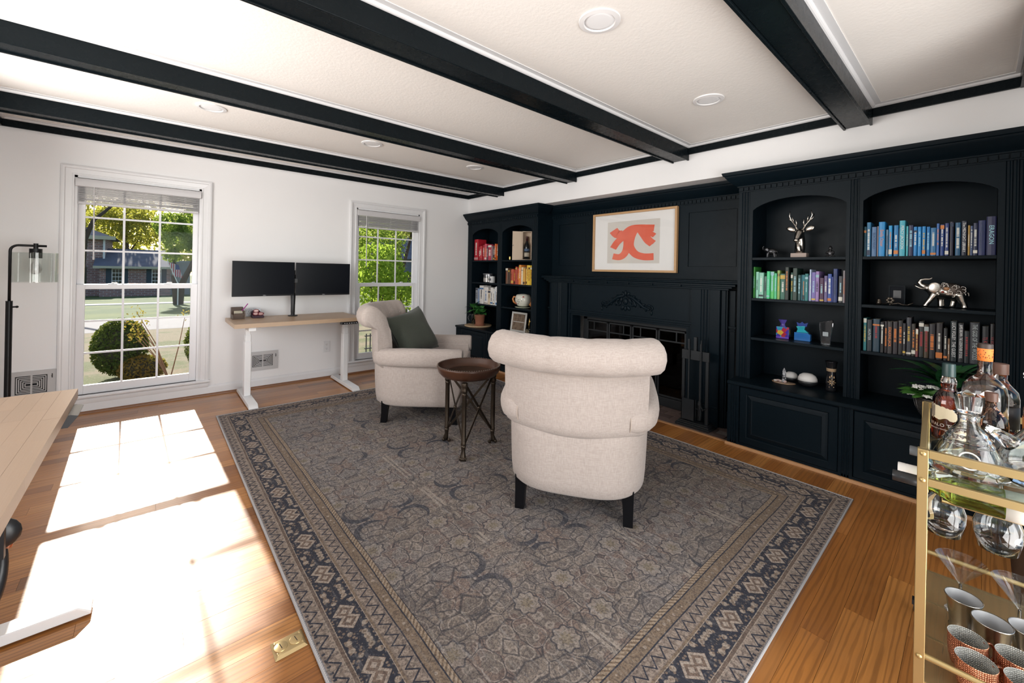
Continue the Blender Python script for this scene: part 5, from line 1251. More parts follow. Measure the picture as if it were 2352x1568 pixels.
for s in (-1, 1):
    mb = MB(); mb.ball((x + s * .060, y + .006, z + .215), .030, 12, 8, (1.05, .28, .62), Matrix.Rotation(-s * .45, 3, 'Y')); build(mb, 'ear', M_SILVER, de, smooth=True)
    mb = MB(); a0 = (x + s * .018, y, z + .205)
    mb.tube([a0, (x + s * .03, y + .004, z + .24), (x + s * .055, y + .012, z + .275), (x + s * .072, y + .010, z + .315), (x + s * .066, y, z + .350)], [.006, .006, .005, .0045, .002], 8)
    mb.tube([(x + s * .052, y + .011, z + .270), (x + s * .074, y + .022, z + .295), (x + s * .080, y + .022, z + .325)], [.0045, .004, .002], 8)
    mb.tube([(x + s * .026, y + .002, z + .225), (x + s * .022, y - .006, z + .26), (x + s * .026, y - .012, z + .285)], [.005, .0045, .002], 8)
    mb.tube([(x + s * .04, y + .007, z + .255), (x + s * .046, y - .002, z + .285), (x + s * .052, y - .006, z + .312)], [.0045, .004, .002], 8)
    build(mb, 'antler', M_SILVER, de, smooth=True)
# small black elephant and small seated figure
def small_elephant(x, y, z, L, m, label, face=-1):
    t = thing('elephant_figurine', label, 'figurine', (x, y, z)); k = L / .10; f = face
    mb = MB(); mb.ball((x, y, z + .052 * k), .030 * k, 14, 10, (1.25, .8, .9)); mb.ball((x + f * .038 * k, y, z + .068 * k), .020 * k, 12, 8)
    for dx, dy in ((-.024, -.012), (-.024, .012), (.022, -.012), (.024, .012)): mb.tube([(x + dx * k, y + dy * k, z + .04 * k), (x + dx * k * 1.15, y + dy * k, z + .002)], [.010 * k, .009 * k], 8)
    mb.tube([(x + f * .05 * k, y, z + .066 * k), (x + f * .064 * k, y, z + .072 * k), (x + f * .066 * k, y, z + .09 * k), (x + f * .054 * k, y, z + .098 * k)], [.009 * k, .007 * k, .005 * k, .003 * k], 8)
    mb.ball((x + f * .030 * k, y - .016 * k, z + .068 * k), .016 * k, 10, 6, (.8, .25, 1)); mb.ball((x + f * .030 * k, y + .016 * k, z + .068 * k), .016 * k, 10, 6, (.8, .25, 1))
    mb.tube([(x - f * .036 * k, y, z + .062 * k), (x - f * .044 * k, y, z + .04 * k)], [.003 * k, .002 * k], 6)
    o = build(mb, 'body', m, t, smooth=True); remesh(o, .0028)
small_elephant(3.945, .12, 1.4305, .095, M_DKSIL, 'small black elephant figurine with raised trunk beside the deer bust')
t = thing('seated_figurine', 'small black seated figurine beside the deer bust', 'figurine', (4.315, .12, 1.4305)); x, y, z = 4.315, .12, 1.4305
mb = MB(); mb.ball((x, y, z + .030), .020, 12, 8, (1, .8, 1.2)); mb.ball((x, y - .002, z + .064), .012, 12, 8, (1, 1, 1.15)); mb.tube([(x - .012, y, z + .012), (x + .008, y - .022, z + .008), (x + .030, y - .012, z + .007)], [.010, .008, .006], 8); mb.tube([(x + .012, y, z + .012), (x - .008, y - .024, z + .007), (x - .026, y - .012, z + .007)], [.010, .008, .006], 8); mb.tube([(x + .016, y, z + .045), (x + .022, y - .010, z + .028), (x + .010, y - .018, z + .020)], [.006, .005, .005], 8); mb.tube([(x - .016, y, z + .045), (x - .022, y - .010, z + .028), (x - .010, y - .018, z + .020)], [.006, .005, .005], 8); mb.ball((x, y, z + .078), .006)
o = build(mb, 'body', M_DKSIL, t, smooth=True); remesh(o, .0028)
# large silver elephant
el = thing('elephant_statue', 'silver elephant statue with ornate dark blanket and raised trunk', 'ornament', (4.88, .13, 1.1155)); x, y, z = 4.885, .13, 1.1155
mb = MB()
mb.ball((x + .015, y, z + .098), .062, 18, 12, (1.15, .72, .74), Matrix.Rotation(.12, 3, 'Y')); mb.ball((x - .042, y, z + .098), .040, 14, 10, (1, .8, 1))
mb.ball((x - .070, y, z + .118), .028, 14, 10, (1.15, .9, .9))
mb.tube([(x - .082, y, z + .124), (x - .105, y, z + .136), (x - .117, y, z + .152), (x - .108, y, z + .170), (x - .088, y, z + .174), (x - .068, y, z + .174), (x - .058, y, z + .184)], [.018, .014, .012, .010, .008, .006, .005], 10)
mb.tube([(x - .045, y - .02, z + .085), (x - .062, y - .022, z + .052), (x - .082, y - .022, z + .018), (x - .088, y - .022, z + .004)], [.022, .016, .013, .015], 10)
mb.tube([(x - .026, y + .02, z + .085), (x - .022, y + .022, z + .045), (x - .020, y + .022, z + .004)], [.022, .016, .016], 10)
mb.tube([(x + .045, y + .02, z + .08), (x + .034, y + .022, z + .045), (x + .026, y + .022, z + .004)], [.024, .015, .014], 10)
mb.tube([(x + .058, y - .02, z + .085), (x + .068, y - .022, z + .05), (x + .078, y - .022, z + .02), (x + .080, y - .022, z + .004)], [.026, .018, .014, .016], 10)
mb.tube([(x + .083, y, z + .11), (x + .094, y, z + .095), (x + .095, y, z + .075)], [.004, .003, .004], 6)
o = build(mb, 'body', M_SILVER, el, smooth=True); remesh(o, .0042)
for s in (-1, 1):
    mb = MB(); mb.ball((x - .048, y + s * .034, z + .122), .034, 14, 10, (.85, .16, 1.0), Matrix.Rotation(.3, 3, 'Y')); build(mb, 'ear', M_SILVER, el, smooth=True)
    mb = MB(); mb.tube([(x - .084, y + s * .012, z + .112), (x - .108, y + s * .016, z + .114), (x - .130, y + s * .016, z + .128), (x - .138, y + s * .014, z + .138)], [.005, .0045, .0035, .0015], 8); build(mb, 'tusk', M_SILVER, el, smooth=True)
mb = MB(); mb.ball((x + .022, y, z + .106), .061, 18, 12, (1.1, .76, .76), Matrix.Rotation(.12, 3, 'Y')); bl = build(mb, 'blanket', paint('dark_ornate_blanket', (.13, .105, .09), .38, .7, .6, 60, .8, 140), el, smooth=True)
rnd = random.Random(5); mb = MB()
for k in range(26):
    u = rnd.uniform(-.9, .95); v = rnd.uniform(-.8, .9); r = rnd.uniform(.006, .012)
    cx_, cz_ = x + .022 + u * .058, z + .108 + v * .040 - u * .006
    q = 1 - (u * .9) ** 2 - (v * .9) ** 2
    if q < .03: continue
    yy = y - .0475 * math.sqrt(q) - .001
    mb.tube([(cx_ + r * math.cos(2 * PI * j / 12), yy - .001 * math.cos(2 * PI * j / 12), cz_ + r * math.sin(2 * PI * j / 12)) for j in range(12)], .0014, 5, closed=True)
tag(build(mb, 'filigree', M_SILVER, bl, smooth=True), kind='stuff')
mb = MB(); mb.ball((x + .005, y - .046, z + .118), .011, 12, 8, (1.25, .6, .9)); build(mb, 'stone', paint('amber_stone', (.42, .20, .09), .2), bl, smooth=True)
mb = MB(); mb.ball((x - .012, y - .043, z + .098), .007, 10, 8); build(mb, 'stone', paint('red_stone', (.30, .05, .03), .2), bl, smooth=True)
# small black photo frame, metal flower spray, tiny pot
t = thing('small_photo_frame', 'small black framed photo beside the silver elephant', 'picture frame', (4.66, .18, 1.1155))
mb = MB(); a, b, z0_, z1_, yy = 4.622, 4.702, 1.1158, 1.243, .17
for q in ((a, b, z0_, z0_ + .006), (a, b, z1_ - .006, z1_), (a, a + .006, z0_ + .006, z1_ - .006), (b - .006, b, z0_ + .006, z1_ - .006)): mb.box(q[0], q[1], yy, yy + .010, q[2], q[3])
build(mb, 'frame', M_BLACK, t); mb = MB(); mb.box(a + .006, b - .006, yy + .004, yy + .008, z0_ + .006, z1_ - .006); build(mb, 'photo', paint('dark_photo', (.012, .014, .018), .7, 0, .5, 20, Specular_IOR_Level=.1), t)
mb = MB(); mb.box(a + .022, b - .02, yy + .003, yy + .004, z0_ + .045, z0_ + .095); build(mb, 'photo_subject', paint('photo_subject', (.012, .012, .016), .3), t); mb = MB(); mb.box(.5 * (a + b) - .015, .5 * (a + b) + .015, yy + .010, yy + .05, z0_, z0_ + .05); build(mb, 'easel_back', M_IRON, t)
t = thing('metal_flower_spray', 'dark metal flower spray lying before the small black frame', 'ornament', (4.67, .08, 1.1155)); M_GUN = paint('aged_gunmetal', (.10, .085, .07), .35, .9, .3)
mb = MB(); mb.tube([(4.605, .085, 1.121), (4.63, .08, 1.132), (4.65, .08, 1.124), (4.675, .08, 1.130), (4.70, .08, 1.124), (4.725, .08, 1.122)], .004, 8); mb.ball((4.640, .08, 1.121), .006); build(mb, 'stem', M_GUN, t, smooth=True)
for k in range(6):
    a = k * PI / 3; mb = MB(); mb.ball((4.640 + .013 * math.cos(a), .074, 1.147 + .013 * math.sin(a)), .011, 8, 6, (.9, .35, .9)); build(mb, 'petal', M_GUN, t, smooth=True)
for xx, s in ((4.69, 1), (4.73, -1)):
    mb = MB(); mb.ball((xx, .078, 1.127), .016, 10, 6, (1.3, .5, .3), Matrix.Rotation(.5 * s, 3, 'Y')); build(mb, 'leaf', M_GUN, t, smooth=True)
t = MB(); t.lathe([(.010, 0), (.014, .012), (.012, .024), (.008, .028), (.012, .032), (.008, .038), (.0001, .040)], (4.585, .08, 1.1153), 16); tag(build(t, 'miniature_pot', M_GUN, loc=(4.585, .08, 1.1155), smooth=True), 'tiny dark metal pot at the shelf end near the black frame', 'ornament')
# coloured acrylic blocks and clear award
def m_panels(name, cols):
    t = NT(name); p = t.coord('Object'); v = t.voro(t.mapv(p, (1, 1, 1)), 34, 'F1', 1.0, 'Color'); r, g, b = t.sep(v)
    return t.bsdf(t.ramp(r, [(i / len(cols), c) for i, c in enumerate(cols)], 'CONSTANT'), .15, 0, None, Coat_Weight=.5)
t = thing('acrylic_block', 'acrylic block with purple, red and yellow colour panels and a knotted top', 'ornament', (4.025, .15, .8105)); x, y, z = 4.025, .15, .8105
mb = MB(); mb.box(x - .043, x + .043, y - .018, y + .018, z, z + .09); build(mb, 'block', m_panels('colour_panel_acrylic', [(.05, .02, .30), (.35, .02, .05), (.02, .25, .40), (.55, .35, .04), (.02, .10, .35)]), t, bevel=.004)
mb = MB(); mb.box(x - .043, x + .043, y - .0185, y + .0185, z, z + .014); build(mb, 'base_strip', paint('violet_acrylic', (.12, .04, .42), .15), t, bevel=.003)
mb = MB(); mb.loft([[(x + r * math.cos(2 * PI * k / 10) * (1 + .25 * (k % 2)), y + r * .6 * math.sin(2 * PI * k / 10), z + h) for k in range(10)] for h, r in ((.088, .022), (.10, .013), (.112, .012), (.13, .02), (.145, .026))]); build(mb, 'knot', paint('purple_acrylic', (.07, .05, .26), .15), t)
t = thing('acrylic_block', 'blue acrylic block award with a teal ribbon twist on top', 'ornament', (4.152, .15, .8105)); x = 4.152
mb = MB(); mb.prism([(x - .05, 0), (x + .052, 0), (x + .052, .048), (x + .035, .06), (x - .05, .06)], lambda u, v, k: (u, y + (-.02, .02)[k], z + v)); build(mb, 'block', paint('blue_acrylic', (.02, .14, .42), .12, 0, .4, 12), t, bevel=.003)
mb = MB(); mb.prism([(x - .038, .06), (x + .04, .06), (x + .012, .085), (x + .018, .112), (x - .012, .108), (x - .04, .105), (x - .03, .085)], lambda u, v, k: (u, y + (-.013, .013)[k], z + v)); build(mb, 'ribbon', paint('teal_acrylic', (.02, .32, .40), .12, 0, .35, 30), t, bevel=.003)
mb = MB(); mb.prism([(x - .03, .105), (x + .025, .105), (x + .035, .138), (x + .012, .128), (x - .002, .142), (x - .016, .128), (x - .038, .136)], lambda u, v, k: (u, y + (-.012, .012)[k], z + v)); build(mb, 'ribbon_end', paint('indigo_acrylic', (.03, .06, .25), .12, 0, .35, 30), t, bevel=.002)
t = thing('glass_award', 'clear faceted glass award with slanted top on the acrylic shelf', 'award', (4.305, .09, .8105)); x, y = 4.305, .09
mb = MB(); mb.loft([[(x - .027, y - .012, z), (x + .027, y - .012, z), (x + .027, y + .014, z), (x - .027, y + .014, z)], [(x - .040, y - .014, z + .155), (x + .040, y - .014, z + .178), (x + .040, y + .012, z + .178), (x - .040, y + .012, z + .155)]]); build(mb, 'glass_blade', glass('award_glass', (.90, .94, .96)), t, bevel=.004)
mb = MB(); mb.box(x - .016, x + .016, y - .0145, y - .0138, z + .06, z + .09); build(mb, 'engraving', paint('etched_panel', (.30, .34, .36), .6), t)
# counter-top ornaments
z = Z_CT + .0005
for (xx, yy, r, lb) in ((4.075, .185, .045, 'white topped oval ornament with black base behind the crystal tower'), (4.195, .12, .060, 'larger white topped oval ornament with black base beside the crystal tower')):
    t = thing('dome_ornament', lb, 'ornament', (xx, yy, z))
    mb = MB(); mb.lathe([(r * .55, 0), (r * .92, r * .25), (r * 1.06, r * .62), (r * 1.0, r * .66)], (xx, yy, z), 28); build(mb, 'base', M_BLK_PLASTIC, t, smooth=True)
    mb = MB(); mb.lathe([(r * 1.0, r * .65), (r * .97, r * .95), (r * .82, r * 1.28), (r * .5, r * 1.50), (.0001, r * 1.57)], (xx, yy, z), 28); build(mb, 'dome', paint('matt_white_dome', (.68, .66, .64), .6), t, smooth=True)
t = thing('crystal_tray', 'agate slice tray holding small tumbled stones', 'tray', (4.055, .06, z)); mb = MB()
mb.loft([[(4.055 + (.075 + .008 * math.sin(3 * a)) * s * math.cos(a), .065 + (.05 + .006 * math.cos(2 * a)) * s * math.sin(a), z + h) for a in [2 * PI * k / 24 for k in range(24)]] for s, h in ((.96, 0), (1.0, .003), (.98, .006))]); build(mb, 'agate_slice', paint('agate_slice', (.30, .19, .11), .25, 0, .5, 40), t)
rnd = random.Random(11)
for k in range(16):
    a = rnd.uniform(0, 2 * PI); rr = rnd.uniform(.2, .85); mb = MB(); c_ = rnd.choice([(.55, .50, .46), (.42, .30, .28), (.25, .23, .24), (.50, .36, .33)]); sz = rnd.uniform(.007, .012)
    mb.ball((4.055 + .066 * rr * math.cos(a), .065 + .043 * rr * math.sin(a), z + .006 + sz * .6), sz, 7, 5, (1.2, .9, .75), Matrix.Rotation(a, 3, 'Z')); build(mb, 'stone', paint('tumbled_stone', c_, .35), t, smooth=True)
def m_zebra():
    t = NT('banded_crystal'); p = t.coord('Object'); n = t.noise(t.mapv(p, (60, 60, 220)), 1, 3, .6, .8); return t.bsdf(t.mix(t.smooth(n, .46, .54), (.03, .03, .035), (.55, .56, .58)), .15)
mb = MB(); mb.loft([[(4.062 + r * math.cos(2 * PI * k / 6), .062 + r * math.sin(2 * PI * k / 6), z + .0062 + h) for k in range(6)] for h, r in ((0, .014), (.088, .011), (.110, .0008))]); tag(build(mb, 'crystal_tower', m_zebra(), loc=(4.062, .062, z)), 'black and white banded crystal tower standing among the tumbled stones', 'crystal')
t = thing('vase', 'black vase with cork band and gold flower on the counter', 'vase', (4.338, .10, z)); x, y = 4.338, .10
mb = MB(); mb.lathe([(.0001, .0), (.032, .0), (.034, .01), (.028, .10), (.026, .13), (.029, .17), (.036, .205), (.037, .208), (.034, .207), (.027, .17), (.022, .13), (.0001, .12)], (x, y, z), 28); vs = build(mb, 'body', paint('black_glaze', (.010, .010, .012), .18), t, smooth=True)
mb = MB(); mb.lathe([(.0265, .138), (.0275, .139), (.0285, .160), (.0275, .161)], (x, y, z), 28, closed=True); build(mb, 'cork_band', paint('cork', (.36, .25, .15), .9, 0, .3, 200, .5, 260), vs, smooth=True)
mb = MB(); ca = math.atan2(-1, .35)
for k in range(8):
    a = k * PI / 4; L = .017 if k % 2 == 0 else .012
    u, h = L * math.cos(a), L * math.sin(a); an = ca + u / .030
    mb.ball((x + .0308 * math.cos(an), y + .0308 * math.sin(an), z + .065 + h), .009, 8, 5, (1.15, .25, .35), Matrix.Rotation(an + PI / 2, 3, 'Z') @ Matrix.Rotation(-a, 3, 'Y'))
for u, h in ((-.012, .034), (.012, .036), (-.014, -.036), (.010, -.034), (-.002, .044), (.006, -.044)):
    an = ca + u / .030; mb.ball((x + .0308 * math.cos(an), y + .0308 * math.sin(an), z + .065 + h), .008, 8, 5, (.5, .25, 1.1), Matrix.Rotation(an + PI / 2, 3, 'Z'))
build(mb, 'gold_flower', paint('gold_inlay', (.62, .42, .24), .35, .5), vs, smooth=True)

# ---- leafy plants
_leafme = {}
def leaf_mesh(kind, m):
    if kind in _leafme: return _leafme[kind]
    mb = MB(); n = 8; v = []; f = []
    for i in range(n + 1):
        s = i / n
        wd = (math.sin(PI * s ** .8) ** .8) * (.36 if kind == 'heart' else .17 if kind == 'lance' else .30)
        if kind == 'heart': wd = .40 * math.sin(PI * min(1, s * 1.02) ** .62) ** .9
        z = .10 * math.sin(PI * s) - .35 * s * s
        for k, q in enumerate((-1, -.5, 0, .5, 1)): v.append((s, q * wd, z + .10 * abs(q) * wd - .0))
    for i in range(n):
        for k in range(4): a = i * 5 + k; f.append((a, a + 1, a + 6, a + 5))
    mb.add(v, f); me = mb.mesh('leaf', smooth=True); me.materials.append(m); _leafme[kind] = me
    return me
def m_leaf(name, a, b):
    t = NT(name); r = t.rand(); p = t.coord('Object'); c = t.mix(r, a, b); y_ = t.sep(p)[1]
    c = t.mix(t.math('MULTIPLY', t.math('LESS_THAN', t.math('ABSOLUTE', y_), .02), .5), c, tuple(v * 1.8 for v in b))
    return t.bsdf(t.mix(t.math('MULTIPLY', t.noise(p, 8, 3), .3), c, tuple(v * .5 for v in a)), .38, 0, None, Transmission_Weight=0.0)
def add_leaf(parent, kind, m, base, az, el, size, roll=0):
    o = bpy.data.objects.new('leaf', leaf_mesh(kind, m)); COL.objects.link(o); o.parent = parent; r = rootloc(parent)
    o.location = Vector(base) - r; o.rotation_euler = (Matrix.Rotation(az, 3, 'Z') @ Matrix.Rotation(-el, 3, 'Y') @ Matrix.Rotation(roll, 3, 'X')).to_euler(); o.scale = (size, size, size)
M_LEAFG = m_leaf('pothos_leaf', (.020, .11, .022), (.055, .22, .045)); M_LEAFL = m_leaf('peace_lily_leaf', (.006, .045, .014), (.020, .10, .030)); M_LEAFK = m_leaf('kalanchoe_leaf', (.03, .12, .02), (.08, .22, .04))
z = Z_CT + .0005
bo = MB(); bo.lathe([(.0001, 0), (.192, 0), (.198, .008), (.192, .018), (.0001, .018)], (.27, .02, z), 36); tag(build(bo, 'wooden_board', m_wood('pale_wood_round', (.45, .30, .17), (.62, .45, .28), (40, 3, 40)), loc=(.27, .02, z), auto=40), 'round pale wooden board under the two small plants', 'board')
zb = z + .0185
t = thing('glass_jug_plant', 'leafy cutting in a clear glass jug of water on the wooden board', 'plant', (.115, .02, zb))
mb = MB(); mb.lathe([(.0001, 0), (.040, 0), (.042, .004), (.040, .13), (.042, .135), (.039, .135), (.037, .13), (.038, .006), (.0001, .006)], (.115, .02, zb), 24); jg = build(mb, 'jug', glass('jug_glass', (.93, .96, .95)), t, smooth=True)
mb = MB(); mb.tube([(.08, -.005, zb + .11), (.055, -.02, zb + .12), (.035, -.03, zb + .08), (.05, -.022, zb + .035), (.078, -.006, zb + .03)], .004, 8); build(mb, 'handle', glass('jug_glass'), jg, smooth=True)
mb = MB(); mb.lathe([(.0001, .007), (.0365, .007), (.0365, .055), (.0001, .055)], (.115, .02, zb), 20); build(mb, 'water', paint('murky_water', (.018, .020, .020), .1), jg)
mb = MB(); mb.tube([(.115, .02, zb + .03), (.11, .015, zb + .14), (.10, .01, zb + .22)], .004, 6); mb.tube([(.12, .02, zb + .04), (.13, .025, zb + .15), (.15, .02, zb + .24)], .004, 6); build(mb, 'stem', M_LEAFK, t, smooth=True)
for az, el, s, b in ((3.6, .35, .125, (.10, .01, zb + .20)), (4.2, .1, .115, (.10, .01, zb + .15)), (5.2, .7, .12, (.11, .01, zb + .22)), (.4, 1.0, .14, (.15, .02, zb + .22)), (5.9, .35, .11, (.15, .02, zb + .20)), (1.5, .6, .11, (.13, .03, zb + .2)), (2.7, .9, .11, (.10, .01, zb + .21)), (4.9, .2, .10, (.12, .01, zb + .17))): add_leaf(t, 'heart', M_LEAFG, b, az, el, s)
t.scale = (1.12, 1.12, 1.12); t.location = (.165, .03, zb)
t = thing('terracotta_pot_plant', 'bushy green plant in a terracotta pot on the wooden board', 'plant', (.265, .0, zb))
mb = MB(); mb.lathe([(.0001, 0), (.058, 0), (.060, .012), (.050, .014), (.048, .02), (.057, .10), (.060, .105), (.060, .120), (.055, .120), (.052, .105), (.0001, .10)], (.265, .0, zb), 28); build(mb, 'pot', paint('terracotta', (.26, .095, .05), .75, 0, .2, 12), t, auto=40)
mb = MB(); mb.lathe([(.0001, .106), (.052, .106), (.0001, .108)], (.265, 0, zb), 20); build(mb, 'soil', paint('potting_soil', (.02, .014, .01), .95), t)
rnd = random.Random(4)
for k in range(24):
    a = rnd.uniform(0, 2 * PI); add_leaf(t, 'heart', M_LEAFG, (.265 + rnd.uniform(-.03, .03), rnd.uniform(-.03, .03), zb + .12 + rnd.uniform(0, .08)), a, rnd.uniform(.1, 1.0), rnd.uniform(.06, .095), rnd.uniform(-.4, .4))
t.scale = (1.25, 1.25, 1.25); t.location = (.345, -.01, zb)
# ---- left bookcase ornaments
t = thing('teapot', 'white painted teapot with flowers, orange spout and handle', 'teapot', (1.12, .105, .8105), math.radians(38)); x, y, z = 0, 0, 0
mb = MB(); mb.lathe([(.0001, .010), (.052, .010), (.075, .022), (.098, .054), (.107, .092), (.101, .134), (.086, .158), (.075, .164), (.070, .162), (.0001, .157)], (x, y, z + .012), 36); tp = build(mb, 'body', paint('cream_glaze', (.62, .60, .52), .2, 0, .05), t, world=False, smooth=True)
mb = MB(); mb.lathe([(.0001, 0), (.07, 0), (.105, .010), (.108, .014), (.07, .012), (.0001, .012)], (x, y, z), 36); build(mb, 'saucer', paint('pale_green_glaze', (.50, .54, .40), .25), t, world=False, smooth=True)
M_ORG = paint('orange_glaze', (.52, .20, .06), .25)
mb = MB(); mb.tube([(x + .085, y, z + .045), (x + .12, y, z + .068), (x + .138, y, z + .10), (x + .148, y, z + .145)], [.036, .028, .020, .014], 12); build(mb, 'spout', M_ORG, t, world=False, smooth=True)
mb = MB(); mb.tube([(x - .085, y, z + .14), (x - .125, y, z + .142), (x - .137, y, z + .112), (x - .125, y, z + .078), (x - .095, y, z + .055)], .012, 10); build(mb, 'handle', M_ORG, t, world=False, smooth=True)
mb = MB(); mb.lathe([(.0001, .178), (.074, .172), (.070, .180), (.03, .186), (.0001, .188)], (x, y, z - .004), 28); build(mb, 'lid', paint('cream_glaze', (.62, .60, .52), .2, 0, .05), t, world=False, smooth=True)
M_FRED = paint('painted_red', (.32, .05, .04), .4); M_FGRN = paint('painted_green', (.05, .09, .06), .4)
for (u, h, r, m_) in ((.035, .145, .014, M_FRED), (-.085, .06, .014, M_FRED), (-.03, .11, .006, M_FGRN), (-.045, .09, .006, M_FGRN), (-.02, .085, .006, M_FGRN), (-.005, .12, .005, M_FGRN), (-.06, .13, .005, M_FGRN), (.015, .10, .005, M_FGRN), (-.035, .06, .006, M_FGRN)):
    rr = .098 if h < .07 or h > .14 else .106; an = -1.75 + u / .10; mb = MB(); mb.ball((x + rr * math.cos(an), y + rr * math.sin(an), z + h), r, 10, 6, (1, .3, 1), Matrix.Rotation(an + PI / 2, 3, 'Z')); build(mb, 'painted_flower', m_, tp, world=False, smooth=True)
t = thing('silver_frame', 'silver framed wooden plaque print leaning in the corner bookcase', 'picture frame', (1.03, .10, .4875)); R_ = Matrix.Rotation(math.radians(-8), 3, 'X') @ Matrix.Rotation(math.radians(10), 3, 'Z'); c_ = Vector((1.03, .10, .4885))
def fr(x0, x1, y0, y1, z0, z1): 
    m = MB(); m.box(x0, x1, y0, y1, z0, z1); m.v = [tuple(R_ @ Vector(p) + c_) for p in m.v]; return m
mb = MB()
for q in ((-.125, .125, 0, .026), (-.125, .125, .234, .26), (-.125, -.099, .026, .234), (.099, .125, .026, .234)):
    m_ = fr(q[0], q[1], -.01, .01, q[2], q[3]); mb.add(m_.v, m_.f)
build(mb, 'frame', paint('brushed_silver', (.60, .57, .53), .35, .7), t, bevel=.003)
def m_plaque():
    t_ = NT('wood_plaque_print'); p = t_.coord('Object'); n = t_.noise(t_.mapv(p, (8, 8, 70)), 1, 4); s = t_.math('GREATER_THAN', t_.noise(t_.mapv(p, (55, 55, 22)), 1, 2), .55)
    return t_.bsdf(t_.mix(t_.math('MULTIPLY', s, .5), t_.mix(n, (.10, .065, .04), (.26, .18, .12)), (.05, .03, .02)), .7)
build(fr(-.099, .099, -.004, .006, .026, .234), 'plaque', m_plaque(), t); build(fr(-.09, .09, -.006, -.004, .128, .136), 'divider', paint('brushed_silver', (.60, .57, .53), .35, .7), t)
t = thing('trophy_figurine', 'small gold figurine on a clear base in the corner bookcase', 'figurine', (1.30, .05, .4875)); M_GOLD = paint('polished_gold', (.72, .50, .18), .25, .95)
mb = MB(); mb.loft([[(1.30 - a, .05 - a, .4878), (1.30 + a, .05 - a, .4878), (1.30 + a, .05 + a, .4878), (1.30 - a, .05 + a, .4878)] if h == 0 else [(1.30 - a, .05 - a, .4878 + h), (1.30 + a, .05 - a, .4878 + h), (1.30 + a, .05 + a, .4878 + h), (1.30 - a, .05 + a, .4878 + h)] for h, a in ((0, .042), (.075, .034))]); build(mb, 'base', glass('award_glass'), t, bevel=.003)
mb = MB(); mb.tube([(1.30, .05, .563), (1.30, .05, .62), (1.303, .05, .66), (1.305, .05, .70)], [.007, .009, .007, .003], 8); mb.tube([(1.302, .05, .64), (1.32, .05, .66), (1.335, .05, .668)], .004, 6); mb.tube([(1.302, .05, .63), (1.285, .05, .615), (1.292, .05, .60)], .004, 6); build(mb, 'figure', M_GOLD, t, smooth=True)
# open wine box with its bottle
z = 1.4305; M_PINE = m_wood('pale_pine', (.55, .42, .31), (.68, .55, .43), (40, 40, 3), .7); WBR = math.radians(42)
t = thing('wine_box', 'open pale wooden wine gift box standing upright', 'box', (1.10, .175, z), WBR)
mb = MB(); mb.box(-.062, .062, .038, .048, 0, .375); mb.box(-.062, -.053, -.048, .038, 0, .375); mb.box(.053, .062, -.048, .038, 0, .375); mb.box(-.053, .053, -.048, .038, 0, .01); mb.box(-.053, .053, -.048, .038, .365, .375); build(mb, 'case', M_PINE, t, world=False)
mb = MB(); mb.box(-.19, -.064, -.052, -.042, 0, .372, Matrix.Rotation(.28, 3, 'Z'), (-.064, -.048, 0)); lid_ = build(mb, 'lid', M_PINE, t, world=False)
mb = MB(); mb.ball((-.178, -.088, .19), .008); build(mb, 'knob', M_SILVER, lid_, world=False, smooth=True)
t = thing('wine_bottle', 'dark red wine bottle with cream label in the open wooden box', 'bottle', (1.10, .172, z + .0105))
PROFB = [(.0001, .004), (.03, .0), (.0365, .004), (.0365, .165), (.034, .19), (.020, .22), (.0145, .24), (.0140, .29), (.0155, .292), (.0155, .30), (.0001, .30)]
def B_(mb, n_, m_, p_): return build(mb, n_, m_, p_, world=False, smooth=True)
mb = MB(); mb.lathe(PROFB, (0, 0, 0), 24); bt = B_(mb, 'glass_body', paint('dark_wine_glass', (.010, .012, .014), .08), t)
mb = MB(); mb.lathe([(.0368, .035), (.0370, .035), (.0370, .090), (.0368, .090)], (0, 0, 0), 24, closed=True); B_(mb, 'label', paint('cream_label', (.50, .45, .36), .7), bt)
mb = MB(); mb.lathe([(.0368, .105), (.0370, .105), (.0370, .14), (.0368, .14)], (0, 0, 0), 24, closed=True); B_(mb, 'label', paint('blue_label', (.08, .13, .22), .6), bt)
mb = MB(); mb.lathe([(.0148, .235), (.0160, .293), (.0160, .301), (.0001, .3012)], (0, 0, 0), 20); B_(mb, 'capsule', paint('maroon_foil', (.05, .012, .015), .35, .3), bt)
mb = MB(); mb.lathe([(.0001, 0), (.014, 0), (.012, .008), (.018, .022), (.014, .036), (.018, .046), (.010, .052), (.0001, .053)], (.895, .06, 1.4305), 14); tag(build(mb, 'brass_trinket', M_GOLD, loc=(.895, .06, 1.4305), smooth=True), 'tiny brass trinket beside the open wine box', 'ornament')
z = 1.1155
t = thing('candle_jar', 'larger clear glass candle jar with lid in the corner bookcase', 'candle', (.35, .12, z))
mb = MB(); mb.lathe([(.0001, 0), (.070, 0), (.072, .004), (.072, .115), (.069, .115), (.069, .006), (.0001, .006)], (.35, .12, z), 28); build(mb, 'jar', thin_glass('candle_glass', (.86, .86, .88), .3), t, smooth=False)
mb = MB(); mb.lathe([(.0001, .008), (.067, .008), (.067, .065), (.0001, .064)], (.35, .12, z), 28); build(mb, 'wax', paint('cream_wax', (.66, .60, .50), .6), t, auto=40)
mb = MB(); mb.lathe([(.0001, .116), (.074, .116), (.074, .128), (.0001, .130)], (.35, .12, z), 28); build(mb, 'lid', paint('grey_lid', (.10, .10, .11), .4), t, auto=40)
t = thing('candle_jar', 'small white candle cup beside the larger glass candle jar', 'candle', (.475, .10, z))
mb = MB(); mb.lathe([(.0001, 0), (.040, 0), (.042, .004), (.042, .088), (.038, .088), (.038, .07), (.0001, .07)], (.475, .10, z), 24); cd = build(mb, 'cup', paint('white_ceramic', (.66, .66, .66), .3), t, auto=40)
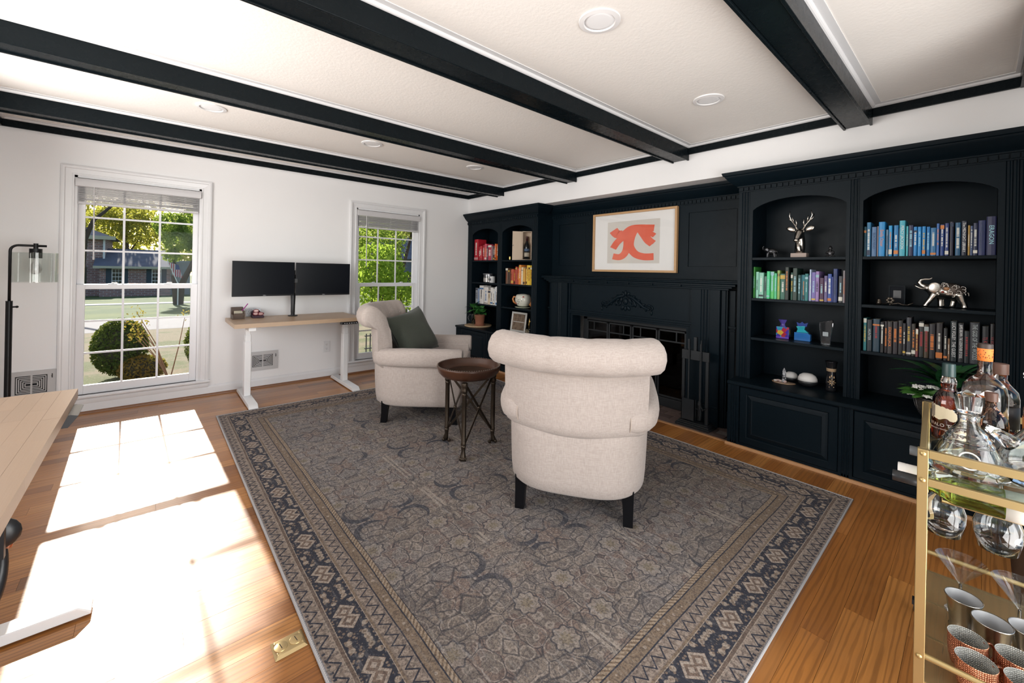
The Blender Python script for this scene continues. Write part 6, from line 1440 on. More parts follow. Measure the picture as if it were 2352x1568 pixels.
mb = MB(); mb.box(.45, .495, .0572, .0582, z + .03, z + .06); build(mb, 'label', paint('grey_print', (.12, .12, .13), .7), cd)
# ---- basket of flowers on the right-hand counter
z = Z_CT + .0005; px, py = 4.88, -.075
t = thing('flower_basket', 'wire basket planted with white flowers and dark green leaves', 'plant', (px, py, z)); M_WIRE = paint('galvanised_wire', (.20, .19, .19), .4, .8)
mb = MB()
for k in range(12):
    r = .082 + .034 * (k / 11) ** .6; mb.tube([(px + r * math.cos(2 * PI * j / 28), py + r * math.sin(2 * PI * j / 28), z + .006 + k * .0095) for j in range(28)], .0013 if k < 11 else .0025, 5, closed=True)
for k in range(12):
    a = 2 * PI * k / 12; mb.tube([(px + .082 * math.cos(a), py + .082 * math.sin(a), z + .003), (px + .105 * math.cos(a), py + .105 * math.sin(a), z + .05), (px + .116 * math.cos(a), py + .116 * math.sin(a), z + .112)], .0016, 5)
tag(build(mb, 'wire_basket', M_WIRE, t, smooth=True), kind='stuff')
mb = MB(); mb.lathe([(.0001, 0.002), (.078, .002), (.100, .05), (.108, .095), (.0001, .098)], (px, py, z), 28); build(mb, 'liner', paint('dark_liner', (.03, .024, .02), .9), t, smooth=True)
rnd = random.Random(21)
for k in range(26):
    a = rnd.uniform(PI * .75, PI * 1.7); r = rnd.uniform(.02, .08); add_leaf(t, 'oval', M_LEAFK, (px - .03 + r * math.cos(a), py + r * math.sin(a) * .8, z + .10 + rnd.uniform(0, .035)), a + rnd.uniform(-.6, .6), rnd.uniform(.25, 1.0), rnd.uniform(.07, .11), rnd.uniform(-.4, .4))
for k in range(24):
    a = rnd.uniform(-.2, PI * 1.15) if k % 3 else rnd.uniform(0, 2 * PI); add_leaf(t, 'lance', M_LEAFL, (px + .03 + rnd.uniform(-.04, .05), py + rnd.uniform(-.02, .04), z + .12 + rnd.uniform(0, .10)), a, rnd.uniform(.45, 1.15), rnd.uniform(.15, .21), rnd.uniform(-.3, .3))
for az, el, s in ((2.9, .75, .24), (3.15, .5, .22), (-1.2, .9, .20), (-.6, .8, .2)): add_leaf(t, 'lance', M_LEAFL, (px, py, z + .2), az, el, s)
M_PETAL = paint('white_petal', (.80, .80, .76), .6, 0, .04)
fl_ = MB(); fl_.ball((0, 0, 0), .0001, 4, 3)
mbp = MB()
for k in range(4):
    a = k * PI / 2; mbp.ball((.0065 * math.cos(a), .0065 * math.sin(a), 0), .0058, 6, 4, (1, 1, .35))
mbp.ball((0, 0, .0015), .002, 5, 4); FLME = mbp.mesh('blossom', smooth=True); FLME.materials.append(M_PETAL)
for cx_, cy_, cz_, n, sp in ((-.085, -.075, .165, 26, .030), (-.03, -.06, .175, 16, .024), (-.115, -.08, .125, 9, .013), (-.045, -.095, .125, 14, .020), (.0, -.04, .165, 6, .012)):
    for k in range(n):
        o = bpy.data.objects.new('blossom', FLME); COL.objects.link(o); o.parent = t
        v = Vector((rnd.gauss(0, .5), rnd.gauss(0, .5), rnd.uniform(0, 1))).normalized() * sp
        o.location = Vector((px + cx_, py + cy_, z + cz_)) + Vector((v.x, v.y, v.z * .5)) - rootloc(t); o.rotation_euler = (rnd.uniform(-.9, .6), rnd.uniform(-.6, .6), rnd.uniform(0, 3)); s = rnd.uniform(.8, 1.15); o.scale = (s, s, s)
# ================================================================== bar cart
CX, CY, CR = 4.917, -1.923, math.radians(3)
M_GOLDP = paint('champagne_gold_metal', (.50, .37, .17), .36, .75, .06); LX, LY = .40, .62; ZT, ZU, ZL = .822, .745, .190
ct = thing('bar_cart', 'gold metal bar cart with glass top shelf and mesh lower shelf', 'bar cart', (CX, CY, 0), CR)
def C_(mb, name, m, parent=None, **k): return build(mb, name, m, parent or ct, world=False, **k)
for px_, py_ in ((0, 0), (0, LY), (LX, 0), (LX, LY)):
    mb = MB(); mb.box(px_, px_ + .022, py_, py_ + .022, .062, ZT); po = C_(mb, 'post', M_GOLDP, bevel=.0015)
    for zz in (ZT - .011, ZU - .006, .258):
        mb = MB(); mb.lathe([(.0068, 0), (.0062, .0022), (.003, .0042), (.0001, .0046)], (px_ + .011, py_ - .0001, zz), 14, Matrix.Rotation(PI / 2, 3, 'X')); C_(mb, 'rivet', M_GOLDP, po, smooth=True)
    mb = MB(); q = Matrix.Rotation(PI / 2, 3, 'Y'); cx_, cy_ = px_ + .011 - .014, py_ + .030
    mb.lathe([(.012, -.010), (.026, -.009), (.028, 0), (.026, .009), (.012, .010)], (cx_, cy_, .029), 20, q); mb.cyl((px_ + .011, py_ + .011, .035), (px_ + .011, py_ + .011, .064), .010); mb.box(cx_ - .014, cx_ + .014, py_ + .004, py_ + .032, .040, .058); C_(mb, 'caster', M_BLK_PLASTIC, auto=40)
for zz, h in ((ZT, .021), (ZU, .020)):
    for (a, b, c, d) in ((.022, LX, 0, .014), (.022, LX, LY + .008, LY + .022), (.004, .018, .022, LY), (LX + .004, LX + .018, .022, LY)):
        mb = MB(); mb.box(a, b, c, d, zz - h, zz); C_(mb, 'rail', M_GOLDP, bevel=.0015)
mb = MB(); mb.box(.008, LX + .014, .010, LY + .012, ZU + .0005, ZU + .006); C_(mb, 'glass_shelf', thin_glass('shelf_glass', (.90, .95, .93), .1))
for yy in (.011, LY + .011):
    mb = MB(); mb.cyl((.022, yy, .258), (LX, yy, .258), .0075, .0075, 14); C_(mb, 'lower_bar', M_GOLDP, smooth=False, auto=40)
for xx in (.011, LX + .011):
    mb = MB(); mb.box(xx - .007, xx + .007, .022, LY, ZL - .016, ZL + .004); C_(mb, 'lower_rail', M_GOLDP, bevel=.001)
def m_mesh():
    t = NT('gold_wire_mesh'); p = t.coord('Object'); x, y, z = t.sep(p)
    g = lambda c: t.math('LESS_THAN', t.math('FRACT', t.math('MULTIPLY', c, 300)), .45)
    f = t.math('MAXIMUM', g(x), g(y)); b = t.bsdf((.34, .26, .14), .4, .6)
    tr = t.n('ShaderNodeBsdfTransparent'); mx = t.n('ShaderNodeMixShader'); t.put(mx.inputs[0], f); t.t.links.new(tr.outputs[0], mx.inputs[1]); t.t.links.new(t.b.outputs[0], mx.inputs[2]); t.t.links.new(mx.outputs[0], t.out.inputs[0]); return t.m
mb = MB(); mb.box(.012, LX + .010, .010, LY + .012, ZL - .002, ZL); sh = C_(mb, 'mesh_shelf', m_mesh())
mb = MB()
for yy in (.014, LY * .36, LY * .68, LY + .008): mb.box(.018, LX + .004, yy - .004, yy + .004, ZL - .006, ZL - .0022)
C_(mb, 'shelf_slat', M_GOLDP, sh)
# stemware and bottle rack under the top shelf
for yy in (.10, .21, .32, .43):
    mb = MB(); mb.tube([(.05, yy, ZU - .02), (.05, yy, ZU - .085), (.30, yy, ZU - .085), (.30, yy, ZU - .02)], .004, 8); C_(mb, 'rack_rod', M_GOLDP, smooth=True)
CM = Matrix.Translation((CX, CY, 0)) @ Matrix.Rotation(CR, 4, 'Z')
def on_cart(name, label, cat, lx, ly, z, rz=0, group=None):
    p = CM @ Vector((lx, ly, z)); return thing(name, label, cat, tuple(p), CR + rz, group)
def L_(mb, name, m, t, **k): return build(mb, name, m, t, world=False, **k)
G_CLEAR = glass('clear_crystal', (.98, .99, .99)); M_WHISKY = None
def liquid(name, col): 
    t = NT(name); c = t.mix(t.noise(t.coord('Object'), 3), tuple(v * .9 for v in col), col); return t.bsdf(c, .0, 0, None, Transmission_Weight=1.0, IOR=1.36)
zs = ZU + .0065
# bourbon bottle
t = on_cart('whiskey_bottle', 'amber whiskey bottle with torn cream label and green cap', 'bottle', .064, .415, zs, .25)
mb = MB(); mb.lathe([(.0001, .004), (.030, 0), (.037, .004), (.0385, .012), (.0385, .120), (.036, .140), (.027, .158), (.017, .170), (.0165, .176), (.019, .186), (.0195, .198), (.016, .208), (.0155, .214)], (0, 0, 0), 32); bt = L_(mb, 'glass_body', glass('bottle_glass', (.97, .95, .93)), t, smooth=True)
mb = MB(); mb.lathe([(.0001, .008), (.0355, .008), (.0362, .014), (.0362, .120), (.034, .139), (.025, .156), (.015, .169), (.015, .178), (.0165, .190), (.0001, .190)], (0, 0, 0), 32); L_(mb, 'whiskey', liquid('amber_whiskey', (.34, .045, .012)), bt, smooth=True)
mb = MB(); mb.lathe([(.0001, .256), (.0150, .256), (.0162, .252), (.0168, .214), (.0150, .213), (.0001, .213)], (0, 0, 0), 24)
L_(mb, 'cap', paint('bottle_green_cap', (.014, .040, .038), .4), bt, auto=40)
mb = MB(); n = 26; v = []; f = []; rnd = random.Random(3)
for i in range(n + 1):
    a = -PI * .5 - 1.5 + 2.9 * i / n; u = i / n
    v += [(.0389 * math.cos(a), .0389 * math.sin(a), .074 + .004 * math.sin(u * 21) + rnd.uniform(-.0015, .0015)), (.0389 * math.cos(a), .0389 * math.sin(a), .122 - .022 * u + rnd.uniform(-.002, .002))]
for i in range(n): f.append((2 * i, 2 * i + 2, 2 * i + 3, 2 * i + 1))
mb.add(v, f); L_(mb, 'label', paint('torn_cream_label', (.66, .57, .40), .8, 0, .06, 20), bt)
mb = MB(); v = []; f = []
for i in range(9):
    a = -PI * .5 - 1.55 + .42 * i / 8
    v += [(.0391 * math.cos(a), .0391 * math.sin(a), .076 + .006 * math.sin(i)), (.0391 * math.cos(a), .0391 * math.sin(a), .120 - .006 * math.sin(i * 1.3))]
for i in range(8): f.append((2 * i, 2 * i + 2, 2 * i + 3, 2 * i + 1))
mb.add(v, f); L_(mb, 'label_motif', paint('grey_brown_print', (.20, .16, .12), .8, 0, .5, 60), bt)
def wrap_text(body, size, r, z, a0, m, parent, name='lettering'):
    me = text_mesh(body, size, .0002)
    for vv in me.vertices:
        a = a0 + vv.co.x / r; h = vv.co.y; d = r + vv.co.z; vv.co = (d * math.cos(a), d * math.sin(a), z + h)
    me.materials.clear(); me.materials.append(m); o = bpy.data.objects.new(name, me); COL.objects.link(o); o.parent = parent
M_WPRINT = paint('white_bottle_print', (.72, .70, .66), .6)
wrap_text('BUFFALO TRACE', .015, .0387, .054, -PI * .5 - .62, M_WPRINT, bt); wrap_text('KENTUCKY STRAIGHT BOURBON', .0055, .0387, .041, -PI * .5 - .55, M_WPRINT, bt)
# ship's decanter with stopper
t = on_cart('decanter', 'wide ringed crystal decanter with a flared glass stopper', 'decanter', .098, .125, zs)
prof = [(.0001, .006), (.070, 0), (.080, .004), (.081, .010), (.074, .024), (.066, .045), (.058, .066), (.052, .078), (.050, .082), (.0515, .086), (.046, .092), (.044, .095), (.0455, .099), (.039, .106), (.0375, .109), (.038, .113), (.030, .121), (.024, .130), (.021, .143), (.022, .154), (.029, .162), (.030, .165), (.022, .166), (.0185, .160), (.018, .140), (.024, .122), (.033, .105), (.044, .082), (.056, .052), (.066, .022), (.066, .014), (.0001, .012)]
mb = MB(); mb.lathe(prof, (0, 0, 0), 40); L_(mb, 'body', G_CLEAR, t, smooth=True)
mb = MB(); mb.lathe([(.0001, .146), (.011, .146), (.016, .165), (.024, .171), (.030, .214), (.029, .217), (.0001, .217)], (0, 0, 0), 32); L_(mb, 'stopper', G_CLEAR, t, auto=45)
mb = MB(); mb.tube([(.020 * math.cos(2 * PI * k / 20) + .0, -.064 + .008 * math.sin(2 * PI * k / 20), .050 + .020 * math.sin(2 * PI * k / 20)) for k in range(20)], .0022, 6, closed=True); L_(mb, 'monogram_ring', paint('frosted_monogram', (.65, .64, .62), .5), t, smooth=True)
# swan-necked swirl decanter
t = on_cart('decanter', 'tall clear decanter with a looping swirled neck and spout', 'decanter', .232, .140, zs)
mb = MB(); mb.lathe([(.0001, .008), (.050, .0), (.072, .012), (.084, .040), (.080, .075), (.060, .112), (.036, .145), (.022, .175), (.017, .205), (.0145, .205), (.019, .174), (.033, .144), (.057, .110), (.076, .074), (.080, .042), (.068, .016), (.0001, .013)], (0, 0, 0), 40); L_(mb, 'body', G_CLEAR, t, smooth=True)
pts = []; rr = []
for k in range(40):
    u = k / 39; a = .4 + u * 2 * PI * 1.25; R1 = .040 * math.sin(PI * min(1, u * 1.15)) + .004
    pts.append((-R1 * math.cos(a) * 1.0, -R1 * math.sin(a) * .6, .195 + .135 * u)); rr.append(.017 - .006 * u)
mb = MB(); mb.tube(pts, rr, 16); L_(mb, 'looped_neck', G_CLEAR, t, smooth=True)
mb = MB(); mb.lathe([(.0001, .322), (.017, .322), (.020, .345), (.018, .350), (.0001, .350)], (pts[-1][0], pts[-1][1], 0), 20); L_(mb, 'stopper', paint('dark_wood_stopper', (.07, .025, .015), .4), t, auto=40)
mb = MB(); mb.tube([(-.055, -.02, .105), (-.085, -.03, .130), (-.10, -.035, .138)], [.022, .012, .009], 14); L_(mb, 'spout', G_CLEAR, t, smooth=True)
# tall clear bottle with orange seal
t = on_cart('liquor_bottle', 'clear round-shouldered bottle with an orange paper seal on the neck', 'bottle', .146, .47, zs)
mb = MB(); mb.lathe([(.0001, .006), (.04, 0), (.050, .006), (.052, .02), (.052, .165), (.048, .190), (.034, .210), (.019, .224), (.0165, .24), (.0165, .30), (.0001, .30)], (0, 0, 0), 36); bt = L_(mb, 'glass_body', glass('bottle_glass'), t, smooth=True)
mb = MB(); mb.lathe([(.0001, .01), (.048, .01), (.0485, .02), (.0485, .075), (.0001, .075)], (0, 0, 0), 32); L_(mb, 'liquor', liquid('dark_rum', (.16, .05, .015)), bt, smooth=True)
mb = MB(); mb.lathe([(.0172, .272), (.0176, .272), (.0182, .312), (.0176, .313)], (0, 0, 0), 28, closed=True); L_(mb, 'seal', paint('orange_paper_seal', (.78, .20, .035), .7), bt, smooth=True)
mb = MB(); rnd = random.Random(8)
for k in range(26):
    a = -PI * .5 + rnd.uniform(-1.3, 1.3); zz = .280 + rnd.uniform(0, .028); r = .0180; mb.box(r * math.cos(a) - .0007, r * math.cos(a) + .0007, r * math.sin(a) - .0006, r * math.sin(a) + .0006, zz, zz + rnd.uniform(.0015, .005))
tag(L_(mb, 'seal_print', paint('seal_print', (.08, .02, .01), .7), bt), kind='stuff')
mb = MB(); mb.lathe([(.0001, .30), (.0178, .30), (.0178, .325), (.0165, .328), (.0001, .328)], (0, 0, 0), 24); L_(mb, 'stopper', paint('dark_cork_top', (.035, .020, .014), .5), bt, auto=40)
# other bottles further back
def small_bottle(label, lx, ly, r, h, glass_m, cap_m, lab_m, capr=.016, hcap=.03, liq=None):
    t = on_cart('liquor_bottle', label, 'bottle', lx, ly, zs)
    mb = MB(); mb.lathe([(.0001, .005), (r * .8, 0), (r, .006), (r, h * .55), (r * .92, h * .64), (r * .5, h * .74), (capr * .85, h * .79), (capr * .85, h - hcap), (.0001, h - hcap)], (0, 0, 0), 28); b = L_(mb, 'glass_body', glass_m, t, smooth=True)
    if liq is not None: mb = MB(); mb.lathe([(.0001, .008), (r * .93, .008), (r * .93, h * .4), (.0001, h * .4)], (0, 0, 0), 24); L_(mb, 'liquor', liq, b, smooth=True)
    mb = MB(); mb.lathe([(.0001, h - hcap), (capr, h - hcap), (capr, h), (.0001, h)], (0, 0, 0), 20); L_(mb, 'stopper', cap_m, b, auto=40)
    if lab_m is not None: mb = MB(); mb.lathe([(r + .0003, h * .18), (r + .0006, h * .18), (r + .0006, h * .46), (r + .0003, h * .46)], (0, 0, 0), 28, closed=True); L_(mb, 'label', lab_m, b, smooth=True)
    return b
M_REDCAP = paint('red_cap', (.55, .03, .04), .4); M_BLKLAB = paint('black_label', (.02, .018, .018), .6); M_WOODCAP = paint('brown_wood_cap', (.10, .045, .028), .5)
small_bottle('slim clear bottle with a red and white cap behind the whiskey', .068, .505, .022, .235, glass('bottle_glass'), M_REDCAP, paint('white_label', (.70, .70, .70), .6), .009, .022)
b = small_bottle('squat bottle with brown wooden stopper and black label beside the orange seal bottle', .185, .572, .046, .255, glass('bottle_glass'), M_WOODCAP, M_BLKLAB, .021, .035, liquid('amber_liquor', (.50, .16, .03)))
wrap_text('ELIJAH', .018, .0468, .082, -PI * .5 - .3, paint('gold_print', (.62, .48, .25), .4, .3), b)
small_bottle('smoky bottle with white cap and orange band behind the swirled decanter', .27, .49, .042, .23, glass('smoky_glass', (.55, .50, .46)), paint('white_cap', (.7, .7, .7), .4), paint('orange_band', (.60, .22, .06), .6), .018, .03)
b = small_bottle('dark bottle with cream lettering between the two decanters', .150, .30, .036, .20, glass('dark_bottle_glass', (.22, .10, .06)), M_WOODCAP, M_BLKLAB, .014, .025)
wrap_text('RAVEN', .011, .0366, .066, -PI * .5 - .3, M_WPRINT, b)
# wine bottles lying in the rack, necks outward
def lying(label, ly, z, gm, cap_m, lab_m, off):
    t = on_cart('wine_bottle', label, 'bottle', -.045 + off, ly, z, 0, 'wine bottles lying under the cart top'); A = Matrix.Rotation(PI / 2, 3, 'Y')
    mb = MB(); mb.lathe([(.0001, .002), (.0145, .002), (.0145, .07), (.018, .085), (.034, .115), (.037, .130), (.037, .29), (.033, .30), (.0001, .294)], (0, 0, 0), 28, A); b = L_(mb, 'glass_body', gm, t, smooth=True)
    mb = MB(); mb.lathe([(.0001, 0), (.0150, 0), (.0156, .003), (.0156, .016), (.0152, .018), (.0156, .020), (.0158, .055), (.0150, .056)], (0, 0, 0), 24, A); L_(mb, 'capsule', cap_m, b, auto=50)
    if lab_m is not None: mb = MB(); mb.lathe([(.0373, .215), (.0376, .215), (.0376, .275), (.0373, .275)], (0, 0, 0), 28, A, closed=True); L_(mb, 'label', lab_m, b, smooth=True)
zr = ZU - .085 + .004
lying('wine bottle lying under the cart top with white screw capsule', .165, zr + .039, glass('clear_wine_glass', (.96, .97, .95)), paint('white_capsule', (.72, .70, .69), .35, 0, .04), None, .0)
lying('green wine bottle lying under the cart top with black capsule', .085, zr + .039, glass('olive_bottle_glass', (.50, .60, .10)), paint('black_capsule', (.015, .016, .018), .35), paint('pale_label', (.62, .60, .55), .7), -.008)
lying('clear wine bottle lying at the back of the cart rack', .37, zr + .039, glass('pale_wine_glass', (.90, .93, .80)), paint('grey_capsule', (.10, .11, .12), .35), None, .02)
# hanging wine glasses (upside down)
def wine_glass(lx, ly, label):
    t = on_cart('wine_glass', label, 'wine glass', lx, ly, .505, 0, 'wine glasses hanging under the cart')
    mb = MB(); mb.lathe([(.040, 0), (.049, .045), (.050, .07), (.040, .10), (.020, .118), (.006, .126), (.0042, .15), (.0042, .175), (.010, .178), (.034, .181), (.034, .1825), (.0001, .1835), (.0001, .124), (.018, .115), (.038, .098), (.0478, .07), (.0468, .045), (.0385, .0)], (0, 0, 0), 36, closed=True); L_(mb, 'bowl', G_CLEAR, t, smooth=True)
wine_glass(.055, .265, 'upside down wine glass hanging nearest the gold post'); wine_glass(.165, .265, 'upside down wine glass hanging between two others'); wine_glass(.275, .265, 'upside down wine glass hanging farthest from the gold post')
# lower shelf: martini glasses, steel cups, hammered copper mugs
zl = ZL + .0005
for lx, ly, lb in ((.100, .425, 'clear martini glass near the gold post above the steel cups'), (.222, .405, 'clear martini glass next to the other one, away from the post')):
    t = on_cart('martini_glass', lb, 'glass', lx, ly, zl, 0, 'martini glasses on the cart lower shelf')
    mb = MB(); mb.lathe([(.0001, 0), (.036, 0), (.036, .0015), (.010, .004), (.0042, .010), (.0038, .09), (.006, .098), (.060, .172), (.0605, .1725), (.0595, .173), (.004, .100), (.0001, .098)], (0, 0, 0), 40); L_(mb, 'bowl', thin_glass('martini_crystal', (.97, .98, .99), .25), t, smooth=True)
    mb = MB(); mb.lathe([(.0001, .001), (.0038, .010), (.0036, .092), (.0001, .097)], (0, 0, 0), 14); L_(mb, 'stem', G_CLEAR, t, smooth=True)
M_STEEL = paint('brushed_steel', (.52, .50, .47), .22, 1.0, .08, 8); M_STEELIN = paint('satin_steel_inside', (.40, .40, .40), .5, .3, .08)
for lx, ly, i in ((.104, .335, 0), (.158, .262, 1), (.232, .302, 2)):
    t = on_cart('julep_cup', ('polished steel julep cup beside the cart edge under a martini glass', 'polished steel julep cup between two other cups behind the copper mugs', 'polished steel julep cup below the second martini glass')[i], 'cup', lx, ly, zl, 0, 'steel julep cups on the cart')
    mb = MB(); mb.lathe([(.0001, .002), (.030, 0), (.0325, .002), (.0325, .006), (.030, .009), (.0315, .03), (.0385, .088), (.0420, .098), (.0428, .1005), (.0418, .1025), (.040, .101)], (0, 0, 0), 40, cap=False); L_(mb, 'body', M_STEEL, t, smooth=True)
    mb = MB(); mb.lathe([(.040, .101), (.0372, .088), (.0303, .03), (.0285, .012), (.0001, .010)], (0, 0, 0), 40, cap=False); L_(mb, 'inside', M_STEELIN, t, smooth=True)
def m_hammer(name, col, rough, met=.8):
    t = NT(name); p = t.coord('Object'); x, y, z = t.sep(p); a = t.math('ARCTAN2', y, x)
    q = t.comb(t.math('MULTIPLY', a, 9.0), t.math('MULTIPLY', z, 210), 0); v = t.voro(q, 1.0, 'F1', .25)
    return t.bsdf(t.mix(t.math('MULTIPLY', v, .6), col, tuple(k * .55 for k in col)), rough, met, t.bump(v, .7, .006))
M_COP = m_hammer('hammered_copper', (.62, .24, .13), .25); M_HIN = m_hammer('hammered_nickel', (.42, .41, .37), .4, .35)
for (lx, ly, rz_), lb in zip(((.106, .158, -.35), (.118, .068, -.3), (.196, .165, -.4), (.205, .075, -.35)), ('hammered copper mug touching the steel cups near the gold post', 'hammered copper mug by the round front bar near the gold post', 'hammered copper mug touching the steel cups away from the post', 'hammered copper mug by the round front bar away from the post')):
    t = on_cart('copper_mug', lb, 'mug', lx, ly, zl, rz_ + .9, 'copper mugs on the cart')
    mb = MB(); mb.lathe([(.0001, .002), (.028, .0), (.034, .006), (.0385, .03), (.0400, .055), (.0392, .078), (.0402, .084), (.0398, .086)], (0, 0, 0), 44, cap=False); L_(mb, 'body', M_COP, t, smooth=True)
    mb = MB(); mb.lathe([(.0398, .086), (.0378, .082), (.0380, .055), (.0365, .03), (.030, .008), (.0001, .006)], (0, 0, 0), 44, cap=False); L_(mb, 'lining', M_HIN, t, smooth=True)
    mb = MB(); mb.tube([(.038, 0, .074), (.052, 0, .078), (.061, 0, .064), (.061, 0, .042), (.052, 0, .026), (.038, 0, .026)], .0042, 8); L_(mb, 'handle', M_COP, t, smooth=True)
# ================================================================== outside the windows
def m_foliage(name, a, b, trans=.45):
    t = NT(name); geo = t.n('ShaderNodeNewGeometry'); r = geo.outputs['Random Per Island']; p = geo.outputs['Position']
    c = t.mix(r, a, b); c = t.mix(t.math('MULTIPLY', t.noise(p, 1.3, 2), .5), c, tuple(v * .6 for v in a))
    d = t.n('ShaderNodeBsdfDiffuse'); tr = t.n('ShaderNodeBsdfTranslucent'); t.put(d.inputs[0], c); t.put(tr.inputs[0], t.mix(.35, c, (.5, .55, .08)))
    mx = t.n('ShaderNodeMixShader'); mx.inputs[0].default_value = trans; t.t.links.new(d.outputs[0], mx.inputs[1]); t.t.links.new(tr.outputs[0], mx.inputs[2]); t.t.links.new(mx.outputs[0], t.out.inputs[0])
    return t.m
M_BARK = paint('grey_brown_bark', (.075, .055, .042), .9, 0, .35, 12, .6, 30)
def foliage(mb, c, r, n, size, rnd, sc=(1, 1, 1), shell=.45):
    c = Vector(c)
    for _ in range(n):
        d = Vector((rnd.gauss(0, 1), rnd.gauss(0, 1), rnd.gauss(0, 1))).normalized() * (shell + (1 - shell) * rnd.random() ** .6) * r
        p = c + Vector((d.x * sc[0], d.y * sc[1], d.z * sc[2])); s = size * rnd.uniform(.6, 1.3)
        u = Vector((rnd.gauss(0, 1), rnd.gauss(0, 1), rnd.gauss(0, .6))).normalized(); w_ = u.orthogonal().normalized(); w_ = (Matrix.Rotation(rnd.uniform(0, 6.3), 3, u) @ w_); b = u.cross(w_)
        q = [p - w_ * s, p + b * s * .45 , p + w_ * s, p - b * s * .45]
        o = len(mb.v); mb.v += [tuple(k) for k in q]; mb.f.append((o, o + 1, o + 2, o + 3))
def tree(name, label, base, trunk, crowns, n, size, m, seed, group=None, cat='tree'):
    t = thing(name, label, cat, base, 0, group); rnd = random.Random(seed)
    for pts, rad in trunk: mb = MB(); mb.tube(pts, rad, 8); build(mb, 'trunk', M_BARK, t, smooth=True)
    mb = MB(); tot = sum(r ** 2 for c, r, s in crowns)
    for c, r, s in crowns: foliage(mb, c, r, int(n * r * r / tot), size, rnd, s)
    tag(build(mb, 'foliage', m, t), kind='stuff'); return t
def m_lawn():
    t = NT('patchy_lawn'); p = t.pos(); n = t.noise(p, .35, 4, .6); f = t.noise(p, 26, 4, .7)
    c = t.mix(t.smooth(n, .42, .60), (.030, .080, .012), (.085, .125, .022)); c = t.mix(t.math('MULTIPLY', t.smooth(f, .48, .7), .45), c, (.13, .14, .04))
    return t.bsdf(c, .95, 0, t.bump(f, .6, .03))
def m_yard():
    t = NT('dry_leafy_yard'); p = t.pos(); n = t.noise(p, 1.1, 4, .6); f = t.noise(p, 30, 5, .75)
    c = t.mix(t.smooth(n, .44, .58), (.10, .12, .035), (.20, .165, .095)); c = t.mix(t.math('MULTIPLY', t.smooth(f, .52, .66), .7), c, (.29, .25, .175)); c = t.mix(t.math('MULTIPLY', t.smooth(t.voro(p, 9), .16, .08), .6), c, (.28, .13, .05))
    return t.bsdf(c, .95, 0, t.bump(f, .6, .03))
mb = MB(); mb.box(-9.4, -.16, -40, 40, -.6, -.3); tag(build(mb, 'front_yard', m_yard(), loc=(-5, 0, -.3)), kind='structure')
mb = MB(); mb.box(-10.8, -8.1, -60, 60, -.6, -.298); tag(build(mb, 'street', paint('pale_asphalt', (.15, .15, .165), .9, 0, .12, 3), loc=(-9.4, 0, -.3)), kind='structure')
mb = MB(); mb.prism([(-10.8, -.3), (-42, -1.5), (-160, -2.2), (-160, -4), (-10.8, -2)], lambda u, v, k: (u, (160, -160)[k], v)); tag(build(mb, 'far_lawn', m_lawn(), loc=(-40, 0, -1)), kind='structure')
mb = MB(); mb.box(-2.45, -1.1, -12, 12, -.34, -.285); tag(build(mb, 'garden_path', paint('pale_concrete', (.34, .33, .31), .9, 0, .12, 5), loc=(-1.8, 0, -.3)), kind='structure')
mb = MB(); mb.prism([(-22.5, -.748), (-24.5, -.83), (-24.5, -.9), (-22.5, -.85)], lambda u, v, k: (u, (8, -30)[k], v + .02)); tag(build(mb, 'driveway', paint('drive_concrete', (.34, .34, .36), .9), loc=(-23, -5, -.8)), kind='structure')
# brick house across the street
def m_bricks():
    t = NT('far_red_brick'); p = t.pos(); x, y, z = t.sep(p); b = t.n('ShaderNodeTexBrick'); t.put(b.inputs['Vector'], t.comb(t.math('ADD', y, t.math('MULTIPLY', x, .7)), z, 0)); b.inputs['Scale'].default_value = 1.0; b.inputs['Brick Width'].default_value = .42; b.inputs['Row Height'].default_value = .15; b.inputs['Mortar Size'].default_value = .02
    t.put(b.inputs['Color1'], (.36, .19, .165)); t.put(b.inputs['Color2'], (.22, .125, .12)); t.put(b.inputs['Mortar'], (.42, .37, .35)); return t.bsdf(b.outputs[0], .9)
M_FBR = m_bricks(); M_ROOF = paint('grey_shingle_roof', (.12, .13, .165), .9, 0, .35, 2.5); M_CREAM = paint('cream_trim', (.52, .48, .36), .7); M_SHUT = paint('blue_grey_shutter', (.035, .055, .075), .7); M_WTRIM = paint('white_window_trim', (.70, .70, .70), .6); M_WDARK = paint('dark_window_pane', (.015, .018, .02), .1)
hs = thing('brick_house', 'red brick house with grey shingle roof across the street', 'house', (-45, -8, -1.5))
mb = MB(); mb.box(-50, -42, -6.75, -2.3, -1.7, 1.05); build(mb, 'garage_wall', M_FBR, hs)
mb = MB(); mb.prism([(-41.5, 1.0), (-46, 2.55), (-50.5, 1.0), (-50.5, .85), (-46, 2.38), (-41.5, .85)], lambda u, v, k: (u, (-2.0, -7.1)[k], v)); build(mb, 'garage_roof', M_ROOF, hs)
mb = MB(); mb.box(-41.55, -41.4, -7.1, -2.0, .83, 1.02); build(mb, 'gutter', M_CREAM, hs)
mb = MB(); mb.box(-52, -43.5, -18, -6.55, -1.7, 3.5); build(mb, 'main_wall', M_FBR, hs)
mb = MB(); mb.add([(-43, -18.5, 3.4), (-43, -5.9, 3.4), (-52.5, -5.9, 3.4), (-52.5, -18.5, 3.4), (-47.7, -13.5, 5.6), (-47.7, -10.9, 5.6)], [(0, 1, 5, 4), (1, 2, 5), (2, 3, 4, 5), (3, 0, 4), (3, 2, 1, 0)]); build(mb, 'main_roof', M_ROOF, hs)
mb = MB(); mb.box(-43.1, -42.9, -18.5, -5.9, 3.2, 3.5); build(mb, 'gutter', M_CREAM, hs)
mb = MB(); mb.box(-43.45, -43.3, -6.66, -6.54, .9, 3.3); build(mb, 'downspout', M_WTRIM, hs)
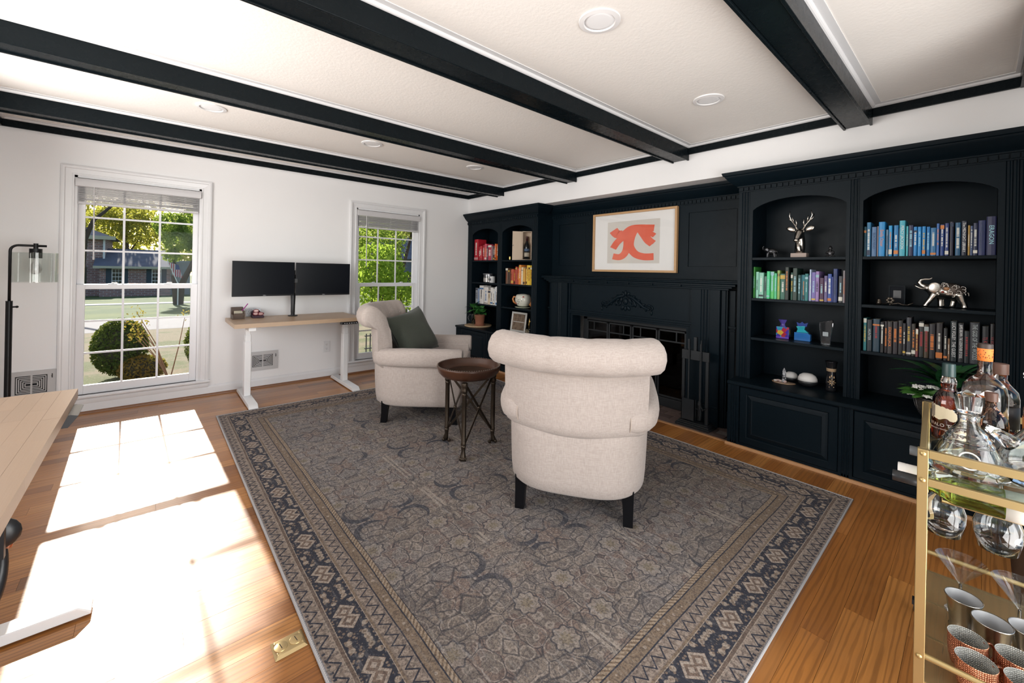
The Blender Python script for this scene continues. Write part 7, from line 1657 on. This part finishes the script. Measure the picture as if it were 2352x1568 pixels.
mb = MB(); mb.box(-49, -43.2, -2.3, -.9, -1.7, 1.4); mb.box(-49, -43, -2.4, -.8, 1.4, 1.6); build(mb, 'porch_wall', paint('porch_grey', (.25, .27, .27), .8), hs)
for yc in (-5.72, -3.25):
    mb = MB(); mb.box(-42.03, -41.98, yc - .32, yc + .32, -.55, .82); wn_ = build(mb, 'window', M_WTRIM, hs)
    for i in range(3):
        for j in range(4):
            mb = MB(); mb.box(-41.98, -41.97, yc - .27 + i * .19, yc - .11 + i * .19, -.48 + j * .32, -.21 + j * .32); build(mb, 'pane', M_WDARK, wn_)
    for s in (-1, 1):
        mb = MB(); mb.box(-42.03, -41.97, yc + s * .50 - .16, yc + s * .50 + .16, -.6, .84); build(mb, 'shutter', M_SHUT, hs)
mb = MB(); mb.box(-43.55, -43.46, -8.4, -7.6, -.9, .9); build(mb, 'window', M_WDARK, hs)
gh = thing('grey_house', 'grey house partly hidden by shrubs beyond the second window', 'house', (-30, 14, -1.2))
mb = MB(); mb.box(-34, -27, 11.5, 19, -1.4, 2.2); build(mb, 'wall', paint('grey_siding', (.13, .14, .16), .8), gh); mb = MB(); mb.prism([(-26.6, 2.1), (-30.5, 4.2), (-34.4, 2.1)], lambda u, v, k: (u, (19.4, 11.1)[k], v)); build(mb, 'roof', M_ROOF, gh)
# trees
M_YEL = m_foliage('autumn_yellow_leaves', (.36, .36, .06), (.62, .52, .12), .6); M_GRN = m_foliage('mid_green_leaves', (.12, .24, .04), (.28, .40, .08), .55); M_PALE = m_foliage('pale_backlit_leaves', (.36, .42, .14), (.62, .62, .28), .6); M_DKG = m_foliage('dark_boxwood_leaves', (.03, .055, .018), (.09, .125, .035), .3); M_BRG = m_foliage('bright_shrub_leaves', (.14, .30, .03), (.36, .52, .08), .6)
tree('maple_tree', 'yellow-green tree rising behind the brick garage roof', (-54, -5.6, -1.6), [([(-54, -5.6, -1.6), (-54, -5.5, 2.2), (-54, -5.7, 5.0)], [.22, .18, .06]), ([(-54, -5.5, 2.2), (-54, -4.4, 4.4)], [.1, .03])], [((-54, -7.1, 5.1), 1.9, (1, 1.1, .9)), ((-54, -4.5, 4.8), 2.0, (1, 1, .85)), ((-54, -5.7, 6.3), 1.8, (1, 1.3, .8))], 5200, .17, M_YEL, 1)
tree('ash_tree', 'green tree with forked trunk and flag beside it', (-21, -2.6, -.7), [([(-21, -2.5, -.75), (-21, -2.42, .3), (-21, -2.0, 1.4), (-21, -1.6, 2.4)], [.16, .13, .10, .05]), ([(-21, -2.62, -.75), (-21, -2.74, .6), (-21, -2.7, 2.2)], [.12, .09, .05])], [((-21, -2.6, 2.5), .72, (1, 1, .9)), ((-21, -2.0, 3.2), .85, (1, 1, 1)), ((-21, -2.9, 3.2), .7, (1, 1, .9)), ((-21, -1.7, 2.2), .6, (1, 1, .8)), ((-21, -2.8, 1.7), .4, (1, 1, .8))], 4600, .085, M_GRN, 2)
for i, (x, y, z, r, lb) in enumerate(((-66, -24, 6, 6.0, 'tall pale tree rising behind the brick house roof'), (-70, -9, 7, 7.5, 'broad pale yellow tree behind the brick house garage'), (-64, 3, 6, 6.0, 'pale green tree behind the forked tree'), (-60, 16, 6, 6.5, 'pale tree beyond the street seen through the second window'), (-66, 30, 7, 7.5, 'tall tree at the far end seen through the second window'), (-75, 45, 7, 8, 'far tree on the skyline beyond the shrubs'))):
    tree('background_tree', lb, (x, y, -2), [([(x, y, -2), (x, y + .3, 3), (x, y - .2, z + 1)], [.4, .3, .1]), ([(x, y, 2), (x, y + 2, 5), (x, y + 3, z + 2)], [.2, .14, .05])], [((x, y, z), r * .75, (1, 1, .8)), ((x, y - r * .5, z - 1.5), r * .6, (1, 1, .9)), ((x, y + r * .5, z - 1), r * .6, (1, 1, .9)), ((x, y, z - r * .7), r * .6, (1, 1.3, .6))], 2600, .42, (M_PALE, M_YEL, M_PALE, M_GRN, M_PALE, M_YEL)[i], 30 + i, 'trees on the skyline')
# bare forked branch high at the window edge
t = thing('leaning_branch', 'bare grey branches leaning across the sky before the brick house', 'branch', (-16, -6.2, -.5)); mb = MB(); mb.tube([(-16, -5.5, -.5), (-16, -5.35, 2.1), (-16, -5.14, 2.8), (-16, -4.85, 3.15), (-16, -4.4, 3.75)], [.10, .08, .06, .05, .04], 8); build(mb, 'limb', M_BARK, t, smooth=True); mb = MB(); mb.tube([(-16, -5.36, 2.0), (-16, -5.40, 2.9), (-16, -5.35, 4.2)], [.06, .06, .05], 8); build(mb, 'limb', M_BARK, t, smooth=True)
# the tree that shades the second window (outside the frame) and reaches a leafy limb over the first
tree('shade_tree', 'leafy shade tree close to the house wall between the two windows', (-5.6, -1.3, -.3), [([(-5.6, -1.3, -.3), (-5.5, -1.3, 1.6), (-5.2, -1.4, 3.2)], [.12, .10, .05]), ([(-5.5, -1.3, 2.2), (-5.2, -2.3, 3.4), (-5.0, -3.1, 4.0)], [.05, .035, .015])], [((-5.0, -1.35, 3.0), 1.05, (1, .95, 1.2)), ((-4.4, -1.4, 3.2), .95, (1, .9, 1.1)), ((-5.0, -3.28, 4.35), .36, (1, .8, .9))], 9000, .085, M_GRN, 7)
# shrubs right outside
def shrub(label, c, r, sc, n, size, m, seed, group=None, shell=.80):
    t = thing('shrub', label, 'shrub', (c[0], c[1], -.3), 0, group); rnd = random.Random(seed); mb = MB()
    for k in range(5): a = 2 * PI * k / 5; mb.tube([(c[0], c[1], -.3), (c[0] + .3 * r * math.cos(a), c[1] + .3 * r * math.sin(a), c[2])], [.018, .008], 6)
    build(mb, 'stems', M_BARK, t, smooth=True)
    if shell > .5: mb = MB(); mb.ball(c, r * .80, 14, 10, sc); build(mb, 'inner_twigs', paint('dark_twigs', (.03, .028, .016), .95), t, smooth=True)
    mb = MB(); foliage(mb, c, r, n, size, rnd, sc, shell); tag(build(mb, 'foliage', m, t), kind='stuff')
shrub('dark clipped boxwood bush outside the window facing the brick house', (-2.85, -3.84, .12), .33, (1, .92, 1.2), 5200, .022, M_DKG, 11)
shrub('second dark clipped boxwood bush beside the thin bare stems', (-2.75, -2.83, .10), .34, (1, .95, 1.25), 3600, .022, M_DKG, 12)
shrub('low brown and green bush at the foot of the boxwood', (-2.60, -3.60, -.16), .24, (1, 1.1, .75), 1500, .024, m_foliage('rusty_leaves', (.14, .08, .02), (.24, .17, .05)), 13)
t = thing('thin_shrub', 'thin stemmed shrub with sparse reddish leaves outside the window', 'shrub', (-2.2, -3.32, -.3)); rnd = random.Random(6); mb = MB(); lf = MB()
for k in range(7):
    a = rnd.uniform(-.35, .35); h = rnd.uniform(.5, .95); p1 = (-2.2 + rnd.uniform(-.1, .1), -3.32 + a * .45, -.3 + h * .55); p2 = (-2.2 + rnd.uniform(-.2, .2), -3.32 + a + rnd.uniform(-.05, .05), -.3 + h); mb.tube([(-2.2, -3.32, -.3), p1, p2], [.008, .006, .003], 5); foliage(lf, p2, .10, 22, .022, rnd)
build(mb, 'stems', paint('reddish_twig', (.20, .10, .05), .9), t, smooth=True); tag(build(lf, 'foliage', m_foliage('sparse_red_leaves', (.16, .07, .02), (.30, .20, .05)), t), kind='stuff')
for i, (c, r, sc, n, m, lb) in enumerate((((-3.6, .15, 1.15), .62, (1, 1, 1.15), 1900, M_BRG, 'bright green leafy shrub filling the near pane of the second window'), ((-4.2, .85, .75), .55, (1, 1, 1.1), 1300, M_BRG, 'bright green shrub next to the tallest one at the second window'), ((-5.2, .75, 1.9), .75, (1, 1.1, .9), 1700, M_GRN, 'taller green shrub behind the bright ones at the second window'))):
    shrub(lb, c, r, sc, n, .06, m, 40 + i, None, .35)
tree('small_tree', 'reddish-trunked small tree beyond the shrubs at the second window', (-7.5, 2.6, -.3), [([(-7.5, 2.6, -.3), (-7.5, 2.55, 1.6), (-7.4, 2.3, 3.2)], [.10, .08, .04]), ([(-7.5, 2.58, .9), (-7.5, 2.9, 2.2), (-7.5, 3.1, 3.0)], [.06, .05, .03])], [((-7.5, 2.2, 3.0), .9, (1, 1, .9)), ((-7.5, 3.3, 2.9), .8, (1, 1, .8))], 2600, .09, M_PALE, 9)
# wire garden edging and a small black sign outside the second window
t = thing('garden_fence', 'low dark picket garden edging under the second window', 'fence', (-2.4, .0, -.3)); M_PK = paint('dark_picket', (.05, .05, .045), .7)
for k in range(16):
    mb = MB(); mb.box(-2.41, -2.39, -.55 + k * .075, -.535 + k * .075, -.3, .08); build(mb, 'picket', M_PK, t)
mb = MB(); mb.box(-2.415, -2.385, -.57, .62, .03, .05); mb.box(-2.415, -2.385, -.57, .62, -.2, -.18); build(mb, 'rail', M_PK, t)
t = thing('yard_sign', 'small black sign with gold lines beyond the second window', 'sign', (-6.2, 2.15, -.3)); mb = MB(); mb.box(-6.22, -6.2, 2.0, 2.36, .92, 1.16); build(mb, 'board', paint('black_sign', (.015, .015, .015), .6), t); mb = MB(); mb.box(-6.23, -6.19, 2.16, 2.2, -.3, .92); build(mb, 'post', paint('black_sign', (.015, .015, .015), .6), t)
mb = MB(); mb.box(-6.199, -6.196, 2.04, 2.32, 1.02, 1.05); build(mb, 'gold_line', paint('gold_paint', (.40, .28, .08), .5), t)
# flag
t = thing('flag', 'striped red and white flag with blue corner hanging by the tree', 'flag', (-20, -2.75, .9)); 
def m_flag():
    t_ = NT('striped_flag'); x, y, z = t_.sep(t_.coord('Generated')); s = t_.math('GREATER_THAN', t_.math('FRACT', t_.math('MULTIPLY', y, 6.5)), .5)
    c = t_.mix(s, (.45, .03, .05), (.65, .63, .62)); cn = t_.math('MULTIPLY', t_.math('GREATER_THAN', z, .55), t_.math('GREATER_THAN', y, .46)); return t_.bsdf(t_.mix(cn, c, (.05, .08, .22)), .8)
mb = MB(); v = []; f = []
for i in range(7):
    for j in range(7): u, w_ = i / 6, j / 6; v.append((-20 + .05 * math.sin(u * 6 + w_ * 3), -2.95 + .36 * w_ + .15 * u, 1.35 - .62 * u - .10 * w_))
for i in range(6):
    for j in range(6): a = i * 7 + j; f.append((a, a + 1, a + 8, a + 7))
mb.add(v, f); build(mb, 'cloth', m_flag(), t, smooth=True); mb = MB(); mb.cyl((-20, -2.60, .35), (-20, -3.0, 1.45), .02); mb.cyl((-20, -2.60, -.7), (-20, -2.60, .40), .025); build(mb, 'pole', M_WTRIM, t)
